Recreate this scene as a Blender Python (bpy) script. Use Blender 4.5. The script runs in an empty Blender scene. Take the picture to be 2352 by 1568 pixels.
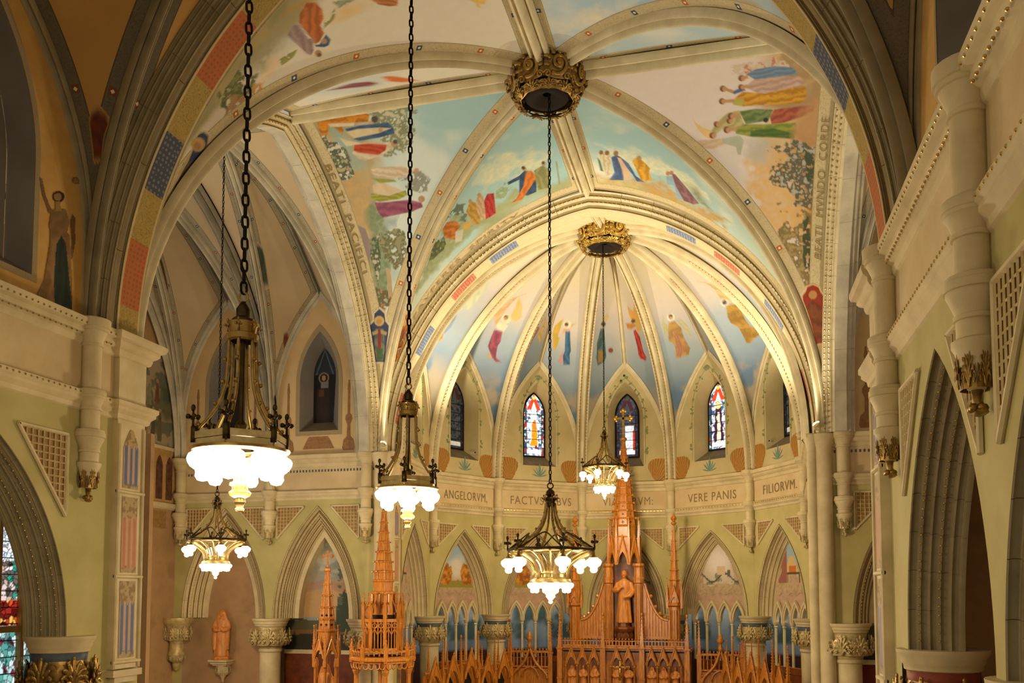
import bpy, bmesh, math, random
import numpy as np
from mathutils import Vector, Matrix, geometry
random.seed(7); np.random.seed(7)
SC = bpy.context.scene
COL = SC.collection

# ------------------------------------------------------------------ camera, world, exposure
# x = right across the nave, y = towards the apse, z = up; nave axis at x = 0, floor at z = 0
CAM_X, CAM_Z, YAW, PITCH, FPX = 3.6, 6.5, 0.2471, 0.0609, 1977.0
cam = bpy.data.cameras.new('camera'); cam_o = bpy.data.objects.new('camera', cam); COL.objects.link(cam_o)
cam.sensor_fit = 'HORIZONTAL'; cam.sensor_width = 36.0
cam.lens = FPX / 2352 * 36; cam.shift_y = (1236 - 784) / 2352
cam.clip_start = 0.05; cam.clip_end = 200
cam_o.location = (CAM_X, 0, CAM_Z); cam_o.rotation_euler = (math.pi / 2 + PITCH, 0, YAW)
SC.camera = cam_o
world = bpy.data.worlds.new('world'); SC.world = world; world.use_nodes = True
bg = world.node_tree.nodes['Background']; bg.inputs[0].default_value = (1.0, 0.83, 0.58, 1); bg.inputs[1].default_value = 0.24
cy = SC.cycles
cy.max_bounces = 5; cy.diffuse_bounces = 3; cy.glossy_bounces = 2; cy.transmission_bounces = 1; cy.transparent_max_bounces = 2; cy.caustics_reflective = False; cy.caustics_refractive = False
cy.use_adaptive_sampling = True; cy.adaptive_threshold = 0.04; cy.sample_clamp_indirect = 4.0
SC.view_settings.view_transform = 'Standard'; SC.view_settings.look = 'None'
SC.view_settings.exposure = 0.94; SC.view_settings.gamma = 1.0; SC.view_settings.use_curve_mapping = False

def lamp(name, kind, loc, energy, color, size=0.3, rot=None, spot=None, blend=0.6, parent=None):
    d = bpy.data.lights.new(name, kind); d.energy = energy; d.color = color
    if kind in ('POINT', 'SPOT'): d.shadow_soft_size = size
    if kind == 'SPOT': d.spot_size = spot; d.spot_blend = blend
    o = bpy.data.objects.new(name, d); COL.objects.link(o); o.location = loc
    if rot is not None:
        o.rotation_euler = Vector(rot).to_track_quat('-Z', 'Y').to_euler()
    if parent: o.parent = parent
    return o

# ------------------------------------------------------------------ colour and material helpers
def lin(c):
    if isinstance(c, str):
        c = tuple(int(c[i:i + 2], 16) / 255 for i in (0, 2, 4))
    return tuple((v / 12.92 if v <= 0.04045 else ((v + 0.055) / 1.055) ** 2.4) for v in c[:3])
def lin4(c): return (*lin(c), 1.0)
MATS = {}
class NT:
    """small node-tree writer"""
    def __init__(s, name):
        s.m = bpy.data.materials.new(name); s.m.use_nodes = True; s.t = s.m.node_tree; s.n = s.t.nodes; s.l = s.t.links
        s.b = s.n['Principled BSDF']
    def node(s, typ, **kw):
        n = s.n.new(typ)
        for k, v in kw.items(): setattr(n, k, v)
        return n
    def link(s, a, b): s.l.new(a, b)
    def val(s, x, sock):
        if isinstance(x, (int, float)): sock.default_value = x
        else: s.link(x, sock)
    def math(s, op, a, b=0.0, c=None):
        n = s.node('ShaderNodeMath', operation=op); s.val(a, n.inputs[0]); s.val(b, n.inputs[1])
        if c is not None: s.val(c, n.inputs[2])
        return n.outputs[0]
    def mix(s, f, a, b, mode='MIX'):
        n = s.node('ShaderNodeMix', data_type='RGBA', blend_type=mode); s.val(f, n.inputs[0])
        for x, i in ((a, 6), (b, 7)):
            if isinstance(x, tuple): n.inputs[i].default_value = x if len(x) == 4 else (*x, 1)
            else: s.link(x, n.inputs[i])
        return n.outputs[2]
    def noise(s, scale, detail=4, rough=.55, vec=None, out='Fac', dist=0.0):
        n = s.node('ShaderNodeTexNoise'); n.inputs['Scale'].default_value = scale; n.inputs['Detail'].default_value = detail
        n.inputs['Roughness'].default_value = rough; n.inputs['Distortion'].default_value = dist
        if vec is None: vec = s.obj()
        s.link(vec, n.inputs['Vector'])
        return n.outputs[out]
    def obj(s):
        if not hasattr(s, '_o'):
            s._o = s.node('ShaderNodeNewGeometry').outputs['Position']
        return s._o
    def uv(s):
        if not hasattr(s, '_u'):
            t = s.node('ShaderNodeTexCoord').outputs['UV']; x = s.node('ShaderNodeSeparateXYZ'); s.link(t, x.inputs[0])
            s._u = (x.outputs[0], x.outputs[1], t)
        return s._u
    def ramp(s, f, stops):
        n = s.node('ShaderNodeValToRGB'); s.link(f, n.inputs[0]); e = n.color_ramp.elements
        while len(e) < len(stops): e.new(0.5)
        for i, (p, c) in enumerate(stops): e[i].position = p; e[i].color = c if len(c) == 4 else (*c, 1)
        return n.outputs[0]
    def bump(s, h, strength=.3, dist=.02):
        n = s.node('ShaderNodeBump'); n.inputs['Strength'].default_value = strength; n.inputs['Distance'].default_value = dist
        s.link(h, n.inputs['Height']); s.link(n.outputs[0], s.b.inputs['Normal'])
    def done(s, col=None, rough=.7, metal=0.0, spec=None):
        if col is not None:
            if isinstance(col, tuple): s.b.inputs['Base Color'].default_value = col if len(col) == 4 else (*col, 1)
            else: s.link(col, s.b.inputs['Base Color'])
        s.val(rough, s.b.inputs['Roughness']); s.b.inputs['Metallic'].default_value = metal
        if spec is not None: s.b.inputs['Specular IOR Level'].default_value = spec
        MATS[s.m.name] = s.m
        return s.m
def mat_mottled(name, c1, c2, scale=3.0, rough=.75, metal=0, bump=.15, fine=30., c3=None, spec=.3):
    t = NT(name); n = t.noise(scale, 5, .6)
    stops = [(.34, lin4(c1)), (.66, lin4(c2))]
    if c3: stops = [(.3, lin4(c1)), (.52, lin4(c2)), (.7, lin4(c3))]
    col = t.ramp(n, stops)
    if bump: t.bump(t.noise(fine, 3, .6), bump, .01)
    return t.done(col, rough, metal, spec)
def mat_plain(name, c, rough=.6, metal=0, spec=.4):
    t = NT(name); n = t.noise(9, 3)
    k = lin4(c); col = t.mix(t.math('MULTIPLY', n, .22), k, tuple(v * .62 for v in k[:3]) + (1,))
    return t.done(col, rough, metal, spec)
def mat_emit(name, c, strength):
    t = NT(name); t.b.inputs['Emission Color'].default_value = lin4(c); t.b.inputs['Emission Strength'].default_value = strength
    if name.startswith('bulb'): t.m.cycles.emission_sampling = 'NONE'      # the lamp in each fitting carries its light
    return t.done(lin4(c), .3)
def mat_vcol(name, rough=.75, spec=.25, emit=0.0, bump=0.0):
    """colour stored on the mesh (painting, stained glass), slightly mottled"""
    t = NT(name); a = t.node('ShaderNodeVertexColor', layer_name='paint'); n = t.noise(14, 4)
    col = t.mix(t.math('MULTIPLY', n, .5), a.outputs[0], (.62, .58, .5, 1), 'MULTIPLY')
    if emit:
        t.link(a.outputs[0], t.b.inputs['Emission Color']); t.b.inputs['Emission Strength'].default_value = emit; t.m.cycles.emission_sampling = 'NONE'
    if bump: t.bump(t.noise(40, 3), bump, .006)
    return t.done(col, rough, 0, spec)

# ------------------------------------------------------------------ mesh helpers
V3 = lambda *a: np.array(a, float)
class MB:
    """collects pieces of geometry and links them as one mesh object"""
    def __init__(s): s.v = []; s.f = []; s.uv = []; s.n = 0; s.has_uv = False
    def add(s, vs, fs, uvs=None):
        vs = np.asarray(vs, float).reshape(-1, 3); s.v.append(vs); o = s.n; s.n += len(vs)
        s.f += [tuple(i + o for i in f) for f in fs]
        if uvs is not None: s.has_uv = True; s.uv.append(np.asarray(uvs, float))
        else: s.uv.append(np.zeros((len(vs), 2)))
        return s
    def grid(s, P, close_u=False, close_v=False, uv=None, flip=False):
        P = np.asarray(P, float); nu, nv = P.shape[:2]; fs = []
        for i in range(nu if close_u else nu - 1):
            for j in range(nv if close_v else nv - 1):
                a, b, c, d = i * nv + j, ((i + 1) % nu) * nv + j, ((i + 1) % nu) * nv + (j + 1) % nv, i * nv + (j + 1) % nv
                fs.append((a, d, c, b) if flip else (a, b, c, d))
        return s.add(P.reshape(-1, 3), fs, None if uv is None else np.asarray(uv).reshape(-1, 2))
    def box(s, c, d, rot=0.0, M=None):
        c = V3(*c); d = V3(*d) / 2; vs = np.array([(x, y, z) for x in (-1, 1) for y in (-1, 1) for z in (-1, 1)], float) * d
        if rot: k, q = math.cos(rot), math.sin(rot); vs = vs @ np.array(((k, q, 0), (-q, k, 0), (0, 0, 1)))
        vs = vs + c
        if M is not None: vs = xf(vs, M)
        return s.add(vs, [(0, 1, 3, 2), (4, 6, 7, 5), (0, 4, 5, 1), (2, 3, 7, 6), (0, 2, 6, 4), (1, 5, 7, 3)])
    def prism(s, poly, fn, d0, d1):
        """2-D outline extruded between depths d0 and d1; fn(x, y, d) gives the 3-D point"""
        n = len(poly); A = [fn(x, y, d0) for x, y in poly]; B = [fn(x, y, d1) for x, y in poly]
        tri = geometry.tessellate_polygon([[Vector((x, y, 0)) for x, y in poly]])
        fs = [tuple(t) for t in tri] + [tuple(n + i for i in reversed(t)) for t in tri]
        fs += [(i, (i + 1) % n, n + (i + 1) % n, n + i) for i in range(n)]
        return s.add(A + B, fs)
    def flat(s, loops, fn):
        """flat filled outline with holes"""
        tri = geometry.tessellate_polygon([[Vector((x, y, 0)) for x, y in L] for L in loops])
        pts = [p for L in loops for p in L]
        return s.add([fn(x, y) for x, y in pts], [tuple(t) for t in tri], pts)
    def lathe(s, prof, c=(0, 0, 0), n=16, a0=0.0, a1=2 * math.pi, fn=None, twist=0.0, star=None):
        c = V3(*c); full = abs(a1 - a0 - 2 * math.pi) < 1e-6; m = n if full else n + 1; G = []
        for i in range(m):
            a = a0 + (a1 - a0) * i / n; k = star(a) if star else 1.0
            G.append([(c[0] + r * k * math.cos(a), c[1] + r * k * math.sin(a), c[2] + z) for r, z in prof])
        if fn is not None: G = [[fn(*p) for p in row] for row in G]
        return s.grid(G, close_u=full)
    def tube(s, path, rad, n=8, closed=False, caps=True, flat=1.0, up=None):
        P = np.asarray(path, float); m = len(P); rad = np.broadcast_to(np.asarray(rad, float), (m,))
        if closed: T = np.roll(P, -1, 0) - np.roll(P, 1, 0)
        else: T = np.gradient(P, axis=0)
        T = T / (np.linalg.norm(T, axis=1)[:, None] + 1e-9)
        ref = V3(*up) if up is not None else (V3(0, 0, 1) if abs(T[0][2]) < .9 else V3(1, 0, 0)); G = []
        U = None
        for i in range(m):
            if up is not None or U is None: U = ref - T[i] * (ref @ T[i])
            else: U = U - T[i] * (U @ T[i])
            U = U / (np.linalg.norm(U) + 1e-9); W = np.cross(T[i], U)
            G.append([P[i] + rad[i] * (math.cos(a) * U * flat + math.sin(a) * W) for a in np.linspace(0, 2 * math.pi, n, endpoint=False)])
        o = s.n; s.grid(G, close_u=closed, close_v=True)
        if caps and not closed:
            s.f.append(tuple(o + j for j in range(n))); s.f.append(tuple(o + (m - 1) * n + j for j in reversed(range(n))))
        return s
    def ball(s, c, r, n=8, m=6, sc=(1, 1, 1)):
        G = [[(c[0] + r * sc[0] * math.sin(b) * math.cos(a), c[1] + r * sc[1] * math.sin(b) * math.sin(a), c[2] + r * sc[2] * math.cos(b))
              for b in np.linspace(0.02, math.pi - .02, m)] for a in np.linspace(0, 2 * math.pi, n, endpoint=False)]
        return s.grid(G, close_u=True)
    def sweep(s, path, prof, N, inside=None, apex=None):
        """profile [(depth along N, offset away from the arch centre)] swept along a curve that lies in a plane with normal N"""
        P = np.asarray(path, float); N = V3(*N); N /= np.linalg.norm(N); T = np.gradient(P, axis=0); T /= np.linalg.norm(T, axis=1)[:, None]
        M = np.cross(N, T); M /= np.linalg.norm(M, axis=1)[:, None]
        if inside is not None:      # M must point away from 'inside'
            k = len(P) // 2
            if (P[k] - V3(*inside)) @ M[k] < 0: M = -M
        if apex is not None and abs(M[apex][2]) > .2: M[apex] = V3(0, 0, 1) / M[apex][2]   # mitre at the point of the arch
        L = np.concatenate([[0], np.cumsum(np.linalg.norm(np.diff(P, axis=0), axis=1))])
        W = np.concatenate([[0], np.cumsum([math.dist(prof[i], prof[i + 1]) for i in range(len(prof) - 1)])])
        G = [[P[i] + N * a + M[i] * b for a, b in prof] for i in range(len(P))]
        UV = [[(L[i], W[j]) for j in range(len(prof))] for i in range(len(P))]
        s.grid(G, uv=UV)
        return s
    def hsweep(s, path, prof, closed=False, left=True):
        """profile [(out, z)] swept along a plan polyline with mitred corners; 'out' lies to the left of travel"""
        P = [np.array(p[:2], float) for p in path]; n = len(P); G = []; UV = []; L = 0.0
        for i in range(n):
            d0 = P[i] - P[i - 1] if (i > 0 or closed) else P[1] - P[0]
            d1 = P[(i + 1) % n] - P[i] if (i < n - 1 or closed) else P[-1] - P[-2]
            d0 = d0 / np.linalg.norm(d0); d1 = d1 / np.linalg.norm(d1)
            n0 = np.array((-d0[1], d0[0])); n1 = np.array((-d1[1], d1[0])); b = n0 + n1; b /= np.linalg.norm(b); k = 1 / max(.35, b @ n1)
            if not left: b = -b
            if i: L += np.linalg.norm(P[i] - P[i - 1])
            G.append([(*(P[i] + b * k * o), z) for o, z in prof]); UV.append([(L, j) for j in range(len(prof))])
        return s.grid(G, close_u=closed, uv=UV)
    def build(s, name, mat, parent=None, smooth=False, origin=None, colors=None, attrs=None):
        me = bpy.data.meshes.new(name); v = np.concatenate(s.v) if s.v else np.zeros((0, 3))
        if origin is not None: v = v - V3(*origin)
        me.from_pydata(v.tolist(), [], s.f)
        if s.has_uv:
            uvl = me.uv_layers.new(name='UVMap'); U = np.concatenate(s.uv); idx = np.zeros(len(me.loops), np.int32)
            me.loops.foreach_get('vertex_index', idx); uvl.data.foreach_set('uv', U[idx].ravel().astype(np.float32))
        if colors is not None:
            ca = me.color_attributes.new('paint', 'FLOAT_COLOR', 'POINT')
            c4 = np.ones((len(v), 4), np.float32); c4[:, :3] = colors; ca.data.foreach_set('color', c4.ravel())
        for k, arr in (attrs or {}).items():
            at = me.attributes.new(k, 'FLOAT', 'POINT'); at.data.foreach_set('value', np.asarray(arr, np.float32).ravel())
        if smooth is True: me.shade_smooth()
        elif smooth:
            me.shade_smooth(); me.set_sharp_from_angle(angle=math.radians(smooth))
        o = bpy.data.objects.new(name, me); COL.objects.link(o)
        if mat is not None: me.materials.append(MATS[mat] if isinstance(mat, str) else mat)
        if parent is not None: o.parent = parent
        if origin is not None: o.location = origin
        me.update()
        return o
def xf(vs, M): return np.asarray(vs) @ np.asarray(M)[:3, :3].T + np.asarray(M)[:3, 3]
def frame(o, ex, ey, ez=(0, 0, 1)):
    M = np.eye(4); M[:3, 0] = ex; M[:3, 1] = ey; M[:3, 2] = ez; M[:3, 3] = o; return M
def local(mb, M):
    mb.v = [xf(v, M) for v in mb.v]; return mb
def tag(o, label=None, cat=None, group=None, kind=None):
    for k, v in (('label', label), ('category', cat), ('group', group), ('kind', kind)):
        if v: o[k] = v
    return o
def empty(name, loc=(0, 0, 0), rz=0.0, **kw):
    o = bpy.data.objects.new(name, None); COL.objects.link(o); o.location = loc; o.rotation_euler = (0, 0, rz); o.empty_display_size = .2
    return tag(o, **kw)
def inst(src, parent, loc=(0, 0, 0), rot=(0, 0, 0), sc=None, name=None):
    o = src.copy(); COL.objects.link(o); o.parent = parent; o.location = loc; o.rotation_euler = rot
    if sc is not None: o.scale = (sc,) * 3 if isinstance(sc, (int, float)) else sc
    if name: o.name = name
    return o
def copy_tree(o, parent=None):
    c = o.copy(); COL.objects.link(c); c.parent = parent
    for ch in list(o.children): copy_tree(ch, c)
    return c
def structure(name, label=None, **kw): return empty(name, kind='structure', label=label, **kw)

# ------------------------------------------------------------------ noise for painting
def vnoise(P, scale, seed=0, octaves=4):
    P = np.asarray(P, float) * scale; out = np.zeros(len(P)); amp = 1.0; tot = 0.0
    for o in range(octaves):
        i = np.floor(P).astype(np.int64); f = P - i; f = f * f * (3 - 2 * f); acc = np.zeros(len(P))
        for dx in (0, 1):
            for dy in (0, 1):
                for dz in (0, 1):
                    h = ((i[:, 0] + dx) * 374761393 + (i[:, 1] + dy) * 668265263 + (i[:, 2] + dz) * 2147483647 + (seed + o) * 974634) & 0xffffffff
                    h = ((h ^ (h >> 13)) * 1274126177) & 0xffffffff; h = (h ^ (h >> 16)) & 0xffff
                    w = (f[:, 0] if dx else 1 - f[:, 0]) * (f[:, 1] if dy else 1 - f[:, 1]) * (f[:, 2] if dz else 1 - f[:, 2])
                    acc += w * h / 65535.0
        out += amp * acc; tot += amp; amp *= .5; P = P * 2.03 + 17.3
    return out / tot
def in_poly(X, Y, poly):
    poly = np.asarray(poly, float); r = np.zeros(len(X), bool)
    bb = (X >= poly[:, 0].min()) & (X <= poly[:, 0].max()) & (Y >= poly[:, 1].min()) & (Y <= poly[:, 1].max())
    idx = np.where(bb)[0]
    if len(idx) == 0: return r
    x = X[idx]; y = Y[idx]; k = np.zeros(len(idx), bool); j = len(poly) - 1
    for i in range(len(poly)):
        xi, yi = poly[i]; xj, yj = poly[j]
        c = ((yi > y) != (yj > y)) & (x < (xj - xi) * (y - yi) / (yj - yi + 1e-12) + xi); k ^= c; j = i
    r[idx] = k
    return r

# ------------------------------------------------------------------ curves of the vaults
def half_arc(p0, p1, z0, z1, n=24):
    """half of a pointed arch: vertical tangent at p0 (springing), ends over p1 at height z1"""
    p0 = np.array(p0, float); p1 = np.array(p1, float); h = np.linalg.norm(p1 - p0); rise = z1 - z0; st = 0.0
    if rise < h:
        t = np.linspace(0, math.pi / 2, n); x = h * (1 - np.cos(t)); z = z0 + rise * np.sin(t)
        return np.concatenate([p0 + (p1 - p0) * (x / h)[:, None], z[:, None]], 1)
    r = (h * h + rise * rise) / (2 * h)
    tm = math.atan2(rise, r - h) if r > h else math.pi - math.atan2(rise, h - r)
    t = np.linspace(0, tm, n); x = r * (1 - np.cos(t)); z = z0 + r * np.sin(t)
    return np.concatenate([p0 + (p1 - p0) * (x / h)[:, None], z[:, None]], 1)
def resample(P, n):
    P = np.asarray(P, float); L = np.concatenate([[0], np.cumsum(np.linalg.norm(np.diff(P, axis=0), axis=1))]); t = np.linspace(0, L[-1], n)
    return np.stack([np.interp(t, L, P[:, k]) for k in range(3)], 1)
def web(A, B, ns, crown=0.0):
    """ruled surface between two curves with the same number of points, bulged upwards by crown"""
    s = np.linspace(0, 1, ns)[None, :, None]; S = A[:, None, :] * (1 - s) + B[:, None, :] * s
    if crown:
        w = np.linalg.norm(A - B, axis=1)[:, None]; S[:, :, 2] += crown * w * (4 * s[0, :, 0] * (1 - s[0, :, 0]))[None, :]
    return S
# main measures
ZS, ZR = 10.42, 17.4                  # springing of the vaults, ridge
NX = 5.5                              # nave wall
CXH, CY0, CY1 = 5.95, 12.0, 22.6      # crossing: half width, front, back
CYC = 17.3; ZB = 17.45
APX = (0.0, 26.0); ZAB = 17.75        # apse centre, height of its crown
_R = 5.48
APV = [(-5.7, 23.3), (-5.9, 26.7), (-_R * math.sin(.9226), 26.0 + _R * math.cos(.9226)), (-_R * math.sin(.3034), 26.0 + _R * math.cos(.3034)),
       (_R * math.sin(.3034), 26.0 + _R * math.cos(.3034)), (_R * math.sin(.9226), 26.0 + _R * math.cos(.9226)), (5.9, 26.7), (5.7, 23.3)]
ZL = 14.85                            # apex of the apse lunettes
CORN = [(-CXH, CY0), (CXH, CY0), (CXH, CY1), (-CXH, CY1)]
def crossing_half(side, k, nt=200, ns=160):
    """half web of the crossing vault: side 0 front, 1 right, 2 back, 3 left; k 0/1 = which corner it starts from"""
    a = CORN[side]; b = CORN[(side + 1) % 4]; c = a if k == 0 else b; mid = ((a[0] + b[0]) / 2, (a[1] + b[1]) / 2)
    A = half_arc(c, mid, ZS, ZR, nt); D = half_arc(c, (0, CYC), ZS, ZB, nt)
    return web(A, D, ns, .02)
def apse_half(i, k, nt=160, ns=90):
    """half web of the apse vault between wall corner i and i+1; k 0/1 = which corner"""
    a = np.array(APV[i]); b = np.array(APV[i + 1]); m = (a + b) / 2; c = a if k == 0 else b
    arc = half_arc(c, m, ZS + .35, ZL, 60); apex = arc[-1]
    t = np.linspace(0, 1, 60)[1:]; e = np.array((*APX, ZAB)); rid = apex[None] * (1 - t)[:, None] + e[None] * t[:, None]; rid[:, 2] += 1.15 * np.sin(np.pi * t) * (1 - .35 * t)
    n1 = int(nt * .45); B = np.concatenate([resample(arc, n1), resample(np.vstack([apex[None], rid]), nt - n1 + 1)[1:]])
    rb = half_arc(c, APX, ZS, ZAB, 200); z1 = .50
    # the rib is split where it has climbed as high as the lunette
    j = int(np.searchsorted(rb[:, 2], ZL * .55 + ZAB * .45 - 1.2)); j = max(20, min(180, j))
    D = np.concatenate([resample(rb[:j + 1], n1), resample(rb[j:], nt - n1 + 1)[1:]])
    return web(B, D, ns, .015)
def bay_quad(org, ea, eb, la, lb, zl, zr, i, j, nt=90, ns=60):
    """curves and cells of one quarter of a four-part bay: cell against the cross arch, cell against the wall lunette"""
    org = np.array(org, float); ea = np.array(ea, float); eb = np.array(eb, float); ctr = org + ea * la / 2 + eb * lb / 2
    c = org + ea * la * i + eb * lb * j; wm = org + ea * la / 2 + eb * lb * j; tm = org + ea * la * i + eb * lb / 2
    D = half_arc(c, ctr, ZS, zr, nt); n1 = int(nt * .5); G1 = web(half_arc(c, tm, ZS, zr, nt), D, ns, .015)
    lc = half_arc(c, wm, ZS + 1.2, zl, 40); lc = np.vstack([[[*c, ZS]], lc]); t = np.linspace(0, 1, 40)[:, None]; e = np.array((*ctr, zr))
    rd = lc[-1][None] * (1 - t) + e[None] * t; rd[:, 2] += .7 * np.sin(np.pi * t[:, 0])
    B = np.concatenate([resample(lc, n1), resample(rd, nt - n1 + 1)[1:]]); jj = int(np.searchsorted(D[:, 2], zl - 1.0))
    DD = np.concatenate([resample(D[:jj + 1], n1), resample(D[jj:], nt - n1 + 1)[1:]])
    return G1, web(B, DD, ns, .015), lc, rd, D, c, wm, tm, ctr
NVX = 5.88
NB = [(7.0, 10.98), (3.45, 7.0)]
TBX = [6.45, 9.42, 12.5]
def nave_bay(b): y0, y1 = NB[b]; return dict(org=(-NVX, y0), ea=(0, 1), eb=(1, 0), la=y1 - y0, lb=2 * NVX, zl=15.3, zr=17.72)
def transept_bay(s, b): return dict(org=(s * TBX[b], 11.9), ea=(s, 0), eb=(0, 1), la=TBX[b + 1] - TBX[b], lb=10.8, zl=15.25, zr=ZR - .1)
# =====END GEOMETRY
# ------------------------------------------------------------------ materials
mat_mottled('stone_cream', 'bfae84', 'd6c498', 2.2, .6, bump=.12)
mat_mottled('stone_grey', '807558', '9a8d6c', 1.6, .7, bump=.15, c3='8a7a58')
mat_mottled('stone_pale', 'c6b790', 'dccfa9', 2.0, .6, bump=.1)
mat_mottled('stone_cool', 'a9a18c', 'c9c0a6', 1.8, .6, bump=.1)
mat_mottled('plaster_green', 'aca064', 'bcb076', 1.1, .8, bump=.08)
mat_mottled('plaster_apse', 'b6a676', 'c6b688', 1.1, .8, bump=.08)
mat_mottled('plaster_tan', 'c2a97c', 'd2bc92', 1.3, .75, bump=.06)
mat_mottled('plaster_ochre', 'b4883f', 'cca25a', .9, .75, bump=.08, c3='c0924a')
mat_mottled('plaster_wheat', 'bd9f6c', 'cdb180', .8, .8, bump=.06, c3='c8a878')
mat_mottled('plaster_brown', '9c7a54', 'b08c62', .8, .8, bump=.06, c3='8f7050')
mat_mottled('plaster_rose', 'ad8c72', 'c0a286', 5, .8, bump=.1)
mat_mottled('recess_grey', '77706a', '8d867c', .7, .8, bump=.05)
mat_mottled('sill_stone', '6e6252', '857862', 3, .7)
mat_mottled('gold', 'a8843c', 'd0ab5c', 9, .32, .75, bump=.1)
mat_mottled('gold_dark', '7d6130', 'a98748', 7, .36, .7, bump=.15)
mat_mottled('gilt_stone', 'a8935c', 'cdb884', 8, .42, .25, bump=.15)
mat_mottled('brass', '8a6c36', 'b2924e', 12, .3, .7, bump=.05)
mat_mottled('brass_pale', 'b29a62', 'd8c58c', 10, .32, .6, bump=.05)
mat_mottled('bronze_dark', '3c2f18', '54431f', 12, .35, .8, bump=.05)
mat_mottled('iron', '16110c', '251c12', 20, .45, .7, bump=.1)
mat_mottled('blue_neck', '3c4650', '56606a', 6, .6)
mat_mottled('red_paint', '7e3a22', '96482c', 6, .6)
mat_mottled('lattice_back', '8a6638', 'a37e4a', 10, .6)
mat_mottled('lattice_front', 'b7a06a', 'cdb984', 8, .55)
mat_mottled('void_shade', '181008', '241a0e', 2, .9, bump=0)  # near-black, stands for shade inside hollows and piercings
mat_mottled('floor_stone', '6a5a44', '80705a', 1, .5)
mat_mottled('drape_red', '5c1a0c', '7a2814', 3, .7)
mat_mottled('door_wood', '5c2a12', '7a3c1a', 4, .45)
mat_mottled('white_plastic', 'c8c4b8', 'd8d4c8', 5, .4)
mat_mottled('black_plastic', '101010', '1c1c1c', 5, .4)
mat_mottled('letter_brown', '7d6840', '8f7848', 20, .6)
mat_mottled('letter_gold', 'b8934a', 'd6b568', 20, .35, .4)
mat_mottled('frame_tan', 'a8834c', 'c09a60', 4, .5)
mat_mottled('lead', '14110e', '221c16', 20, .5, .3)
mat_vcol('mural')
mat_vcol('painting', rough=.6)
mat_vcol('stained_glass', rough=.45, spec=.2, emit=.75)
mat_vcol('stained_dim', rough=.45, spec=.15, emit=.12)
mat_emit('bulb', 'ffe9c4', 6.0)
mat_emit('bulb_far', 'ffe9c4', 9.0)
mat_emit('daylight_glass', 'f2f4f6', 1.6)
def wood(name, a, b, c, rough=.38):
    t = NT(name); m = t.node('ShaderNodeMapping'); m.inputs['Scale'].default_value = (9, 9, 1.1); t.link(t.obj(), m.inputs[0])
    n = t.noise(3.2, 6, .65, m.outputs[0], dist=.6); col = t.ramp(n, [(.3, lin4(a)), (.5, lin4(b)), (.72, lin4(c))])
    t.bump(n, .12, .006); return t.done(col, rough, 0, .5)
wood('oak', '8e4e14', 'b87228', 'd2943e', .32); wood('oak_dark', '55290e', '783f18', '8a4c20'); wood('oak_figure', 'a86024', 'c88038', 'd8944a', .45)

def scroll_band(name, base, line, accents=None, period=1.0, width=.2, size=.055):
    """painted ornamental band: u runs along the band in metres, v across; rosettes of the accent colours at every period"""
    t = NT(name); u, v, uvv = t.uv()
    n = t.noise(12, 2, .5, uvv, dist=1.8); f = t.math('MULTIPLY', t.math('LESS_THAN', t.math('ABSOLUTE', t.math('SUBTRACT', t.math('FRACT', t.math('MULTIPLY', n, 5.0)), .5)), .13), .55)
    col = t.mix(f, lin4(base), lin4(line))
    edge = t.math('LESS_THAN', t.math('MINIMUM', v, t.math('SUBTRACT', width, v)), width * .09)
    col = t.mix(t.math('MULTIPLY', edge, .7), col, lin4(line))
    if accents:
        k = t.math('DIVIDE', u, period); fr = t.math('ABSOLUTE', t.math('SUBTRACT', t.math('FRACT', k), .5))
        du = t.math('MULTIPLY', fr, period); dv = t.math('ABSOLUTE', t.math('SUBTRACT', v, width / 2))
        par = t.math('LESS_THAN', t.math('FRACT', t.math('MULTIPLY', t.math('FLOOR', k), .5)), .25)
        acc = t.mix(par, lin4(accents[0]), lin4(accents[1]))
        inside = t.math('LESS_THAN', t.math('MAXIMUM', du, dv), size)
        heart = t.math('LESS_THAN', t.math('ADD', du, dv), size * .5)
        col = t.mix(inside, col, acc); col = t.mix(heart, col, lin4('e8dcb8'))
    return t.done(col, .7, 0, .3)
scroll_band('band_transept', 'a99a78', '6e6a4c', ('8e3a24', '2e3c58'), .85, .17, .035)
scroll_band('band_plain', 'bfae8a', '8c7a58', None, 1, .2)
scroll_band('band_nave', '6e675a', '3c3a34', ('7a4426', '7a4426'), 2.1, .3, .08)

def sectioned_band(name, width, stops, ground='b09448', line='7e682e'):
    """painted soffit band that changes colour along the arch: stops [(from metre, to metre, colour, dot colour)]"""
    t = NT(name); u, v, uvv = t.uv(); w = t.noise(6, 2, .5, uvv, dist=2.2)
    col = t.mix(t.math('MULTIPLY', t.math('LESS_THAN', t.math('ABSOLUTE', t.math('SUBTRACT', t.math('FRACT', t.math('MULTIPLY', w, 5.0)), .5)), .13), .6), lin4(ground), lin4(line))
    d = t.node('ShaderNodeTexVoronoi'); d.inputs['Scale'].default_value = 12; d.inputs['Randomness'].default_value = .25; t.link(uvv, d.inputs['Vector'])
    dot = t.math('LESS_THAN', d.outputs['Distance'], .3)
    for a, b, c, e in stops:
        f = t.math('MULTIPLY', t.math('GREATER_THAN', u, a), t.math('LESS_THAN', u, b))
        col = t.mix(f, col, t.mix(t.math('MULTIPLY', dot, .7), lin4(c), lin4(e)))
    edge = t.math('LESS_THAN', t.math('MINIMUM', v, t.math('SUBTRACT', width, v)), width * .07)
    col = t.mix(t.math('MULTIPLY', edge, .8), col, lin4('d2bf8a'))
    n = t.noise(5, 4); col = t.mix(t.math('MULTIPLY', n, .3), col, (.12, .09, .04, 1))
    return t.done(col, .7, 0, .3)
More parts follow.
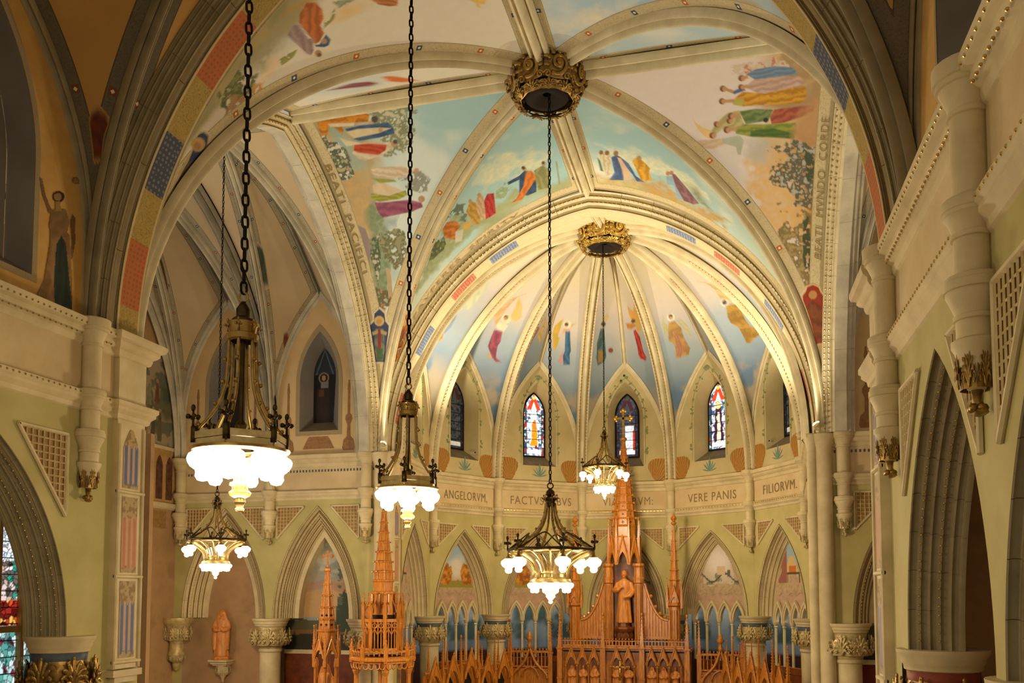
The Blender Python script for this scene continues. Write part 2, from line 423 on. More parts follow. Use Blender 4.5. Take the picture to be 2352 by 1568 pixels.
sectioned_band('front_soffit', .5, [(.55, 1.6, 'b8642e', '96501f'), (2.4, 3.35, '38435f', '86826e'), (4.3, 5.5, 'b8622c', '96501f'), (6.4, 7.2, '38435f', '86826e')])
sectioned_band('chancel_soffit', .42, [(.9, 1.8, 'b8604a', 'cfae94'), (3.0, 3.9, '64789c', 'b8bcb4'), (4.9, 5.8, 'b8604a', 'd8b49c'), (6.4, 7.3, '64789c', 'c4c6bc')], 'd6c8a0', 'bcab7c')

def web_material(name, bw, base='c4b48c', line='8f7f58', accents=('b8622c', '3c4c66'), period=1.35, size=.05):
    """painted vault cell: mural colour on the mesh, ornamental border where the cell meets its ribs (attributes bd = distance to rib, bl = length along it)"""
    t = NT(name); a = t.node('ShaderNodeVertexColor', layer_name='paint')
    bd = t.node('ShaderNodeAttribute', attribute_name='bd').outputs['Fac']; bl = t.node('ShaderNodeAttribute', attribute_name='bl').outputs['Fac']
    cv = t.node('ShaderNodeCombineXYZ'); t.link(bl, cv.inputs[0]); t.link(bd, cv.inputs[1]); vec = cv.outputs[0]
    n = t.noise(11, 2, .5, vec, dist=1.8); f = t.math('MULTIPLY', t.math('LESS_THAN', t.math('ABSOLUTE', t.math('SUBTRACT', t.math('FRACT', t.math('MULTIPLY', n, 5.0)), .5)), .13), .5)
    band = t.mix(f, lin4(base), lin4(line))
    v = t.math('SUBTRACT', bd, .1); mid = .1 + (bw - .1) / 2
    edge = t.math('LESS_THAN', t.math('MINIMUM', v, t.math('SUBTRACT', bw, bd)), .018); band = t.mix(t.math('MULTIPLY', edge, .75), band, lin4(line))
    k = t.math('DIVIDE', bl, period); du = t.math('MULTIPLY', t.math('ABSOLUTE', t.math('SUBTRACT', t.math('FRACT', k), .5)), period)
    dv = t.math('ABSOLUTE', t.math('SUBTRACT', bd, mid)); par = t.math('LESS_THAN', t.math('FRACT', t.math('MULTIPLY', t.math('FLOOR', k), .5)), .25)
    acc = t.mix(par, lin4(accents[0]), lin4(accents[1]))
    band = t.mix(t.math('LESS_THAN', t.math('MAXIMUM', du, dv), size), band, acc); band = t.mix(t.math('LESS_THAN', t.math('ADD', du, dv), size * .55), band, lin4('e6dcbc'))
    col = t.mix(t.math('LESS_THAN', bd, bw), a.outputs[0], band)
    m = t.noise(6, 5); col = t.mix(t.math('MULTIPLY', m, .14), col, (.2, .16, .09, 1))
    return t.done(col, .75, 0, .2)
web_material('crossing_web', .36, size=.06); web_material('apse_web', .2, 'd2c49c', 'a4936a', ('c8b684', 'c8b684'), 3.0, .01)
web_material('transept_web', .27, 'a89c80', '6a6850', ('8e3a24', '2e3c58'), .8, .035); web_material('nave_web', .3, '6e6450', '46402e', ('7a4426', '7a4426'), 2.4, .06)
# ------------------------------------------------------------------ mural figures: outlines in the coordinates (s, t) of each vault cell
PAINT_BASE = {}
PAINT = {
'left0': [('l','7c8264','b8b89c',(0.2901,0.9748,0.4822,0.9616,0.5127,0.9184,0.5256,0.8246,0.4202,0.8082,0.3525,0.8835,0.3023,0.9377)),
('s','b89a68','',(0.1322,0.8002,0.2173,0.801,0.2736,0.7648,0.2829,0.7147,0.2258,0.6241,0.1072,0.6497,0.0896,0.739,0.072,0.7835)),
('s','86a8a0','',(0.1368,0.9321,0.185,0.9159,0.2037,0.8532,0.2634,0.7991,0.1763,0.7941,0.1669,0.8458,0.1228,0.8952)),
('s','6f8058','',(0.2272,0.6928,0.3398,0.6921,0.4482,0.6019,0.501,0.4811,0.4958,0.3966,0.2355,0.414,0.2136,0.5244,0.2258,0.6241)),
('l','4c5a48','c8c4b0',(0.0695,0.9254,0.132,0.8981,0.1689,0.8498,0.1814,0.785,0.087,0.7771,0.0642,0.81,0.0638,0.8656)),
('l','4c5c40','b8b0a0',(0.224,0.6202,0.3332,0.6129,0.3462,0.5325,0.2889,0.4699,0.2041,0.5455)),
('l','6c6a48','8c8c6c',(0.3816,0.6082,0.6154,0.5987,0.7449,0.5618,0.8772,0.4747,0.5848,0.4751,0.4335,0.5251)),
('l','84887c','',(0.5031,0.7462,0.6216,0.7419,0.7669,0.7047,0.7682,0.6834,0.6502,0.6901,0.5608,0.7164)),
('f','8a7a78','',(0.1003,0.6587,0.1863,0.6365,0.224,0.5839,0.1747,0.5321,0.1362,0.5112,0.0928,0.5771,0.0884,0.6188)),
('l','5c5a40','b0785c',(0.1537,0.473,0.4922,0.4509,0.5691,0.3999,0.3823,0.3842,0.1324,0.4175)),
('f','b09a78','',(0.4158,0.5071,0.4914,0.4973,0.6224,0.4157,0.512,0.4226)),
('s','8c9ca0','',(0.3935,0.6465,0.5265,0.6375,0.5258,0.6104,0.4124,0.617)),
('d','c07c18','8c5410',(0.0895,0.9752,0.1697,0.971,0.187,0.9816,0.2466,0.9746,0.3109,0.9496,0.3008,0.9292,0.2477,0.9348,0.1766,0.9434,0.1802,0.921,0.1678,0.9099,0.1496,0.9301,0.126,0.9492,0.1016,0.9202,0.0732,0.9204,0.0709,0.9472)),
('f','b89a74','',(0.327,0.9203,0.3237,0.9157,0.3164,0.9136,0.3079,0.9148,0.3016,0.9188,0.2999,0.9242,0.3033,0.9288,0.3105,0.9309,0.3187,0.9297,0.325,0.9257)),
('f','4a4238','',(0.3479,0.9304,0.3443,0.9248,0.3358,0.9222,0.3257,0.9236,0.3181,0.9285,0.316,0.9349,0.3198,0.9405,0.3281,0.9431,0.3377,0.9418,0.3453,0.9369)),
('f','c8bca0','',(0.1198,0.9502,0.1766,0.9434,0.2375,0.935,0.2315,0.9272,0.1655,0.9342,0.1276,0.9401)),
('d','35587c','22405e',(0.1886,0.9241,0.2584,0.9245,0.3963,0.9139,0.4267,0.8907,0.432,0.8774,0.352,0.8751,0.2454,0.8804,0.2181,0.8895)),
('f','c8b894','',(0.1917,0.9149,0.2487,0.9151,0.3538,0.9046,0.4117,0.8948,0.3454,0.8887,0.2189,0.8915)),
('f','b89068','',(0.3686,0.8954,0.3663,0.8917,0.3603,0.89,0.353,0.891,0.3473,0.8942,0.3454,0.8985,0.3479,0.9022,0.3538,0.9038,0.3608,0.9029,0.3665,0.8996)),
('d','c8bca0','b0a488',(0.1478,0.9064,0.1879,0.8896,0.2438,0.8751,0.367,0.8605,0.4318,0.8502,0.4253,0.8364,0.3663,0.8231,0.2603,0.8202,0.213,0.8351,0.1942,0.8504,0.2193,0.8722,0.1732,0.8747)),
('d','b8442a','8c2c1c',(0.2156,0.8727,0.2886,0.8667,0.3913,0.849,0.3834,0.8334,0.3404,0.8264,0.2344,0.8468,0.2054,0.8572)),
('f','b08a60','',(0.4503,0.8458,0.4478,0.8408,0.4391,0.8385,0.4276,0.8399,0.4179,0.8444,0.4139,0.8503,0.4168,0.8553,0.4253,0.8576,0.4363,0.8562,0.4459,0.8517)),
('f','4c4436','',(0.451,0.8507,0.4492,0.847,0.443,0.8454,0.4348,0.8464,0.4278,0.8497,0.4248,0.854,0.4268,0.8576,0.4329,0.8593,0.4409,0.8583,0.4478,0.855)),
('d','cbbaa0','b09c84',(0.2898,0.7915,0.328,0.7929,0.5028,0.7751,0.5803,0.758,0.5878,0.7453,0.5047,0.742,0.3444,0.7561,0.2968,0.7783)),
('f','b8906a','',(0.6296,0.7498,0.629,0.7456,0.6208,0.7439,0.6082,0.7451,0.5964,0.7489,0.5899,0.7538,0.5909,0.7579,0.5989,0.7597,0.6109,0.7585,0.6226,0.7547)),
('f','cbb896','',(0.2902,0.7464,0.3651,0.7456,0.4804,0.7168,0.5326,0.7035,0.4129,0.7041,0.2968,0.7252)),
('d','9c9a3c','747a30',(0.2742,0.7259,0.413,0.7033,0.5566,0.703,0.5835,0.6886,0.5175,0.6833,0.34,0.6941,0.2699,0.7102)),
('f','8c9440','',(0.2845,0.7675,0.4508,0.7439,0.4746,0.7353,0.3438,0.7461)),
('d','94506a','703a54',(0.297,0.6969,0.4155,0.6859,0.6002,0.6734,0.7391,0.6533,0.7706,0.6392,0.6596,0.6352,0.3649,0.6475,0.3242,0.6657)),
('f','a88868','',(0.7623,0.6609,0.763,0.6554,0.7493,0.6532,0.7268,0.6552,0.7048,0.6604,0.692,0.667,0.6925,0.6723,0.7057,0.6745,0.7268,0.6727,0.7483,0.6675)),
('f','c8b898','!',(-0.0553,0.3527,-0.0294,0.3821,0.1013,0.3853,0.1349,0.4039,0.2942,0.4096,0.4735,0.3838,0.5202,0.359,0.6675,0.3398,0.701,0.3076,0.6955,0.235,-0.0553,0.268)),
('f','2c3c5a','',(-0.0264,0.35,-0.0019,0.3763,0.132,0.3794,0.1645,0.3993,0.2926,0.4037,0.4374,0.3813,0.4786,0.3578,0.6219,0.3387,0.6325,0.313,0.5773,0.2438,0.0006,0.269)),
('f','b89a5c','',(0.4483,0.3607,0.4187,0.3541,0.3309,0.354,0.2264,0.3604,0.1524,0.3705,0.1333,0.3806,0.1684,0.3868,0.2424,0.3871,0.3329,0.3812,0.412,0.3712)),
('f','a8845c','',(0.3703,0.3641,0.3533,0.3606,0.3073,0.3605,0.2523,0.3639,0.2112,0.3694,0.1989,0.3749,0.2175,0.3783,0.2593,0.3784,0.3103,0.3752,0.3528,0.3697)),
('d','6a6a5a','4a4c48',(0.148,0.3573,0.4294,0.3406,0.5384,0.2826,0.4743,0.2524,0.0563,0.2713,0.041,0.3076)),
('f','7c2c2c','',(0.2312,0.3521,0.3347,0.3459,0.3321,0.2921,0.1887,0.2994)),
('f','a08c68','',(0.0287,0.3552,0.2297,0.3497,0.2225,0.3392,0.0416,0.3455)),
('f','a08c68','',(0.3192,0.3444,0.5788,0.3236,0.5526,0.3167,0.334,0.3328)),
('f','3c5a3c','',(0.1315,0.3025,0.4206,0.2879,0.4425,0.2561,0.1064,0.2713))],
'back1': [('f','a8642c','!',(0.7721,0.272,1.0514,0.3227,0.8424,0.3573,0.4697,0.378,0.1577,0.3493,-0.0553,0.2695,0.6556,0.2322)),
('f','c8a060','',(0.4133,0.3592,0.4027,0.3533,0.4871,0.3446,0.6459,0.3364,0.8181,0.3322,0.9238,0.3334,0.9161,0.3396,0.8091,0.3482,0.6538,0.3561,0.5072,0.3603)),
('f','7c4a24','',(0.8078,0.3047,0.419,0.3441,0.13,0.3116,0.129,0.26,0.5303,0.2454)),
('s','d0d2b2','',(0.8722,0.7405,0.6099,0.8648,0.3865,0.9362,0.3379,0.8916,0.4956,0.7993,0.5822,0.7346)),
('s','8c9468','',(0.7315,0.4556,0.7317,0.5027,0.7425,0.5604,0.6605,0.6204,0.468,0.6556,0.3901,0.6937,0.296,0.7415,0.3227,0.7716,0.2812,0.8196,0.1832,0.8596,0.2124,0.7955,0.1762,0.7478,0.2051,0.6802,0.2693,0.609,0.3429,0.5279,0.5045,0.4592)),
('s','9aa070','',(0.2817,0.74,0.3143,0.7796,0.2374,0.8236,0.1302,0.9102,0.103,0.9765,0.0484,0.979,0.1296,0.8705,0.1713,0.7914,0.1762,0.7478)),
('l','5c6c58','',(0.836,0.6227,0.8319,0.6641,0.647,0.6913,0.5695,0.6718,0.4713,0.6506,0.6683,0.6271,0.8199,0.5955)),
('l','4c5838','6c7444',(0.6741,0.5044,0.7732,0.557,0.6564,0.5897,0.4775,0.5774,0.4878,0.5475)),
('d','b8702c','8c4c1c',(0.7601,0.5918,0.7597,0.6105,0.6317,0.6346,0.4691,0.6422,0.4929,0.6254,0.3984,0.6103,0.5681,0.5896,0.6695,0.588)),
('f','b8b4a0','',(0.4982,0.6203,0.4082,0.6441,0.2785,0.626,0.3642,0.6069)),
('f','b8984c','',(0.475,0.6456,0.4098,0.6756,0.3177,0.6611,0.3733,0.6459)),
('d','b08c3c','8c6a2c',(0.5695,0.6718,0.6297,0.6945,0.5498,0.706,0.3447,0.7038,0.2687,0.6913,0.3152,0.6761,0.4894,0.6736)),
('d','b89c78','9c8060',(0.5498,0.706,0.5869,0.7203,0.5279,0.7332,0.2585,0.7143,0.2701,0.7011,0.4042,0.7002)),
('d','b03430','7c1c24',(0.4663,0.7288,0.5064,0.7452,0.4486,0.7623,0.2227,0.7456,0.2339,0.726,0.251,0.7136)),
('f','a88458','',(0.601,0.7,0.5936,0.6977,0.5986,0.6944,0.6145,0.6914,0.6351,0.6898,0.6523,0.6903,0.6593,0.6927,0.6538,0.696,0.638,0.699,0.6179,0.7005)),
('f','a88458','',(0.5533,0.7298,0.5446,0.7272,0.5488,0.7235,0.5646,0.7201,0.586,0.7183,0.6044,0.7188,0.6127,0.7214,0.6079,0.7251,0.5922,0.7285,0.5714,0.7302)),
('l','8c9a70','',(0.4618,0.7637,0.4326,0.7923,0.3479,0.8138,0.3198,0.789,0.3963,0.7612)),
('d','2c4a6c','1c3450',(0.4387,0.8062,0.4135,0.8422,0.4267,0.8604,0.3747,0.8753,0.2855,0.8821,0.1619,0.8696,0.1748,0.8424,0.2504,0.8249,0.3769,0.8382,0.4057,0.807)),
('d','c8742c','9c5420',(0.4066,0.8623,0.3865,0.8766,0.294,0.885,0.2584,0.8672,0.1676,0.825,0.2085,0.7908,0.2156,0.8129,0.2887,0.8415)),
('f','b08c64','',(0.4284,0.8668,0.4193,0.8645,0.4191,0.8609,0.4279,0.8575,0.4425,0.8556,0.4571,0.8559,0.466,0.8582,0.4659,0.8618,0.457,0.8651,0.4428,0.8671)),
('f','4c3c2c','',(0.4469,0.8643,0.4395,0.8624,0.4394,0.8595,0.4468,0.8567,0.4588,0.8551,0.4708,0.8553,0.4781,0.8573,0.4779,0.8602,0.4705,0.8629,0.4587,0.8645)),
('f','b08c64','',(0.4355,0.8019,0.4306,0.8006,0.4312,0.7987,0.4372,0.7969,0.4462,0.7959,0.4547,0.7961,0.4595,0.7974,0.4588,0.7993,0.4528,0.8011,0.444,0.8021)),
('d','8c8c58','70724a',(0.3714,0.8831,0.3684,0.9107,0.2908,0.9223,0.1418,0.9035,0.1676,0.8742,0.2926,0.8788)),
('f','b0906c','',(0.366,0.9188,0.3573,0.9166,0.3559,0.9133,0.3624,0.9101,0.3744,0.9082,0.3872,0.9084,0.3957,0.9105,0.3969,0.9138,0.3904,0.917,0.3786,0.9189)),
('f','5c4a34','',(0.3803,0.9171,0.3732,0.9154,0.3722,0.9127,0.3775,0.9101,0.3872,0.9086,0.3976,0.9087,0.4045,0.9105,0.4054,0.9131,0.4001,0.9157,0.3905,0.9173)),
('f','8c8464','',(0.345,0.9445,0.3399,0.9475,0.1242,0.936,0.1292,0.9326))],
'left1': [('d','6c3040','8c5058',(0.2708,0.8893,0.406,0.8776,0.4628,0.8934,0.4626,0.9202,0.415,0.9277,0.3384,0.9087)),
('f','c86a2c','',(0.5451,0.8775,0.5769,0.886,0.588,0.9493,0.5303,0.944,0.5057,0.9213))],
'front0': [('s','9a9270','',(0.1169,0.6217,0.1541,0.6553,0.3016,0.6321,0.3265,0.6052,0.4176,0.557,0.5133,0.5248,0.4742,0.5047,0.2478,0.5231,0.1848,0.5819)),
('s','b08a3c','',(0.1108,0.6187,0.1048,0.6399,0.1917,0.6778,0.161,0.6542)),
('l','5a6238','7c7c48',(0.1703,0.4554,0.1639,0.5052,0.4613,0.5083,0.8279,0.459,0.7386,0.4278,0.3966,0.428)),
('l','a8845c','8c6c40',(0.3485,0.4645,0.5682,0.4834,0.7725,0.4942,0.9151,0.4707,0.856,0.4382,0.9472,0.3993,0.7553,0.3932)),
('l','c8843c','b89a5c',(0.4995,0.4996,0.6346,0.5108,0.7305,0.4985,0.8336,0.4724,0.7227,0.4672)),
('s','d8b890','',(0.527,0.5211,0.3944,0.552,0.4729,0.5715,0.5566,0.561,0.5922,0.5275,0.6603,0.508)),
('s','d8b880','',(0.3707,0.6848,0.3566,0.7066,0.4188,0.7445,0.4866,0.7243,0.4869,0.6965,0.4683,0.6725)),
('l','8a8a4c','a89c5c',(0.4079,0.6631,0.3569,0.6905,0.4363,0.6771,0.4689,0.6526)),
('l','8a8a4c','',(0.4836,0.5623,0.525,0.5991,0.5853,0.5765,0.5895,0.557)),
('l','8c9078','',(0.2903,0.7024,0.3748,0.7302,0.3823,0.7116,0.3731,0.6952)),
('d','b86a34','8c4a20',(0.2092,0.6435,0.1662,0.6649,0.2135,0.6761,0.2997,0.6755,0.382,0.6659,0.4213,0.6539,0.5167,0.6479,0.5742,0.6313,0.5772,0.6219,0.4764,0.626,0.3679,0.6281,0.2742,0.6324)),
('d','9a8684','7c6a6c',(0.3065,0.6022,0.2616,0.6227,0.2979,0.6288,0.4834,0.6214,0.5119,0.6304,0.5666,0.6196,0.6307,0.6133,0.6761,0.6024,0.6271,0.5992,0.4994,0.6006)),
('f','34527c','',(0.582,0.6213,0.6026,0.6277,0.5347,0.6491,0.6112,0.648,0.6591,0.6384,0.6558,0.63,0.6065,0.62)),
('f','b08c68','',(0.6083,0.6416,0.6232,0.6387,0.6269,0.6353,0.6177,0.633,0.599,0.6325,0.5783,0.634,0.5638,0.637,0.5608,0.6403,0.5701,0.6426,0.5881,0.6432)),
('f','a88058','',(0.7083,0.6187,0.728,0.6151,0.7332,0.6111,0.7213,0.6083,0.697,0.6078,0.6699,0.6098,0.6509,0.6134,0.6468,0.6173,0.6587,0.6201,0.6819,0.6206)),
('f','6c5436','',(0.7264,0.6168,0.739,0.6145,0.7424,0.6119,0.735,0.6102,0.7197,0.6098,0.7026,0.611,0.6903,0.6133,0.6873,0.6158,0.6947,0.6176,0.7095,0.618)),
('d','b8743c','8c5428',(0.4233,0.7507,0.4916,0.7899,0.5302,0.7828,0.5186,0.7693,0.4789,0.7563)),
('f','d8b450','',(0.5752,0.9033,0.5798,0.9361,0.606,0.9281,0.6001,0.9195,0.6275,0.9191,0.6217,0.9136,0.5939,0.9141)),
('f','b8a070','!',(0.4425,0.3879,0.6488,0.3827,0.8413,0.3624,0.9038,0.3489,1.0553,0.3273,1.01,0.3077,1.0553,0.2679,1.0553,0.2359,0.8191,0.2438,0.5541,0.2855,0.4931,0.3188,0.4609,0.3484,0.3183,0.3687,0.3383,0.3836)),
('f','28385c','',(0.4527,0.3845,0.6244,0.3803,0.7864,0.3633,0.8531,0.3482,0.9979,0.3291,0.919,0.3099,1.0229,0.2766,0.7148,0.3022,0.5151,0.3463,0.3539,0.369,0.3757,0.3797)),
('f','b8985c','',(0.7417,0.3635,0.8031,0.355,0.7597,0.3486,0.6213,0.3471,0.451,0.351,0.3254,0.3585,0.2885,0.3667,0.3422,0.3725,0.4625,0.374,0.6113,0.3707)),
('f','a07a50','',(0.6513,0.3593,0.6809,0.3549,0.6556,0.3516,0.5834,0.3508,0.4946,0.3528,0.4265,0.3568,0.404,0.3612,0.4322,0.3643,0.4991,0.3651,0.5817,0.3632)),
('d','5c4a34','3c4a4c',(0.6048,0.3234,0.8377,0.3367,1.0553,0.3128,1.0553,0.268,1.0553,0.2408,0.6804,0.277))],
'front1': [('s','d8d0b8','',(0.7789,0.8922,0.7803,0.8564,0.8649,0.8123,0.9506,0.8111,0.9183,0.849,0.8539,0.8959)),
('s','d8d0b8','',(0.7482,0.9517,0.8187,0.9043,0.8868,0.9226,0.8468,0.9545)),
('s','d4d0bc','',(0.7973,0.8061,0.8389,0.7708,0.9166,0.7737,0.8764,0.8019)),
('s','cfc8b0','',(0.9244,0.7443,0.9489,0.7289,1.0228,0.7334,0.9903,0.7434)),
('s','b0945c','',(0.8254,0.5991,0.6636,0.5305,0.7709,0.4906,1.0334,0.4299,1.0553,0.445,1.0553,0.4948,1.0454,0.5252,0.8965,0.5631)),
('l','6c7444','4c5838',(0.858,0.6547,0.8358,0.6091,0.9253,0.5833,1.0083,0.5491,1.0553,0.5412,1.0553,0.5652,1.0553,0.5818,1.0553,0.6029,1.0553,0.6163,0.9271,0.6037,0.909,0.6294)),
('f','a8702c','',(0.9273,0.5589,0.9805,0.5606,1.0185,0.5661,1.0262,0.5732,1.0026,0.5792,0.9585,0.5818,0.91,0.5799,0.8733,0.5745,0.8617,0.5675,0.8816,0.5616)),
('d','5c5a44','8c7c44',(1.0553,0.4948,1.0553,0.4845,1.0553,0.472,0.9561,0.4476,1.0153,0.4193,1.0553,0.4072,1.0553,0.4415,1.0553,0.4674,1.0553,0.4811))],
'right1': [('s','d0a868','',(0.4698,0.7454,0.3481,0.7304,0.323,0.6652,0.4057,0.6049,0.2012,0.5502,0.3262,0.508,0.7345,0.4421,0.8408,0.4862,0.7025,0.5944)),
('s','b0b0aa','',(0.5348,0.7317,0.3907,0.738,0.3722,0.7132,0.4663,0.6646,0.5473,0.6666,0.5979,0.687)),
('l','c8b8a4','b87c74',(0.4003,0.9389,0.2483,0.9475,0.1846,0.9231,0.2879,0.9098,0.3704,0.8998,0.414,0.9113)),
('d','6c86a0','54708c',(0.3647,0.9087,0.3202,0.9202,0.2444,0.9255,0.1734,0.9186,0.1644,0.9017,0.2557,0.8956,0.3362,0.8917)),
('d','b89c90','a08478',(0.3956,0.8735,0.3349,0.8939,0.2566,0.8935,0.1525,0.8974,0.136,0.8767,0.2285,0.8612,0.3453,0.8543)),
('f','4c6490','',(0.4616,0.862,0.4024,0.8737,0.3954,0.8644,0.4536,0.8547)),
('d','c8962c','96681c',(0.4639,0.8435,0.4127,0.8604,0.3168,0.8538,0.2132,0.8652,0.1369,0.8707,0.1376,0.8403,0.1657,0.828,0.3042,0.8236,0.4469,0.8205)),
('f','a8a450','',(0.4755,0.8392,0.42,0.8425,0.4469,0.8205,0.4889,0.8257)),
('d','4e6a38','7c8c60',(0.4756,0.8073,0.3896,0.8132,0.3036,0.8109,0.3476,0.781,0.4785,0.7716)),
('d','8c943c','5c7434',(0.5582,0.7582,0.4875,0.7716,0.3715,0.7722,0.2031,0.7788,0.1994,0.7504,0.2277,0.7375,0.363,0.7364,0.4794,0.7367,0.5665,0.7447)),
('d','3e5c2c','54702c',(0.4698,0.7541,0.3344,0.7621,0.2226,0.7499,0.2281,0.7367,0.3613,0.7385,0.4869,0.7387)),
('d','a85a3c','7c3040',(0.3304,0.7938,0.2957,0.8109,0.1828,0.8198,0.1061,0.8246,0.1072,0.8087,0.1743,0.7915,0.2635,0.7777,0.3361,0.7726)),
('f','2c241c','',(0.3452,0.7831,0.3507,0.7791,0.3595,0.7765,0.3682,0.7764,0.3733,0.7789,0.3728,0.7829,0.3671,0.787,0.3584,0.7895,0.3501,0.7895,0.345,0.7871)),
('f','d8b880','',(0.7381,0.7961,0.7457,0.779,0.7351,0.7642,0.6959,0.7542,0.7468,0.731,0.7679,0.7358,0.771,0.7599)),
('d','c8b098','b8a488',(0.9377,0.7108,0.8168,0.7267,0.6863,0.7309,0.6578,0.7173,0.7853,0.7007,0.8957,0.7056)),
('f','a8b0a0','',(0.6762,0.7309,0.553,0.7403,0.5405,0.7272,0.6212,0.6866,0.6445,0.6863,0.6189,0.7087,0.6895,0.7171)),
('d','b0a878','98905c',(0.5373,0.8036,0.4734,0.8095,0.4875,0.7716,0.5594,0.7537,0.6199,0.7606,0.6915,0.7424,0.7045,0.7519,0.6247,0.7792)),
('f','b88c68','',(0.3819,0.9022,0.3562,0.9069,0.3629,0.8963,0.3874,0.8942)),
('f','b88c68','',(0.4007,0.8778,0.3768,0.8806,0.3843,0.87,0.4068,0.8698)),
('f','b88c68','',(0.4801,0.8763,0.4485,0.8671,0.4581,0.8563,0.4879,0.8681)),
('f','b88c68','',(0.5192,0.8409,0.4637,0.8421,0.474,0.8314,0.5282,0.8327)),
('f','b88c68','',(0.5929,0.7601,0.5386,0.7627,0.5522,0.7519,0.6044,0.7519)),
('f','b88c68','',(0.5225,0.7983,0.4752,0.8037,0.4862,0.793,0.5319,0.7902)),
('f','6a4428','',(0.3764,0.8978,0.3824,0.8927,0.3911,0.8898,0.3991,0.8901,0.4032,0.8936,0.4018,0.899,0.3955,0.9041,0.387,0.9071,0.3793,0.9067,0.3753,0.9032)),
('f','6a4428','',(0.3963,0.8735,0.4022,0.8689,0.4106,0.8662,0.4183,0.8664,0.4221,0.8696,0.4206,0.8744,0.4146,0.879,0.4063,0.8817,0.399,0.8814,0.3951,0.8783)),
('f','6a4428','',(0.4752,0.8718,0.4828,0.8666,0.4929,0.8636,0.5014,0.8639,0.5049,0.8675,0.5022,0.873,0.4943,0.8783,0.4845,0.8813,0.4764,0.8809,0.4728,0.8773)),
('f','6a4428','',(0.514,0.8365,0.5227,0.8312,0.5339,0.8281,0.5433,0.8284,0.547,0.8319,0.5437,0.8374,0.5348,0.8427,0.5239,0.8458,0.515,0.8455,0.5112,0.8419)),
('f','6a4428','',(0.5845,0.756,0.5967,0.7501,0.6125,0.7465,0.6256,0.7465,0.6306,0.7501,0.6257,0.7561,0.6132,0.7619,0.598,0.7655,0.5856,0.7655,0.5804,0.7618)),
('f','6a4428','',(0.5163,0.7942,0.5256,0.7889,0.538,0.7857,0.5486,0.7858,0.5531,0.7892,0.5498,0.7945,0.5402,0.7998,0.5282,0.803,0.5181,0.8029,0.5135,0.7995)),
('f','6a4428','',(0.5424,0.7808,0.5513,0.776,0.5631,0.7731,0.5729,0.7731,0.577,0.7762,0.5737,0.781,0.5646,0.7858,0.5532,0.7887,0.5437,0.7886,0.5396,0.7855)),
('f','6a4428','',(0.625,0.7722,0.6352,0.7674,0.6479,0.7645,0.6581,0.7646,0.6615,0.7677,0.657,0.7726,0.6466,0.7775,0.6342,0.7804,0.6246,0.7802,0.621,0.7771)),
('f','6a4428','',(0.6974,0.7401,0.7106,0.7347,0.7267,0.7314,0.7391,0.7314,0.7429,0.7348,0.7366,0.7403,0.723,0.7458,0.7076,0.7491,0.6958,0.749,0.6919,0.7456)),
('f','b88c68','',(0.3722,0.8972,0.377,0.8931,0.3839,0.8907,0.3903,0.891,0.3936,0.8938,0.3926,0.8981,0.3877,0.9022,0.3809,0.9046,0.3747,0.9043,0.3714,0.9014)),
('f','b88c68','',(0.3916,0.8729,0.3963,0.8692,0.403,0.8671,0.4091,0.8673,0.4122,0.8697,0.4111,0.8736,0.4063,0.8773,0.3998,0.8794,0.3938,0.8792,0.3907,0.8767)),
('f','b88c68','',(0.4708,0.8712,0.4769,0.867,0.4849,0.8646,0.4917,0.8648,0.4946,0.8677,0.4925,0.8721,0.4863,0.8763,0.4785,0.8787,0.4719,0.8784,0.469,0.8756)),
('f','b88c68','',(0.5093,0.8359,0.5162,0.8317,0.5251,0.8292,0.5326,0.8294,0.5356,0.8322,0.5331,0.8366,0.5261,0.8408,0.5174,0.8433,0.5102,0.8431,0.5071,0.8403)),
('f','b88c68','',(0.579,0.7555,0.5886,0.7508,0.6011,0.7479,0.6115,0.7479,0.6157,0.7508,0.612,0.7555,0.6021,0.7602,0.5899,0.7631,0.58,0.7631,0.5758,0.7602)),
('f','b88c68','',(0.5109,0.7937,0.5183,0.7895,0.5281,0.7869,0.5366,0.787,0.5403,0.7897,0.5378,0.7939,0.5302,0.7982,0.5206,0.8007,0.5125,0.8006,0.5088,0.7979)),
('f','b88c68','',(0.5365,0.7803,0.5436,0.7765,0.5529,0.7741,0.5608,0.7742,0.5641,0.7766,0.5616,0.7804,0.5544,0.7842,0.5453,0.7866,0.5377,0.7865,0.5343,0.7841)),
('f','b88c68','',(0.6191,0.7717,0.6272,0.7679,0.6372,0.7655,0.6453,0.7656,0.6482,0.7681,0.6447,0.772,0.6365,0.7759,0.6267,0.7782,0.6189,0.7781,0.616,0.7756)),
('f','b88c68','',(0.6913,0.7397,0.7018,0.7353,0.7146,0.7327,0.7245,0.7327,0.7276,0.7354,0.7227,0.7398,0.712,0.7441,0.6997,0.7468,0.6902,0.7467,0.687,0.744)),
('s','b0885c','',(0.2004,0.787,0.0978,0.8406,0.0532,0.8175,0.0581,0.7547,0.0663,0.7152,0.1566,0.7156,0.2393,0.7331)),
('l','5a5a48','a8a498',(0.3301,0.7142,0.1747,0.723,0.0617,0.7271,0.0585,0.6291,0.149,0.553,0.2714,0.5706,0.4105,0.6006,0.4875,0.6182)),
('l','3c4a34','',(0.182,0.6987,0.0612,0.7115,0.0586,0.633,0.1817,0.6308)),
('l','7c6c44','a08c5c',(0.7965,0.4556,0.4737,0.5291,0.2012,0.5502,0.0848,0.5089,0.1069,0.3797,1.0042,0.327,0.973,0.4095)),
('l','3c4630','',(0.2826,0.5341,0.1873,0.543,0.1332,0.4783,0.1592,0.4131,0.3768,0.4101)),
('s','a87838','',(0.1992,0.5543,0.0574,0.5937,0.0548,0.5067,0.2062,0.5062)),
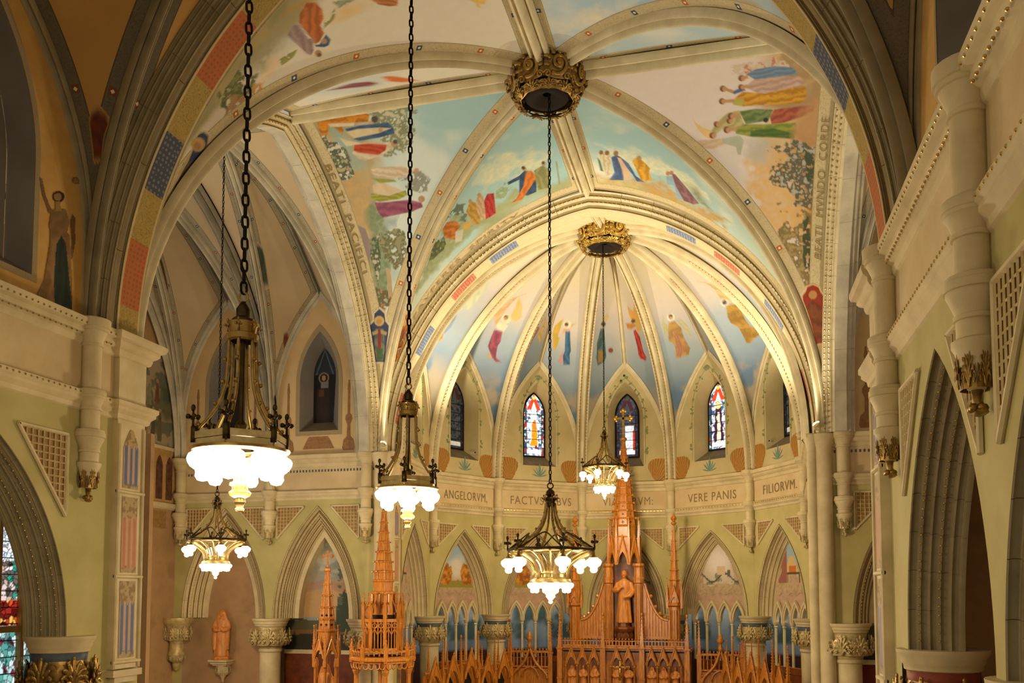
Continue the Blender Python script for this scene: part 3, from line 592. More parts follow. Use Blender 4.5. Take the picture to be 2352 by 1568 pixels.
('f','c8a878','!',(0.7084,0.3162,0.6811,0.3298,0.528,0.3463,0.443,0.3626,0.2652,0.3772,0.1078,0.3776,0.0697,0.3676,-0.0267,0.3595,-0.0104,0.3421,-0.0553,0.239,0.5532,0.2139)),
('f','8c2c1c','',(0.6592,0.318,0.6256,0.3308,0.4947,0.3456,0.4149,0.3607,0.2705,0.3727,0.1395,0.3727,0.1018,0.3637,0.0161,0.3561,0.0249,0.3381,-0.0553,0.2394,0.4683,0.2196)),
('f','b8843c','',(0.1842,0.352,0.213,0.3443,0.2815,0.3372,0.3645,0.3335,0.4247,0.3348,0.435,0.3407,0.3955,0.3486,0.3265,0.3556,0.2541,0.359,0.201,0.3576)),
('f','b08458','',(0.2329,0.3486,0.2516,0.344,0.293,0.3397,0.3419,0.3375,0.3773,0.3383,0.3844,0.3418,0.3618,0.3465,0.3202,0.3507,0.2752,0.3528,0.2424,0.352)),
('d','5c2c18','7c4424',(0.6101,0.3041,0.3432,0.3307,0.0882,0.3284,0.0113,0.241,0.388,0.2264))],
'back0': [('s','d2d4b6','',(0.4373,0.9168,0.5901,0.7969,0.6367,0.6762,0.4946,0.6263,0.3858,0.7073,0.3549,0.8067,0.2949,0.9266)),
('s','b08c48','',(0.1268,0.9528,0.132,0.8947,0.2026,0.8279,0.3258,0.7592,0.1772,0.7126,0.319,0.6563,0.3824,0.6,0.423,0.5558,0.0658,0.6327,0.0392,0.7689,0.1472,0.8304,0.0849,0.9487)),
('d','c8bc9c','a89c80',(0.3811,0.9374,0.3934,0.9086,0.186,0.9177,0.1541,0.9365,0.2606,0.9359)),
('f','4c6c50','',(0.3309,0.9456,0.3011,0.9399,0.1964,0.9394,0.1999,0.9473)),
('f','7c5c34','',(0.3975,0.9251,0.3825,0.9272,0.371,0.9308,0.3675,0.9345,0.3732,0.9369,0.3857,0.937,0.4004,0.9349,0.4118,0.9313,0.4156,0.9276,0.4102,0.9252)),
('f','7c5c34','',(0.4108,0.909,0.3934,0.9113,0.3799,0.9154,0.3754,0.9196,0.3816,0.9223,0.3958,0.9225,0.4128,0.9201,0.4263,0.9161,0.4311,0.9119,0.4253,0.9092)),
('d','4c6490','34486c',(0.3671,0.908,0.4144,0.8915,0.4007,0.881,0.3603,0.8627,0.241,0.8502,0.2026,0.8279,0.1803,0.8509,0.2482,0.8594,0.3151,0.8745,0.1468,0.889,0.1186,0.9294,0.2119,0.9089,0.2849,0.9088)),
('f','c8ac8c','',(0.3876,0.8909,0.3905,0.8816,0.2766,0.8673,0.1851,0.8627,0.1594,0.8859,0.2722,0.8863)),
('f','8c6c40','',(0.4378,0.8845,0.4181,0.8869,0.4023,0.8913,0.3965,0.8958,0.4027,0.8988,0.4183,0.8991,0.4375,0.8966,0.4532,0.8923,0.4594,0.8878,0.4536,0.8848)),
('d','c89a2c','a06c20',(0.4077,0.851,0.4686,0.8388,0.463,0.8207,0.4131,0.8042,0.3614,0.8088,0.2514,0.805,0.2091,0.8373,0.3271,0.8458)),
('f','a88450','',(0.4893,0.8229,0.4665,0.8253,0.4469,0.8297,0.4381,0.8344,0.4432,0.8376,0.4599,0.8381,0.482,0.8357,0.5014,0.8313,0.5108,0.8267,0.5062,0.8235)),
('f','88a4b4','',(0.4137,0.7612,0.4728,0.7398,0.3634,0.7357,0.1955,0.72,0.1666,0.7364,0.3354,0.7415,0.3067,0.7623)),
('d','84606a','6a4450',(0.4966,0.7439,0.5159,0.7336,0.4282,0.7062,0.2961,0.6702,0.2236,0.6877,0.1894,0.7175,0.3369,0.7365)),
('f','a87c5c','',(0.485,0.7479,0.4622,0.7498,0.4412,0.7535,0.4301,0.7576,0.4329,0.7606,0.4483,0.7612,0.4704,0.7593,0.4911,0.7556,0.5027,0.7515,0.5005,0.7486)),
('f','a87c5c','',(0.5235,0.737,0.5,0.7389,0.478,0.7426,0.466,0.7468,0.4684,0.7497,0.4839,0.7504,0.5067,0.7485,0.5284,0.7448,0.541,0.7407,0.5392,0.7377)),
('s','7c7c50','',(0.466,0.7028,0.5412,0.6756,0.4093,0.652,0.347,0.6313,0.3112,0.6699))],
'apse01': [('d','a8b49c','c8c49c',(0.4681,0.559,0.4542,0.5917,0.5031,0.6377,0.6117,0.6012,0.6655,0.5506,0.6501,0.5201,0.4809,0.5129,0.4759,0.534)),
('d','b8842c','8c5c1c',(0.2512,0.4169,0.3311,0.4633,0.3225,0.4968,0.3633,0.5189,0.4196,0.5105,0.4605,0.4807,0.4882,0.4345,0.4838,0.4063,0.4147,0.3954,0.2907,0.4021)),
('f','7c8ca0','',(0.5023,0.4223,0.4043,0.51,0.4172,0.5209,0.5508,0.4838,0.5899,0.4467)),
('f','c0583c','',(0.298,0.5269,0.3172,0.5398,0.4332,0.5429,0.4308,0.5357,0.3633,0.5189)),
('f','a0b0a0','',(0.2657,0.5534,0.2894,0.558,0.4963,0.5135,0.4625,0.5122)),
('f','e0d4b0','',(0.476,0.5594,0.5031,0.5504,0.4908,0.5435,0.4447,0.5414,0.3822,0.5449,0.3261,0.5525,0.2975,0.5612,0.308,0.5679,0.3545,0.5701,0.4191,0.5669)),
('f','4a3020','',(0.4459,0.5561,0.4601,0.5515,0.4538,0.5479,0.4298,0.5468,0.397,0.5486,0.3679,0.5525,0.3532,0.5571,0.359,0.5606,0.3832,0.5618,0.4165,0.5601))],
'apse11': [('d','c8985c','b8b494',(0.1734,0.56,0.2184,0.5938,0.2897,0.626,0.5301,0.6497,0.4167,0.6357,0.3568,0.6094,0.3371,0.5776,0.3373,0.5499,0.3264,0.5191)),
('d','c0a868','d0b070',(0.4167,0.6357,0.6219,0.5994,0.7326,0.5561,0.6664,0.5369,0.5081,0.554,0.4992,0.5863)),
('f','dccfa4','',(0.5404,0.5507,0.5541,0.5397,0.527,0.5329,0.4698,0.5328,0.4033,0.5394,0.3519,0.5499,0.3356,0.5604,0.3618,0.5671,0.421,0.5675,0.4895,0.5613)),
('f','5a4228','',(0.4752,0.5546,0.4823,0.5494,0.4694,0.5461,0.4416,0.546,0.4091,0.5491,0.3842,0.5542,0.3765,0.5592,0.3891,0.5625,0.4174,0.5626,0.4504,0.5596)),
('f','b08860','',(0.4724,0.5489,0.4781,0.5447,0.4678,0.5421,0.4456,0.5421,0.4197,0.5446,0.4,0.5486,0.394,0.5527,0.4042,0.5553,0.4268,0.5554,0.4529,0.5529)),
('f','d8ccac','',(0.3338,0.5225,0.345,0.5362,0.5092,0.5291,0.5643,0.522,0.5437,0.4971,0.4002,0.5119)),
('d','94485a','6c3044',(0.3397,0.5088,0.517,0.5007,0.5813,0.4611,0.5492,0.4308,0.5312,0.4046,0.659,0.3859,0.5307,0.3883,0.4522,0.4021,0.4041,0.4329,0.3681,0.4744)),
('f','b8944c','',(0.3739,0.4266,0.4343,0.4056,0.3545,0.4032))],
'apse20': [('f','c09850','',(0.5062,0.5673,0.4993,0.5605,0.5635,0.5532,0.6715,0.5485,0.7838,0.5481,0.8618,0.5524,0.8767,0.5595,0.8187,0.5666,0.7067,0.571,0.5856,0.5712)),
('f','d8ccac','',(0.5604,0.5632,0.5548,0.5584,0.5993,0.5533,0.6755,0.55,0.7552,0.5497,0.81,0.5527,0.8194,0.5577,0.778,0.5627,0.6998,0.5658,0.6158,0.566)),
('d','d0b070','b89850',(0.4373,0.5056,0.4771,0.5315,0.3822,0.5568,0.4824,0.5878,0.2554,0.5691,0.203,0.4983)),
('d','a87060','8c5848',(0.7883,0.3942,0.8065,0.4338,0.7979,0.4853,0.7648,0.5171,0.6927,0.5428,0.5139,0.5367,0.6217,0.4953,0.6919,0.4475,0.5927,0.4024))],
'apse21': [('d','c89c40','a8a040',(0.1392,0.5411,0.1535,0.5703,0.3287,0.5906,0.3164,0.5704,0.2958,0.527,0.3514,0.5186,0.3141,0.4689,0.2463,0.4882)),
('f','c8b080','',(0.5292,0.5668,0.6871,0.5682,0.5708,0.5519)),
('f','e0d8b8','',(0.5642,0.5645,0.5567,0.5554,0.5136,0.5505,0.451,0.5518,0.3916,0.5585,0.3575,0.568,0.3628,0.5768,0.4066,0.5816,0.4718,0.5807,0.5322,0.5742)),
('f','5a4230','',(0.4966,0.5656,0.4931,0.5609,0.4705,0.5584,0.4374,0.559,0.4061,0.5625,0.3884,0.5674,0.3913,0.572,0.4141,0.5746,0.4479,0.574,0.4795,0.5706)),
('f','c8a080','',(0.3915,0.5519,0.5547,0.5469,0.5657,0.5378,0.3765,0.5316,0.3613,0.5115)),
('f','c08c84','',(0.4246,0.44,0.513,0.472,0.4696,0.4201,0.3553,0.4278)),
('d','3c6c94','24485c',(0.4526,0.5402,0.5657,0.5378,0.6645,0.4596,0.6103,0.4091,0.4561,0.4134,0.5311,0.4643))],
'apse30': [('f','c8b884','',(0.5939,0.6005,0.4576,0.6058,0.3368,0.6007,0.4901,0.5807,0.607,0.5858)),
('f','5a4230','',(0.5024,0.5699,0.5168,0.5643,0.5535,0.5601,0.5984,0.5591,0.6351,0.5618,0.65,0.567,0.637,0.5728,0.6003,0.5769,0.554,0.5777,0.5164,0.5751)),
('d','4c6c6c','344c50',(0.7485,0.4877,0.6577,0.5487,0.5478,0.5513,0.5218,0.4956,0.4865,0.4259,0.6271,0.407,0.7393,0.4341)),
('f','9c7c3c','',(0.7176,0.4595,0.5968,0.4679,0.5343,0.4241,0.6503,0.4166)),
('f','7c4a28','',(0.3005,0.4782,0.316,0.472,0.3525,0.4669,0.396,0.4651,0.4304,0.4671,0.443,0.4723,0.4286,0.4786,0.3922,0.4836,0.3477,0.4853,0.3125,0.4833))],
'apse31': [('d','d0984c','b8a860',(0.3659,0.6363,0.5709,0.6082,0.7319,0.6524,0.8358,0.5886,0.7153,0.5269,0.5718,0.5248,0.5434,0.5688,0.4211,0.5845,0.3619,0.6031)),
('f','6c4428','',(0.5772,0.5705,0.551,0.5664,0.5031,0.5651,0.4508,0.5671,0.4134,0.5716,0.4056,0.5768,0.4314,0.5807,0.4811,0.582,0.5349,0.5802,0.5714,0.5757)),
('f','b87c34','',(0.1851,0.5769,0.5044,0.5646,0.5655,0.5508,0.3821,0.5473,0.2171,0.5571)),
('d','b83c34','7c1c20',(0.4278,0.5398,0.5179,0.5414,0.623,0.5079,0.6305,0.4672,0.6625,0.425,0.5937,0.4156,0.4671,0.43,0.4803,0.4702))],
'apse40': [('d','a0a484','c0b08c',(0.6181,0.5763,0.6479,0.5471,0.6003,0.5322,0.7188,0.4737,0.7287,0.5032,0.7239,0.5359)),
('d','a0a484','c0b08c',(0.3871,0.5513,0.2791,0.5566,0.1858,0.5323,0.2172,0.4758,0.2541,0.4915,0.3138,0.5237)),
('f','e0d8c0','',(0.3883,0.5625,0.4259,0.5538,0.4807,0.5485,0.5325,0.5488,0.5623,0.5547,0.5584,0.5639,0.5215,0.5727,0.4652,0.5777,0.4118,0.5772,0.3825,0.5714)),
('f','4a3a28','',(0.4212,0.5661,0.4422,0.5613,0.473,0.5584,0.502,0.5586,0.5185,0.5619,0.516,0.5669,0.4953,0.5718,0.464,0.5746,0.4344,0.5743,0.4181,0.5711)),
('f','c09470','',(0.4471,0.5601,0.4629,0.5563,0.4863,0.5541,0.5085,0.5542,0.5211,0.5567,0.5193,0.5606,0.5036,0.5644,0.48,0.5666,0.4575,0.5664,0.445,0.5639)),
('d','b08c4c','8c6844',(0.5614,0.5436,0.425,0.5487,0.3444,0.5236,0.3728,0.4903,0.3292,0.4413,0.3189,0.4221,0.5892,0.4062,0.6145,0.4598,0.6949,0.4708,0.6283,0.5177)),
('d','a8785c','986848',(0.5082,0.5177,0.4612,0.4896,0.4412,0.4341,0.4789,0.4122,0.5784,0.4167,0.5753,0.4745))],
'apse50': [('d','c8b078','b0a074',(0.6302,0.6447,0.4099,0.6179,0.3259,0.5714,0.3813,0.5443,0.5174,0.5585,0.4659,0.599,0.5196,0.6275)),
('f','d8d0b8','',(0.4351,0.5418,0.4762,0.5343,0.5245,0.5304,0.5623,0.5319,0.5752,0.5381,0.5579,0.5466,0.5163,0.5541,0.4666,0.5577,0.4285,0.5562,0.4166,0.5501)),
('f','4c4038','',(0.4506,0.5445,0.4769,0.5397,0.5078,0.5373,0.5318,0.5382,0.5399,0.5421,0.5286,0.5475,0.5022,0.5523,0.4708,0.5546,0.4466,0.5536,0.4389,0.5498)),
('d','a8843c','7c5c20',(0.5216,0.5317,0.4107,0.5366,0.3029,0.5303,0.3741,0.4785,0.3799,0.4506,0.177,0.4284,0.2694,0.4143,0.3912,0.3933,0.4657,0.3942,0.5206,0.4222,0.5806,0.4541,0.639,0.4671,0.6196,0.4903))],
'apse41': [('f','5c7c90','',(0.8076,0.5354,0.9388,0.5086,0.9085,0.4725,0.8276,0.3985,0.7418,0.4336,0.7512,0.4894))],
'trl001x': [('f','c8c0a8','!',(0.2853,0.619,0.1797,0.637,-0.0853,0.6485,-0.0853,0.639,-0.0853,0.6216,-0.0853,0.5228,0.4724,0.514)),
('d','3c4650','6a7478',(0.2518,0.6166,0.1601,0.6324,-0.0853,0.6425,-0.0853,0.6343,-0.0853,0.6189,-0.0853,0.5323,0.4017,0.5245))],
'trl011w': [('f','a89c80','!',(0.9747,0.6549,0.9404,0.6722,0.8531,0.6785,0.7829,0.6625,0.7817,0.6428,0.8354,0.5616,0.9445,0.5665)),
('d','34423c','4c5a50',(0.9625,0.6524,0.9325,0.6675,0.8569,0.6731,0.7954,0.659,0.7937,0.6418,0.8409,0.5706,0.938,0.5749)),
('f','a08c68','!',(0.4277,0.3554,0.5008,0.3937,0.3807,0.3908,0.1953,0.3626,-0.0853,0.2986,-0.0853,0.2681)),
('d','7c3a2c','4c3028',(0.4081,0.3545,0.4784,0.3885,0.3684,0.3856,0.2015,0.3608,-0.0853,0.3055,-0.0698,0.2794))],
'trl011x': [('f','a08c68','!',(-0.0853,0.6222,0.0844,0.6376,0.238,0.6243,0.242,0.6,0.0283,0.5427,-0.0853,0.5597)),
('d','5c4028','3c2c20',(-0.0853,0.6192,0.0801,0.6327,0.2165,0.621,0.219,0.5997,0.0296,0.5495,-0.0718,0.5644))],
'trl111w': [('f','a89878','!',(0.9811,0.674,0.859,0.6798,0.8457,0.6518,0.8941,0.5741,0.9656,0.5764,0.9955,0.6346)),
('d','6c4424','4c3020',(0.9746,0.6688,0.869,0.674,0.8564,0.6494,0.8986,0.5812,0.9622,0.5832,0.9873,0.6342))],
'nave010w': [('f','8c6a3c','!',(0.5481,0.3311,0.609,0.3507,0.7221,0.3722,0.8331,0.3793,0.8808,0.3696,0.8374,0.3381,0.8359,0.3001,0.6377,0.2799,0.5825,0.3088)),
('d','6a2a18','4c1c14',(0.5715,0.3319,0.6226,0.3489,0.723,0.3679,0.8235,0.3743,0.8656,0.3658,0.8244,0.338,0.8196,0.3045,0.6541,0.2872,0.6046,0.3125))]
}
# painted angel on the left clerestory wall, outlines in metres (y, z)
WALL_ANGEL = [('f','7c5c3c','',(9.93,12.4,10,12.4,10.08,12.18,10.19,12.04,10.15,11.92,10.01,12.15)),
('f','7c5c3c','',(10.59,12.15,10.66,12.11,10.67,11.71,10.62,11.43,10.56,11.47,10.6,11.68,10.55,12)),
('f','8c6c44','',(10.73,12.72,10.72,12.68,10.69,12.64,10.64,12.61,10.6,12.6,10.57,12.61,10.55,12.63,10.56,12.67,10.59,12.71,10.64,12.74,10.68,12.75,10.72,12.74)),
('f','a88448','',(10.69,12.7,10.69,12.68,10.67,12.65,10.64,12.63,10.62,12.63,10.6,12.63,10.59,12.65,10.59,12.67,10.61,12.7,10.64,12.71,10.67,12.72,10.69,12.72)),
('d','9c7648','7c5a34',(9.93,10.6,10.09,10.97,10.17,11.51,10.18,11.77,10.3,11.95,10.56,11.8,10.63,11.16,10.65,10.69,10.27,10.61)),
('d','7a5c38','8c6e48',(10.14,11.76,10.18,12.03,10.46,12.16,10.55,12,10.49,11.74,10.23,11.63)),
('d','2c3a30','1e2a24',(10.3,11.56,10.39,11.73,10.48,11.64,10.58,11.08,10.65,10.69,10.3,10.66,10.27,11.03)),
('f','3c2a1c','',(10.44,12.33,10.41,12.26,10.35,12.2,10.28,12.17,10.21,12.17,10.19,12.22,10.21,12.29,10.27,12.35,10.34,12.38,10.41,12.38)),
('f','a07c50','',(10.37,12.3,10.36,12.26,10.32,12.22,10.27,12.2,10.23,12.21,10.22,12.23,10.23,12.27,10.27,12.31,10.31,12.33,10.35,12.33)),
('f','a07c50','',(10.25,12.18,10.34,12.22,10.38,12.09,10.24,12.03))]
# ------------------------------------------------------------------ painting the vault cells (figures in cell coordinates come from PAINT below)
def mixc(a, b, f): return a * (1 - f[:, None]) + b * f[:, None]
def sstep(a, b, x): t = np.clip((x - a) / (b - a), 0, 1); return t * t * (3 - 2 * t)
def L3(c): return np.array(lin(c))
def poly_alpha(X, Y, pts, soft=1.0):
    """coverage of an outline at the points, with an edge about one cell wide"""
    a = np.zeros(len(X)); m = (X > pts[:, 0].min() - 2) & (X < pts[:, 0].max() + 2) & (Y > pts[:, 1].min() - 2) & (Y < pts[:, 1].max() + 2); i = np.where(m)[0]
    if len(i) == 0: return a
    x, y = X[i], Y[i]; d = np.full(len(i), 1e9); n = len(pts)
    for k in range(n):
        p, q = pts[k], pts[(k + 1) % n]; e = q - p; t = np.clip(((x - p[0]) * e[0] + (y - p[1]) * e[1]) / (e @ e + 1e-12), 0, 1); d = np.minimum(d, np.hypot(x - p[0] - t * e[0], y - p[1] - t * e[1]))
    d = np.where(in_poly(x, y, pts), d, -d); a[i] = sstep(-.75 * soft, .75 * soft, d); return a
def paint_polys(col, S, T, polys, P, seed=3, shape=None, keep=None):
    """polys: [(mode, colour, second colour or '', [s, t, s, t ...])] painted in order; modes: f flat, d drapery folds, s soft edge, l leafy; '!' as second colour: painted over the cell's border"""
    if not polys: return col
    nz = None; sc = np.array((shape[1] - 1, shape[0] - 1), float) if shape else None
    for mode, c, c2, flat in polys:
        pts = np.array(flat, float).reshape(-1, 2); x, y = S, T
        if mode in 'sl':
            if nz is None: nz = (vnoise(P, 3.2, seed, 5) - .5, vnoise(P, 3.2, seed + 50, 5) - .5, vnoise(P, 11.0, seed + 70, 4))
            w = np.ptp(pts, axis=0); k = .55 if mode == 'l' else .4; x = S + nz[0] * w[0] * k; y = T + nz[1] * w[1] * k
        al = in_poly(x, y, pts).astype(float) if sc is None else poly_alpha(x * sc[0], y * sc[1], pts * sc, {'s': 12.0, 'l': 1.5}.get(mode, 1.0))
        m = al > .003
        if not m.any(): continue
        k = int(m.sum()); cc = np.repeat(L3(c)[None], k, 0); n = vnoise(P[m], 7.0, seed, 3); al = al[m]
        if mode in 'fd': cc = cc * (1 + .3 * (n - .5))[:, None]
        if mode == 'd' and c2:
            ctr = pts.mean(0); u = pts - ctr; q = np.stack([S[m], T[m]], 1) - ctr
            if sc is not None: u = u * sc; q = q * sc
            ax = np.linalg.svd(u)[2][0]; per = np.array((-ax[1], ax[0])); w = q @ per; ex = np.abs(u @ per).max() + 1e-6
            f = .5 + .5 * np.sin(w / ex * 8 + n * 8 + (q @ ax) / ex * .8); cc = mixc(cc * 1.08, np.repeat(L3(c2)[None], k, 0), .8 * f)
        if mode == 'l':
            f = nz[2][m]; cc = cc * (.55 + .9 * f)[:, None]
            if c2 and c2 != '!': cc = mixc(cc, np.repeat(L3(c2)[None], k, 0), sstep(.56, .64, f))
            al = al * sstep(.33, .45, f)
        if mode == 's': al = al * np.clip(.75 + .8 * (nz[2][m] - .4), .4, 1); cc = cc * (.92 + .16 * nz[2][m])[:, None]
        if c2 == '!' and keep is not None: keep[m] |= al > .5
        if sc is None and col[0, 0] < 0: al = np.ones(k)
        col[m] = col[m] * (1 - al[:, None]) + cc * al[:, None]
    return col
def build_web(name, G, col, mat, parent, ribs=('diag', 'ridge'), keep=None):
    nt, ns = G.shape[:2]; big = 9.0
    D = G[:, -1]; ld = np.concatenate([[0], np.cumsum(np.linalg.norm(np.diff(D, axis=0), axis=1))])
    R = G[-1]; lr = np.concatenate([[0], np.cumsum(np.linalg.norm(np.diff(R, axis=0), axis=1))])
    A = G[:, 0]; la = np.concatenate([[0], np.cumsum(np.linalg.norm(np.diff(A, axis=0), axis=1))])
    bd = np.full((nt, ns), big); bl = np.zeros((nt, ns))
    def rib_dist(C, lc):
        step = max(1, len(C) // 60); Cs = C[::step]; best = np.full(nt * ns, big); bi = np.zeros(nt * ns, int); F = G.reshape(-1, 3)
        for i, c in enumerate(Cs):
            d = np.linalg.norm(F - c, axis=1); m = d < best; best[m] = d[m]; bi[m] = i
        # refine: distance to the segments around the nearest sample
        out = best.copy(); ln = lc[::step][bi].copy()
        for off in (-1, 0):
            i0 = np.clip(bi + off, 0, len(Cs) - 2); a = Cs[i0]; b = Cs[i0 + 1]; ab = b - a; q = np.clip(((F - a) * ab).sum(1) / ((ab * ab).sum(1) + 1e-12), 0, 1)
            d = np.linalg.norm(F - (a + ab * q[:, None]), axis=1); m = d < out + 1e-9; out[m] = d[m]
            l0 = lc[::step]; ln = np.where(m, l0[i0] + q * np.linalg.norm(ab, axis=1), ln)
        return out.reshape(nt, ns), ln.reshape(nt, ns)
    for r, C, lc in (('diag', D, ld), ('ridge', R, lr), ('arch', A, la)):
        if r in ribs:
            d, l = rib_dist(C, lc); m = d < bd
            if r == 'arch' and 'ridge' in ribs: l = (l % 1.2) * .4          # lettered border: no rosettes
            bd = np.where(m, d, bd); bl = np.where(m, l, bl)
    if keep is not None: bd = np.where(keep.reshape(nt, ns), big, bd)
    mb = MB().grid(G)
    return mb.build(name, mat, parent, smooth=True, colors=col, attrs={'bd': bd, 'bl': bl})
def ST(G):
    nt, ns = G.shape[:2]; T, S = np.meshgrid(np.linspace(0, 1, nt), np.linspace(0, 1, ns), indexing='ij')
    return S.ravel(), T.ravel(), G.reshape(-1, 3)

# ------------------------------------------------------------------ ribs and arch mouldings
def rib_profile(w, d, up=.04):
    """three rolls with sunk grooves between them, the middle one hanging lowest"""
    h = w / 2; q = [(-h, up), (-h, -.12 * d)]
    for t in np.linspace(0, math.pi, 6): q.append((-h * .72 - h * .24 * math.cos(t), -.2 * d - .3 * d * math.sin(t)))
    q += [(-.46 * h, -.16 * d), (-.4 * h, -.42 * d)]
    for t in np.linspace(0, math.pi / 2, 5): q.append((-h * .34 * math.cos(t), -.5 * d - .5 * d * math.sin(t)))
    return q[:-1] + [(0, -d)] + [(-a, b) for a, b in reversed(q[:-1])]
def rib(name, curve, N, w, d, mat, parent, n=40, apex=None):
    C = resample(curve, n); inside = (C[0] + C[-1]) / 2 - V3(0, 0, 6)
    return MB().sweep(C, rib_profile(w, d), N, inside=inside, apex=apex).build(name, mat, parent, smooth=35)
def beads(name, curve, N, offs, mat, parent, step=.14, size=.022, z=.0):
    """row of small gilt flowers along a rib"""
    C = resample(curve, 160); L = np.concatenate([[0], np.cumsum(np.linalg.norm(np.diff(C, axis=0), axis=1))]); N = V3(*N) / np.linalg.norm(N); mb = MB()
    T = np.gradient(C, axis=0); T /= np.linalg.norm(T, axis=1)[:, None]; M = np.cross(N, T); k = len(C) // 2
    if M[k][2] < 0: M = -M
    for l in np.arange(.1, L[-1] - .05, step):
        p = np.array([np.interp(l, L, C[:, i]) for i in range(3)]); j = int(np.searchsorted(L, l)) - 1
        for a, b in offs: mb.ball(p + N * a + M[j] * b, size, 5, 4)
    o = mb.build(name, mat, parent); return tag(o, kind='stuff')
def rolls(p0, p1, n, bulge=.6, fil=.25):
    """n convex roll mouldings stepping from p0 to p1"""
    p0 = np.array(p0, float); p1 = np.array(p1, float); d = (p1 - p0) / n; out = []
    L = np.linalg.norm(d); nrm = np.array((-d[1], d[0])) / L
    for i in range(n):
        a = p0 + d * i; out.append(tuple(a)); b = a + d * fil * .5; c = a + d * (1 - fil * .5)
        for t in np.linspace(0, math.pi, 7): out.append(tuple(b + (c - b) * (1 - math.cos(t)) / 2 + nrm * math.sin(t) * L * .5 * bulge))
    out.append(tuple(p1)); return out
def voussoirs(name, curve, prof, N, mat, parent, k, inside, gap=.007, per=7, back='letter_brown'):
    """arch moulding cut into k stones with fine joints"""
    L = np.concatenate([[0], np.cumsum(np.linalg.norm(np.diff(curve, axis=0), axis=1))]); objs = []
    def at(l): return np.array([np.interp(l, L, curve[:, i]) for i in range(3)])
    for i in range(k):
        a = L[-1] * i / k + (gap / 2 if i else 0); b = L[-1] * (i + 1) / k - (gap / 2 if i < k - 1 else 0)
        seg = np.array([at(l) for l in np.linspace(a, b, per)])
        # tangents at the ends come from the whole curve, so that stones meet flush
        ext = np.vstack([at(max(0, a - .02)) if i else seg[0] * 2 - seg[1], seg, at(min(L[-1], b + .02)) if i < k - 1 else seg[-1] * 2 - seg[-2]])
        mb = MB().sweep(ext, prof, N, inside=inside, apex=-2 if i == k - 1 else None); nv = len(prof)
        v = mb.v[0].reshape(-1, nv, 3)[1:-1]; u = mb.uv[0].reshape(-1, nv, 2)[1:-1] + np.array((a, 0)) - np.array((mb.uv[0].reshape(-1, nv, 2)[1, 0, 0], 0))
        m2 = MB().grid(v, uv=u); objs.append(m2.build(name, mat, parent, smooth=35))
    if gap:
        pc = np.array(prof); m3 = MB().sweep(resample(curve, 40), [(a, b + .012) for a, b in prof], N, inside=inside, apex=-1); m3.build('mortar', back, parent, smooth=35)
    return objs
def full_arch(p0, p1, z0, z1, n=30):
    m = (np.array(p0, float) + np.array(p1, float)) / 2
    return half_arc(p0, m, z0, z1, n), half_arc(p1, m, z0, z1, n)

# ================================================================== crossing vault
vault_x = structure('ceiling', 'painted eight-part crossing vault with sky and robed figures')
def sky(P, S, T, seed, zen, hor, cloud, cl=.55, scale=.5):
    n = vnoise(P * np.array((1, 1, .6)), scale, seed, 5); h = sstep(11.5, 17.4, P[:, 2])
    c = mixc(np.repeat(L3(hor)[None], len(P), 0), np.repeat(L3(zen)[None], len(P), 0), h)
    return mixc(c, np.repeat(L3(cloud)[None], len(P), 0), sstep(cl - .08, cl + .12, n) * .85)
GROUND = {'left0': ('8e8a60', 'b09a6c', .3), 'right1': ('9c7c48', 'c8a468', .33), 'back0': ('a89458', 'bca868', .1), 'back1': ('868c60', 'a49c6c', .14), 'front0': ('8a8454', 'a8945c', .3), 'front1': ('a08a54', 'b8a470', .2)}
BASE = {'front0': ('b8bcb4', 'bcaa88', 'dcd2bc', .40), 'front1': ('9fbccb', 'bdb8a0', 'd6d6c8', .56), 'right0': ('a8c0c8', 'c8c4b4', 'd4d4cc', .54), 'right1': ('c0c2c4', 'd4bc94', 'dacec6', .42),
        'back0': ('98bcbe', 'dcd4a8', 'd8d8c2', .52), 'back1': ('98bcbe', 'dcd4a8', 'dcd8c2', .5), 'left0': ('98bcbe', 'c9bc90', 'd0d8d0', .5), 'left1': ('bcc2bc', 'c4b084', 'd8d0ba', .45)}
for side, nm in enumerate(('front', 'right', 'back', 'left')):
    for k in (0, 1):
        key = nm + str(k); nt, ns = {'right1': (400, 235), 'left0': (400, 235), 'back0': (380, 215), 'back1': (380, 215), 'front0': (350, 170), 'front1': (260, 120)}.get(key, (120, 70))
        G = crossing_half(side, k, nt, ns); S, T, P = ST(G); zen, hor, cl, th = BASE[key]
        col = sky(P, S, T, 11 + side * 2 + k, zen, hor, cl, th)
        if key in GROUND:
            g1, g2, s0 = GROUND[key]; n1 = vnoise(P, .8, 70 + side, 5); n3 = vnoise(P, 2.4, 80 + side, 4); gc = mixc(np.repeat(L3(g1)[None], len(P), 0), np.repeat(L3(g2)[None], len(P), 0), sstep(.35, .65, n3))
            col = mixc(col, gc, sstep(s0 + .12, s0 - .08, S + (n1 - .5) * .45) * .9)
        keep = np.zeros(len(P), bool); col = paint_polys(col, S, T, PAINT.get(key, ()), P, 5 + side, (nt, ns), keep)
        build_web('vault_cell', G, col, 'crossing_web', vault_x, ('diag', 'ridge') if nm == 'front' else ('diag', 'ridge', 'arch'), keep=keep)
mids = [(0, CY0), (CXH, CYC), (0, CY1), (-CXH, CYC)]
for c in CORN:
    C = half_arc(c, (0, CYC), ZS, ZB, 60); d = np.array((0 - c[0], CYC - c[1])); N = (-d[1], d[0], 0)
    rib('diagonal_rib', C, N, .26, .22, 'stone_pale', vault_x, 60)
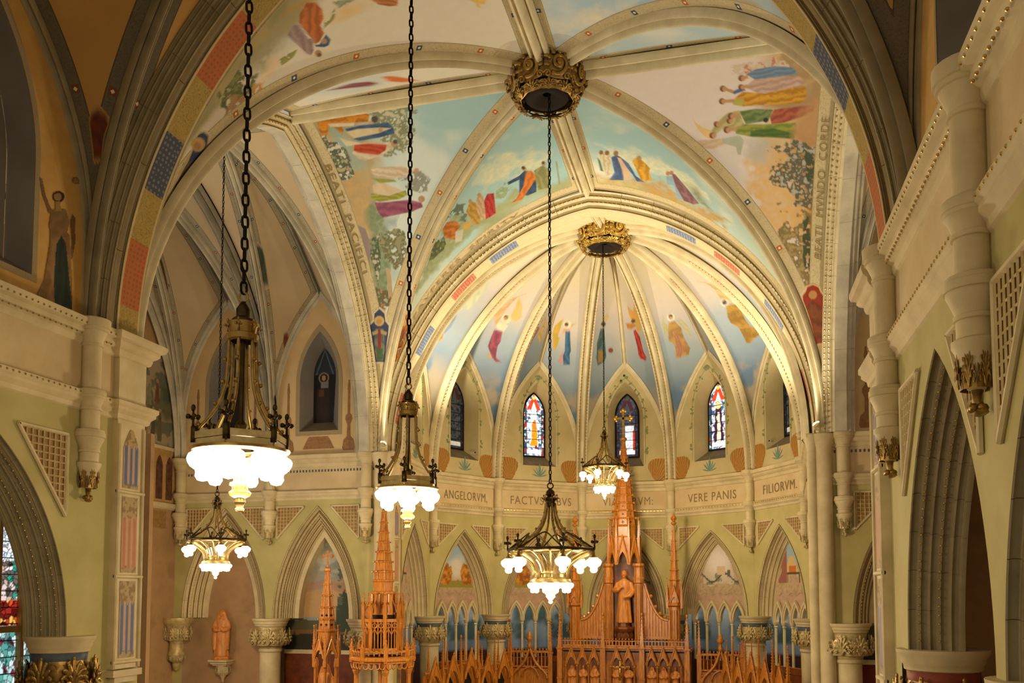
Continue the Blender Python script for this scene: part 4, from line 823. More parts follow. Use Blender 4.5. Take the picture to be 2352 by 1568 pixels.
for i, m in enumerate(mids):
    t = np.linspace(0, 1, 24)[:, None]; C = np.array((*m, ZR + .0))[None] * (1 - t) + np.array((0, CYC, ZB))[None] * t; d = np.array((0 - m[0], CYC - m[1]))
    rib('ridge_rib', C, (-d[1], d[0], 0), .42, .24, 'stone_pale', vault_x, 24)
    if i in (1, 3): beads('gilt_beading', C, (-d[1], d[0], 0), [(-.12 if i == 1 else .12, -.15)], 'gold', vault_x, .13, .022)

# ================================================================== crossing arches
trim_front = structure('trim_1', 'moulded stone arch between nave and crossing with painted soffit')
H = 5.55
for s in (-1, 1):
    C = half_arc((s * H, 11.5), (0, 11.5), ZS, ZR - .1, 50); ins = (0, 11.5, 11)
    voussoirs('arch_stone', C, rolls((-.58, .34), (-.48, .24), 2, .9) + rolls((-.47, .23), (-.36, .12), 2, .9), (0, 1, 0), 'stone_grey', trim_front, 11, ins)
    voussoirs('roll_moulding', C, rolls((-.36, .12), (-.25, .02), 1, 1.2, .1), (0, 1, 0), 'stone_cream', trim_front, 7, ins)
    MB().sweep(C, [(-.25, .02), (.25, .02)], (0, 1, 0), inside=ins, apex=-1).build('painted_soffit', 'front_soffit', trim_front)
    voussoirs('roll_moulding', C, rolls((.25, .02), (.42, .14), 1, 1.2, .1) + [(.42, .3), (.5, .3)], (0, 1, 0), 'stone_cream', trim_front, 7, ins)
    MB().sweep(C, [(-.28, .05), (.3, .06), (.5, .35), (.52, .6)], (0, 1, 0), inside=ins, apex=-1).build('mortar', 'stone_grey', trim_front)
trim_back = structure('trim_2', 'moulded chancel arch with beads and painted soffit in front of the apse')
H2 = 5.72
for s in (-1, 1):
    C = half_arc((s * H2, 22.6), (0, 22.6), ZS, ZR - .42, 50); ins = (0, 22.6, 11)
    voussoirs('arch_stone', C, rolls((-.03, .36), (.35, .02), 3, .8), (0, 1, 0), 'stone_pale', trim_back, 11, ins)
    beads('gilt_beading', C, (0, 1, 0), [(.02, .24), (.14, .13)], 'gold', trim_back, .12, .024)
    MB().sweep(C, [(.35, .02), (.4, 0), (.82, 0), (.86, .02)], (0, 1, 0), inside=ins, apex=-1).build('painted_soffit', 'chancel_soffit', trim_back)
    voussoirs('arch_stone', C, rolls((.86, .02), (1.05, .12), 1, 1, .1) + [(1.05, .3), (1.1, .9)], (0, 1, 0), 'stone_pale', trim_back, 9, ins)
for s, nm, lab in ((-1, 'trim_3', 'left transept arch with BEATI PACIFICI band and gilt beading'), (1, 'trim_4', 'right transept arch with lettered BEATI MVNDO CORDE band')):
    tr = structure(nm, lab); X = s * CXH
    for y0 in (CY0 + .25, CY1 - .25):
        C = half_arc((X, y0), (X, CYC), ZS, ZR - .28, 50); ins = (X, CYC, 11); N = (s, 0, 0)
        voussoirs('arch_stone', C, rolls((-.04, .17), (.22, -.1), 3, .75), N, 'stone_pale', tr, 12, ins)
        beads('gilt_beading', C, N, [(.0, .06), (.09, -.03)], 'gold', tr, .14, .026)
        voussoirs('arch_stone', C, [(.22, -.1), (.5, -.1)] + rolls((.5, -.1), (.72, .1), 2, .8) + [(.75, .4)], N, 'stone_cool', tr, 9, ins)

# ================================================================== side bays: nave and transepts (four-part vaults with raised side lunettes)
def vault_bay(parent, key, geo, web_mat, base, rib_mat, seed=1, rw=.2, ends=(0, 1)):
    for i, j in ((0, 0), (0, 1), (1, 0), (1, 1)):
        kx, kw = '%s%d%dx' % (key, i, j), '%s%d%dw' % (key, i, j)
        fine = kx in PAINT or kw in PAINT; G1, G2, lc, rd, D, c, wm, tm, ctr = bay_quad(i=i, j=j, nt=130 if fine else 60, ns=84 if fine else 36, **geo)
        for G, k, ribs in ((G1, kx, ('diag', 'ridge')), (G2, kw, ('diag', 'arch'))):
            S, T, P = ST(G); n = vnoise(P, .9, seed, 4); col = mixc(np.repeat(L3(base[0])[None], len(P), 0), np.repeat(L3(base[1])[None], len(P), 0), n)
            keep = np.zeros(len(P), bool); col = paint_polys(col, S, T, PAINT.get(k, ()), P, 3, G.shape[:2], keep); build_web('vault_cell', G, col, web_mat, parent, ribs, keep)
        d = ctr - c; rib('diagonal_rib', D, (-d[1], d[0], 0), rw * 1.15, .2, rib_mat, parent, 40)
        d = wm - c; rib('lunette_rib', lc, (-d[1], d[0], 0), rw * 1.1, .14, rib_mat, parent, 40)
        d = ctr - wm; rib('ridge_rib', rd, (-d[1], d[0], 0), rw, .15, rib_mat, parent, 24)
        if i in ends: d = tm - c; rib('transverse_rib', half_arc(c, tm, ZS, geo['zr'], 50), (-d[1], d[0], 0), rw * 1.8, .3, rib_mat, parent, 44)
vault_n = structure('ceiling_nave', 'ochre plaster nave vault with grey stone ribs')
for b in range(2): vault_bay(vault_n, 'nave%d' % b, nave_bay(b), 'nave_web', ('b4843e', 'cca058'), 'stone_grey', 20 + b, ends=(0,))
for s, nm in ((-1, 'ceiling_transept_left'), (1, 'ceiling_transept_right')):
    vt = structure(nm, ('left' if s < 0 else 'right') + ' transept vault of tan plaster cells between pale ribs')
    for b in range(2 if s < 0 else 1): vault_bay(vt, 'tr%s%d' % ('lr'[s > 0], b), transept_bay(s, b), 'transept_web', ('bba47e', 'd0bc98'), 'stone_cool', 30 + b)

# ================================================================== apse vault
vault_a = structure('ceiling_apse', 'radiating apse vault with ribs meeting at the boss and angels painted on blue')
for i in range(7):
    for k in (0, 1):
        nt, ns = (180, 108) if 'apse%d%d' % (i, k) in PAINT else (80, 44)
        G = apse_half(i, k, nt, ns); S, T, P = ST(G); z = P[:, 2]
        n = vnoise(P, 1.1, 40 + i, 5); n2 = vnoise(P, .55, 60 + i, 4)
        col = mixc(np.repeat(L3('62809c')[None], len(P), 0), np.repeat(L3('98a6b0')[None], len(P), 0), sstep(13.2, 15.0, z + (n2 - .5) * 1.6))
        col = mixc(col, np.repeat(L3('cabfb4')[None], len(P), 0), sstep(14.8, 16.4, z + (n2 - .5) * 1.6)); col = mixc(col, np.repeat(L3('dccfae')[None], len(P), 0), sstep(16.0, 17.4, z))
        low = sstep(14.3, 13.2, z + (n2 - .5) * 1.5); col = mixc(col, np.repeat(L3('b4a488')[None], len(P), 0), sstep(.45, .58, n) * low * .85)
        keep = np.zeros(len(P), bool); col = paint_polys(col, S, T, PAINT.get('apse%d%d' % (i, k), ()), P, 8, (nt, ns), keep)
        build_web('vault_cell', G, col, 'apse_web', vault_a, ('diag', 'ridge') if False else ('diag',))
        if k == 0 or i == 6:
            c = APV[i] if k == 0 else APV[i + 1]; d = np.array(APX) - np.array(c)
            C = half_arc(c, APX, ZS, ZAB, 60); rib('radial_rib', C, (-d[1], d[0], 0), .44, .26, 'stone_pale', vault_a, 50)
            if k == 0: beads('gilt_beading', C[:44], (-d[1], d[0], 0), [(.13, -.15), (-.13, -.15)], 'gold', vault_a, .12, .02)
    a = np.array(APV[i]); b = np.array(APV[i + 1]); m = (a + b) / 2
    G = apse_half(i, 0, 160, 3); n1 = int(160 * .45); C = G[n1 - 1:, 0]; d = np.array(APX) - m
    rib('ridge_rib', C, (-d[1], d[0], 0), .27, .16, 'stone_pale', vault_a, 30)
    for c in (a, b):
        d = m - c; rib('lunette_rib', half_arc(c, m, ZS + .35, ZL, 40), (-d[1], d[0], 0), .16, .12, 'stone_pale', vault_a, 30)
for s in (-1, 1):
    A = half_arc((s * 5.72, 23.45), (0, 23.45), ZS, ZR - .12, 90); D = half_arc(APV[0] if s < 0 else APV[7], APX, ZS, ZAB, 90); G = web(A, D, 40, .01); S, T, P = ST(G)
    n2 = vnoise(P, .55, 66, 4); col = mixc(np.repeat(L3('8f9ba0')[None], len(P), 0), np.repeat(L3('d8cba4')[None], len(P), 0), sstep(12.5, 16.0, P[:, 2] + n2)); build_web('vault_cell', G, col, 'apse_web', vault_a, ('diag',))
t = np.linspace(0, 1, 12)[:, None]; C = np.array((0, 23.4, ZR - .14))[None] * (1 - t) + np.array((*APX, ZAB))[None] * t; rib('ridge_rib', C, (1, 0, 0), .3, .2, 'stone_pale', vault_a, 12)
# ------------------------------------------------------------------ wall helpers
def arch_loop(c, h, z0, z1, n=16):
    a = half_arc((c - h, 0), (c, 0), z0, z1, n); L = [(p[0], p[2]) for p in a]
    return L + [(2 * c - x, z) for x, z in reversed(L[:-1])]
def fr(M): return lambda u, z, d=0.0: tuple(xf([(u, d, z)], M)[0])
def arch_moulding(name, M, c, h, z0, z1, prof, mat, parent, k=5, gap=.006):
    f = fr(M); N = M[:3, 1]; ins = f(c, z0)
    for s in (-1, 1):
        a = half_arc((c + s * h, 0), (c, 0), z0, z1, 26); C = np.array([f(p[0], p[2]) for p in a])
        voussoirs(name, C, prof, N, mat, parent, k, ins, gap)
def wall_flat(name, M, loops, mat, parent, d=0.0):
    f = fr(M); return MB().flat(loops, lambda x, y: f(x, y, d)).build(name, mat, parent)
def arch_band(M, c, h, z0, z1, offs, prof_mat, name, parent):
    """flat ring of paint following an arch: offs (inner, outer)"""
    f = fr(M)
    for s in (-1, 1):
        a = half_arc((c + s * h, 0), (c, 0), z0, z1, 26); C = np.array([f(p[0], p[2], -.008) for p in a])
        MB().sweep(C, [(0, offs[0]), (0, offs[1])], M[:3, 1], inside=f(c, z0), apex=-1).build(name, prof_mat, parent)
def lattice(M, pts, parent, n=(7, 5)):
    """triangular sunk panel with a raised frame and a woven lattice of small square bars"""
    f = fr(M); P = [np.array(p, float) for p in pts]
    MB().prism(pts, lambda x, y, d: f(x, y, d), -.005, -.012).build('panel_ground', 'lattice_back', parent)
    mb = MB(); w = .045
    for i in range(3):
        a, b = P[i], P[(i + 1) % 3]; mb.tube([f(*a, -.025), f(*b, -.025)], .028, 6)
    mb.build('panel_frame', 'stone_cream', parent)
    x0, z0 = np.min(P, 0); x1, z1 = np.max(P, 0); mb = MB()
    def clip(horizontal, q):
        xs = []
        for i in range(3):
            a, b = P[i], P[(i + 1) % 3]; k = 1 if horizontal else 0
            if (a[k] - q) * (b[k] - q) < 0: t = (q - a[k]) / (b[k] - a[k]); xs.append((a + (b - a) * t)[1 - k])
        return sorted(xs) if len(xs) == 2 else None
    for z in np.arange(z0 + .05, z1, .1):
        c = clip(True, z)
        if c and c[1] - c[0] > .06: mb.tube([f(c[0], z, -.02), f(c[1], z, -.02)], .012, 4)
    for x in np.arange(x0 + .05, x1, .1):
        c = clip(False, x)
        if c and c[1] - c[0] > .06: mb.tube([f(x, c[0], -.024), f(x, c[1], -.024)], .014, 4)
    o = mb.build('lattice', 'lattice_front', parent); tag(o, kind='stuff')
def text_pts(txt, size):
    cu = bpy.data.curves.new('t', 'FONT'); cu.body = txt; cu.size = size; cu.resolution_u = 3; cu.space_character = 1.12
    o = bpy.data.objects.new('t', cu); COL.objects.link(o); bpy.context.view_layer.update()
    me = bpy.data.meshes.new_from_object(o.evaluated_get(bpy.context.evaluated_depsgraph_get()))
    v = np.array([tuple(p.co) for p in me.vertices]); f = [tuple(p.vertices) for p in me.polygons]
    bpy.data.objects.remove(o); bpy.data.curves.remove(cu); bpy.data.meshes.remove(me)
    v[:, 0] -= (v[:, 0].max() + v[:, 0].min()) / 2
    return v, f
def inscription(M, txt, u, z, size, mat, parent, d=-.012, width=None, flipx=False):
    v, fs = text_pts(txt, size); f = fr(M)
    if width: v[:, 0] *= width / (v[:, 0].max() - v[:, 0].min())
    return MB().add([f(u + (-p[0] if flipx else p[0]), z + p[1], d) for p in v], fs).build('inscription', mat, parent)
CORNICE = [(0, 10.08), (.03, 10.1), (.05, 10.16), (.05, 10.19), (.1, 10.22), (.13, 10.26), (.13, 10.3), (.19, 10.33), (.21, 10.38), (.21, 10.43), (0, 10.45)]
STRING = [(0, 9.12), (.03, 9.14), (.04, 9.2), (.1, 9.26), (.1, 9.3), (.13, 9.33), (.13, 9.39), (.06, 9.42), (0, 9.44)]
CRING = [(0, 8.06 + 2), (.14, 10.1), (.145, 10.17), (.18, 10.22), (.2, 10.28), (.25, 10.34), (.27, 10.44), (0, 10.45)]

# ------------------------------------------------------------------ carved leaf ornament
def leaf_mesh():
    """one carved acanthus scroll panel, about 1 unit wide and 1 tall, bulging towards -y"""
    mb = MB()
    def srf(x, z): return -.02 - .30 * max(0.0, math.sin(math.pi * min(1, max(0, z * .92 + .04)))) ** .7 * (1 - .9 * x * x)
    # cushion behind the scrolls, with a lobed upper edge
    xs = np.linspace(-.5, .5, 15); G = []
    for x in xs:
        top = .80 + .16 * abs(math.cos(x * math.pi * 3.5)) - .18 * abs(x); G.append([(x, srf(x, t * top) + .07, t * top) for t in np.linspace(0, 1, 9)])
    mb.grid(G)
    def sp(pts, r0, r1, n=6):
        P = np.array([(x, srf(x, z) - o, z) for x, z, o in pts]); t = np.linspace(0, 1, len(P)); mb.tube(P, r0 + (r1 - r0) * np.sin(t * math.pi * .9 + .25), n)
    for s in (-1, 1):
        a = np.linspace(-.6, 3.3 * math.pi, 30); r = .27 * np.exp(-a * .13)
        sp([(s * (.25 + r_ * math.cos(a_) * .85), .42 + r_ * math.sin(a_), .02) for a_, r_ in zip(a, r)], .035, .04)
        for x0, z0, x1, z1 in ((.06, .3, .10, .98), (.2, .62, .26, .96), (.36, .6, .42, .88), (.46, .45, .52, .7)):
            t = np.linspace(0, 1, 7); sp([(s * (x0 + (x1 - x0) * k), z0 + (z1 - z0) * k, .02 + .1 * k * k) for k in t], .025, .05)
        t = np.linspace(0, 1, 9); sp([(s * (.03 + .46 * k), .1 + .06 * math.sin(k * 5), .03) for k in t], .03, .05)
        mb.ball((s * .25, srf(.25, .42) - .06, .42), .075, 7, 5); mb.ball((s * .44, srf(.44, .2) - .04, .2), .06, 6, 5)
    t = np.linspace(0, 1, 9); sp([(0, .05 + .93 * k, .04 + .1 * k * k) for k in t], .03, .07)
    return mb
def scroll_mesh():
    """one large carved scroll panel of the bosses: a curling stem inside a leafy, lobed outline"""
    mb = MB(); G = []
    def srf(x, z): return -.05 - .16 * math.sin(math.pi * min(1, max(0, z))) * (1 - 1.6 * x * x)
    for x in np.linspace(-.46, .46, 15):
        top = .84 + .14 * abs(math.cos(x * math.pi * 2.6)) - .25 * abs(x); bot = .06 + .2 * x * x; G.append([(x, srf(x, z) + .07, z) for z in np.linspace(bot, top, 9)])
    mb.grid(G)
    def sp(pts, rad, n=7): P = np.array([(x, srf(x, z) - o, z) for x, z, o in pts]); mb.tube(P, rad, n)
    a = np.linspace(-2.2, 2.9 * math.pi, 46); r = .36 * np.exp(-(a + 2.2) * .155); sp([(.02 + r_ * math.cos(a_), .5 + r_ * 1.02 * math.sin(a_), .03 + .002 * i) for i, (a_, r_) in enumerate(zip(a, r))], np.linspace(.075, .05, 46))
    mb.ball((.02, srf(0, .5) - .09, .5), .085, 8, 6)
    for an, L, w in ((1.57, .27, .085), (2.2, .25, .08), (.95, .25, .08), (2.85, .18, .07), (.3, .18, .07), (-.25, .16, .06), (3.4, .16, .06)):
        x0, z0 = .30 * math.cos(an), .5 + .30 * math.sin(an); x1, z1 = (.30 + L) * math.cos(an), .5 + (.30 + L) * math.sin(an); t = np.linspace(0, 1, 7)
        sp([(x0 + (x1 - x0) * k + .05 * math.sin(k * 3), z0 + (z1 - z0) * k, .02 + .14 * k ** 2) for k in t], [w * (1 - .2 * k) for k in t]); mb.ball((x1, srf(x1, min(1, z1)) - .14, z1), w * .95, 6, 5)
    b = np.linspace(0, 2.6 * math.pi, 22); q = .13 * np.exp(-b * .16); sp([(.33 + q_ * math.cos(b_), .14 + q_ * math.sin(b_), .06) for b_, q_ in zip(b, q)], .035); sp([(-.33 - q_ * math.cos(b_), .14 + q_ * math.sin(b_), .06) for b_, q_ in zip(b, q)], .035)
    return mb
def palmette_mesh():
    """carved capital leaf: a fan of fleshy lobes rising from one foot, curling outwards at the tips, with side volutes"""
    mb = MB(); G = []
    def srf(x, z): return -.04 - .22 * math.sin(math.pi * min(1, max(0, z * .9 + .05))) ** .8 * (1 - 1.4 * x * x)
    for x in np.linspace(-.48, .48, 13):
        top = .78 + .1 * abs(math.cos(x * math.pi * 3)) - .3 * abs(x); G.append([(x, srf(x, z) + .09, z) for z in np.linspace(.04, top, 8)])
    mb.grid(G)
    for layer, (L, w, o) in enumerate(((.92, .062, .03), (.6, .055, .1))):
        for a in np.linspace(-1.15, 1.15, 7 if layer == 0 else 5):
            t = np.linspace(0, 1, 9); l = L * (1 - .22 * abs(a)); P = []
            for k in t: x = l * k * math.sin(a * (.55 + .45 * k)) * .62; z = .08 + l * k * math.cos(a * .8 * k); P.append((x, srf(x, min(1, z)) - o - .16 * k ** 3, z - .07 * k ** 6))
            mb.tube(P, [w * (.55 + .75 * math.sin(.4 + 2.3 * k)) for k in t], 7); mb.ball(P[-1], w * .95, 6, 5)
    for s in (-1, 1):
        b = np.linspace(0, 2.8 * math.pi, 22); q = .15 * np.exp(-b * .15); mb.tube([(s * (.36 + q_ * math.cos(b_)), srf(.36, .3) - .07, .24 + q_ * math.sin(b_)) for b_, q_ in zip(b, q)], .032, 6); mb.ball((s * .36, srf(.36, .3) - .08, .24), .05, 6, 5)
    return mb
LEAF = leaf_mesh(); SCROLL = scroll_mesh(); PALM = palmette_mesh()
def ring_of_leaves(parent, c, r, z, h, n, mat, a0=0.0, a1=2 * math.pi, name='leaf', src=None, tilt=0.0, fat=1.0):
    """carved leaves standing around a round core; each leaf is its own part"""
    key = (mat, id(src))
    if key not in LEAFS:
        o = (src or PALM).build('carved_leaf', mat, None, smooth=True); LEAFS[key] = o.data; bpy.data.objects.remove(o)
    w = (a1 - a0) * r / n
    for i in range(n):
        a = a0 + (a1 - a0) * (i + .5) / n; o = bpy.data.objects.new(name, LEAFS[key]); COL.objects.link(o); o.parent = parent
        o.location = (c[0] + r * math.cos(a), c[1] + r * math.sin(a), z); o.rotation_euler = (tilt, 0, a + math.pi / 2); o.scale = (w * 1.06 * fat, min(w, h) * .8, h)
LEAFS = {}

def column(name, x, y, zt, r, label, group, leaf='gilt_stone', neck='blue_neck', n=8, mat='stone_cream', a0=0, a1=2 * math.pi, r2=None, zb=0.0):
    """round column: moulded abacus, carved capital, shaft; stands on the floor"""
    o = empty(name, (x, y, 0), label=label, cat='column', group=group); rr = r * 1.0; rc = r2 or r * 1.62
    MB().lathe([(rc * .8, zt - .26), (rc * .98, zt - .22), (rc * 1.0, zt - .17), (rc * 1.06, zt - .14), (rc * 1.06, zt - .1), (rc * 1.16, zt - .05), (rc * 1.18, zt), (0, zt)], n=28).build('abacus', mat, o, smooth=40)
    MB().lathe([(rr * 1.0, zt - .95), (rr * 1.12, zt - .8), (rc * .86, zt - .66), (rc * .92, zt - .4), (rc * .86, zt - .3)], n=24).build('capital_core', leaf, o, smooth=True)
    MB().lathe([(rc * .9, zt - .34), (rc * .93, zt - .22), (rc * .7, zt - .2)], n=24).build('painted_neck', neck, o, smooth=True)
    ring_of_leaves(o, (0, 0), rc * .98, zt - .8, .54, n, leaf, fat=1.12)
    MB().lathe([(rr, zb), (rr, zt - .98), (rr * 1.1, zt - .96), (rr * 1.14, zt - .92), (rr * 1.1, zt - .88), (rr * .9, zt - .84)], n=24).build('shaft', mat, o, smooth=40)
    MB().lathe([(rr * 1.6, zb), (rr * 1.6, zb + .3), (rr * 1.3, zb + .4), (rr * 1.35, zb + .48), (rr * 1.0, zb + .58)], n=24).build('base', mat, o, smooth=40)
    return o
def wall_shaft(x, y, r, parent, leaf='gold_dark', zc=7.85, mat='stone_cream', n=7):
    """engaged shaft that hangs from the cornice and ends in a carved corbel"""
    o = empty('wall_shaft', (x, y, 0)); o.parent = parent
    MB().lathe([(r, zc + .45), (r, 8.5), (r * 1.12, 8.505), (r * 1.12, 8.54), (r * 1.02, 8.545), (r * 1.1, 8.58), (r * 1.28, 8.64), (r * 1.5, 8.7), (r * 1.5, 8.72), (r * 1.62, 8.725), (r * 1.62, 8.79), (r * 1.55, 8.795), (r * 1.5, 8.83), (r, 8.84),
                (r, 9.12), (r * 1.14, 9.125), (r * 1.14, 9.16), (r * 1.04, 9.165), (r * 1.12, 9.21), (r * 1.4, 9.29), (r * 1.52, 9.3), (r * 1.52, 9.33), (r * 1.6, 9.335), (r * 1.6, 9.4), (r * 1.5, 9.42), (r, 9.43),
                (r, 10.06), (r * 1.14, 10.065), (r * 1.14, 10.1), (r * 1.04, 10.105), (r * 1.15, 10.16), (r * 1.55, 10.28), (r * 1.7, 10.285), (r * 1.7, 10.33), (r * 1.85, 10.335), (r * 1.88, 10.46), (0, 10.46)], n=20).build('shaft', mat, o, smooth=40)
    MB().lathe([(0, zc + .12), (r * .5, zc + .14), (r * .95, zc + .3), (r * 1.1, zc + .42), (r * 1.28, zc + .46), (r * 1.28, zc + .5), (r, zc + .52)], n=16).build('corbel', mat, o, smooth=40)
    ring_of_leaves(o, (0, 0), r * .82, zc + .12, .36, n, leaf)
    mb = MB(); mb.tube([(0, 0, zc + .2), (0, -.0, zc + .05), (r * .2, -r * .2, zc - .05)], [.05, .035, .05], 7)
    for a in range(5): mb.ball((r * .35 * math.cos(a * 1.26), r * .35 * math.sin(a * 1.26), zc + .0), r * .26, 6, 5)
    mb.build('pendant', leaf, o, smooth=True)
    return o

# ================================================================== nave walls with arcades
COLY = [10.42, 6.95, 3.48]
PANEL_BANDS = ('5a6c90', 'bf7a48', '5a6c90')
def stripes(U, Z, w, z0, z1, c, ground='c09c84'):
    """painted pilaster panel: scrolled head, striped field"""
    n = len(U); base = np.repeat(L3('b39a6a')[None], n, 0); h = (Z - z0) / (z1 - z0)
    sc = vnoise(np.stack([U * 1, Z, U * 0], 1), 22, 4, 3); base = mixc(base, np.repeat(L3('84693c')[None], n, 0), sstep(.5, .56, sc) * .8)
    f = np.abs(((U / w + .5) * 3.0) % 1.0 - .5) < .27; fld = np.where(f[:, None], L3(c)[None], L3(ground)[None])
    top = .68 + .06 * np.abs(np.sin((U / w) * math.pi * 3)); return np.where(((h < top) & (h > .04 + .05 * np.abs(np.sin(U / w * 9))))[:, None], fld, base)
def paint_plane(name, M, x0, x1, z0, z1, fn, parent, mat='painting', nx=24, nz=60, d=-.01, mask=None, solid=0.0):
    f = fr(M); U, Z = np.meshgrid(np.linspace(x0, x1, nx), np.linspace(z0, z1, nz), indexing='ij'); col = fn(U.ravel(), Z.ravel())
    P = np.array([f(u, z, d) for u, z in zip(U.ravel(), Z.ravel())]).reshape(nx, nz, 3); mb = MB().grid(P)
    if mask is not None:
        k = mask(U.ravel(), Z.ravel()); mb.f = [q for q in mb.f if all(k[i] for i in q)]
    return mb.build(name, mat, parent, colors=col)
def pilaster(M, w, z0, z1, parent, zs):
    f = fr(M); e = empty('pilaster', (0, 0, 0)); e.parent = parent
    out = [(-w / 2, z0), (w / 2, z0), (w / 2, z1), (-w / 2, z1)]
    MB().prism(out, lambda x, y, d: f(x, y, d), .05, -.09).build('pilaster_body', 'stone_cream', e)
    MB().box((0, -.03, (z1 + 10.2) / 2), (w, .12, 10.2 - z1), M=M).build('pilaster_head', 'stone_cream', e)
    mb = MB()
    for x in (-w / 2 + .03, w / 2 - .03): mb.tube([f(x, z0, -.1), f(x, z1, -.1)], .028, 6)
    for z in [q for p in zs for q in (p[0] - .06,)]: mb.tube([f(-w / 2, z, -.1), f(w / 2, z, -.1)], .03, 6)
    mb.build('border', 'stone_cream', e)
    for i, (a, b, c) in enumerate(zs):
        ww = w * .56; fn = lambda U, Z, a=a, b=b, c=c: stripes(U, Z, ww, a, b, c)
        mk = None
        if i == len(zs) - 1: mk = lambda U, Z, b=b: np.abs(U) < ww / 2 * np.clip((b + .02 - Z) / .3, 0, 1) ** .6 + .001
        paint_plane('painted_panel', M, -ww / 2, ww / 2, a, b, fn, e, nx=26, nz=60, d=-.098, mask=mk)
    MB().box((0, -.06, z0 - .07), (w * 1.05, .16, .1), M=M).box((0, -.04, z0 - .16), (w * .8, .12, .1), M=M).build('pilaster_foot', 'stone_cream', e)
    return e
for s, nm, lab in ((-1, 'wall_left', 'left nave wall with arcade, string courses and ochre clerestory'), (1, 'wall_right', 'right nave wall with arcade, string courses and shafts')):
    W = structure(nm, lab); M = frame((s * NX, 0, 0), (0, 1, 0), (s, 0, 0)); f = fr(M); ac = [8.7, 5.23]; ho = 1.62; zsp = 5.86
    pts = [(3.0, ZS), (11.85, ZS), (11.85, 0), (10.7, 0), (10.7, zsp)]
    for c in ac: pts += [(c + ho, zsp)] + list(reversed(arch_loop(c, ho, zsp, 8.78)))[1:]
    pts += [(3.0, zsp)]
    wall_flat('wall_face', M, [pts], 'plaster_green', W)
    wall_flat('upper_band', M, [[(3.0, 9.4), (11.1, 9.4), (11.1, 10.12), (3.0, 10.12)]], 'plaster_tan', W, -.006)
    for c in ac:
        arch_moulding('arch_stone', M, c, ho, zsp, 8.78, rolls((0, 0), (.1, -.06), 1, .9) + rolls((.11, -.06), (.28, -.14), 2, .9) + rolls((.29, -.14), (.48, -.24), 2, .85) + [(.52, -.24)], 'stone_grey', W, 8)
        for t in (-1, 1):
            a = half_arc((c + t * ho, 0), (c, 0), zsp, 8.78, 40); C = np.array([f(p[0], p[2]) for p in a])
            beads('gilt_beading', C, M[:3, 1], [(.1, -.085), (.28, -.17)], 'gold', W, .1, .014)
    MB().hsweep([(s * NX, 3.0), (s * NX, 11.12), (s * (NX - .09), 11.12), (s * (NX - .09), 11.8), (s * (NX + .5), 11.8)], CORNICE, left=(s > 0)).build('cornice', 'stone_cream', W, smooth=30)
    MB().hsweep([(s * NX, 3.0), (s * NX, 11.12), (s * (NX - .09), 11.12), (s * (NX - .09), 11.8), (s * (NX + .5), 11.8)], STRING, left=(s > 0)).build('string_course', 'stone_cream', W, smooth=30)
    mb = MB()
    for z in (10.21, 10.355, 9.36):
        for y in np.arange(3.2, 11.0, .1): mb.ball(f(y, z, -.125 if z < 10.3 and z > 10 else (-.2 if z > 10 else -.13)), .017, 5, 4)
    tag(mb.build('gilt_flowers', 'gold', W), kind='stuff')
    for y in COLY: wall_shaft(s * (NX - .1), y + (.12 if y > 10 else 0), .13, W)
    pilaster(frame((s * NX, 11.45, 0), (0, 1, 0), (s, 0, 0)), .62, 5.32, 9.05, W, ((5.48, 6.65, PANEL_BANDS[0]), (6.78, 7.95, PANEL_BANDS[1]), (8.08, 9.0, PANEL_BANDS[2])))
    MB().box((s * (NX + .34), 11.45, 5.2), (.6, .78, 10.42)).build('pier_core', 'plaster_green', W)
    for c in ac:
        for t in (-1, 1): lattice(M, [(c + t * 1.5, 8.72), (c + t * .62, 8.72), (c + t * 1.5, 7.55)] if t < 0 else [(c + .62, 8.72), (c + 1.5, 8.72), (c + 1.5, 7.55)], W)
    # clerestory: plastered lunettes with a blind recessed window and painted border
    M2 = frame((s * NVX, 0, 0), (0, 1, 0), (s, 0, 0))
    for b, (y0, y1) in enumerate(NB):
        c = (y0 + y1) / 2; hb = (y1 - y0) / 2; a = [(y0, ZS)] + arch_loop(c, hb, ZS + 1.2, 15.3) + [(y1, ZS)]; wl = arch_loop(c, .88, 12.6, 14.7); hole = [(c - .88, 10.95)] + wl + [(c + .88, 10.95)]
        wall_flat('lunette_wall', M2, [a, hole], 'plaster_ochre', W)
        wall_flat('recess_back', M2, [[(c - .8, 10.9), (c + .8, 10.9)] + list(reversed(arch_loop(c, .8, 12.6, 14.6)))], 'recess_grey', W, .42)
        f2 = fr(M2); lp = [f2(x, z, 0) for x, z in hole]; lq = [f2(c + (x - c) * .92, max(z - .05, 11.2), .42) for x, z in hole]
        MB().grid([lp, lq], close_v=True).build('recess_splay', 'recess_grey', W)
        if s < 0 and b == 0:
            yy, zz = np.meshgrid(np.linspace(9.6, 11.0, 110), np.linspace(10.3, 13.2, 200), indexing='ij'); Q = np.stack([yy.ravel() * 0, yy.ravel(), zz.ravel()], 1); col = np.full((len(Q), 3), -1.0)
            col = paint_polys(col, Q[:, 1], Q[:, 2], WALL_ANGEL, Q, 4); ok = col[:, 0] >= 0; mb = MB().grid(np.stack([np.full(yy.shape, s * NVX - s * .012), yy, zz], 2)); mb.f = [q for q in mb.f if all(ok[i] for i in q)]
            mb.build('painted_angel', 'painting', W, colors=np.clip(col, 0, 1))
        out = [(c - .97, 10.86)] + arch_loop(c, .97, 12.6, 14.9) + [(c + .97, 10.86)]
        MB().flat([out, hole], lambda x, z: f2(x, z, -.008)).build('painted_border', 'band_plain', W)
    MB().add([f2(3.0, ZS, .0), f2(11.2, ZS, .0), f(11.2, ZS, 0), f(3.0, ZS, 0)], [(0, 1, 2, 3)]).build('ledge', 'stone_cream', W)
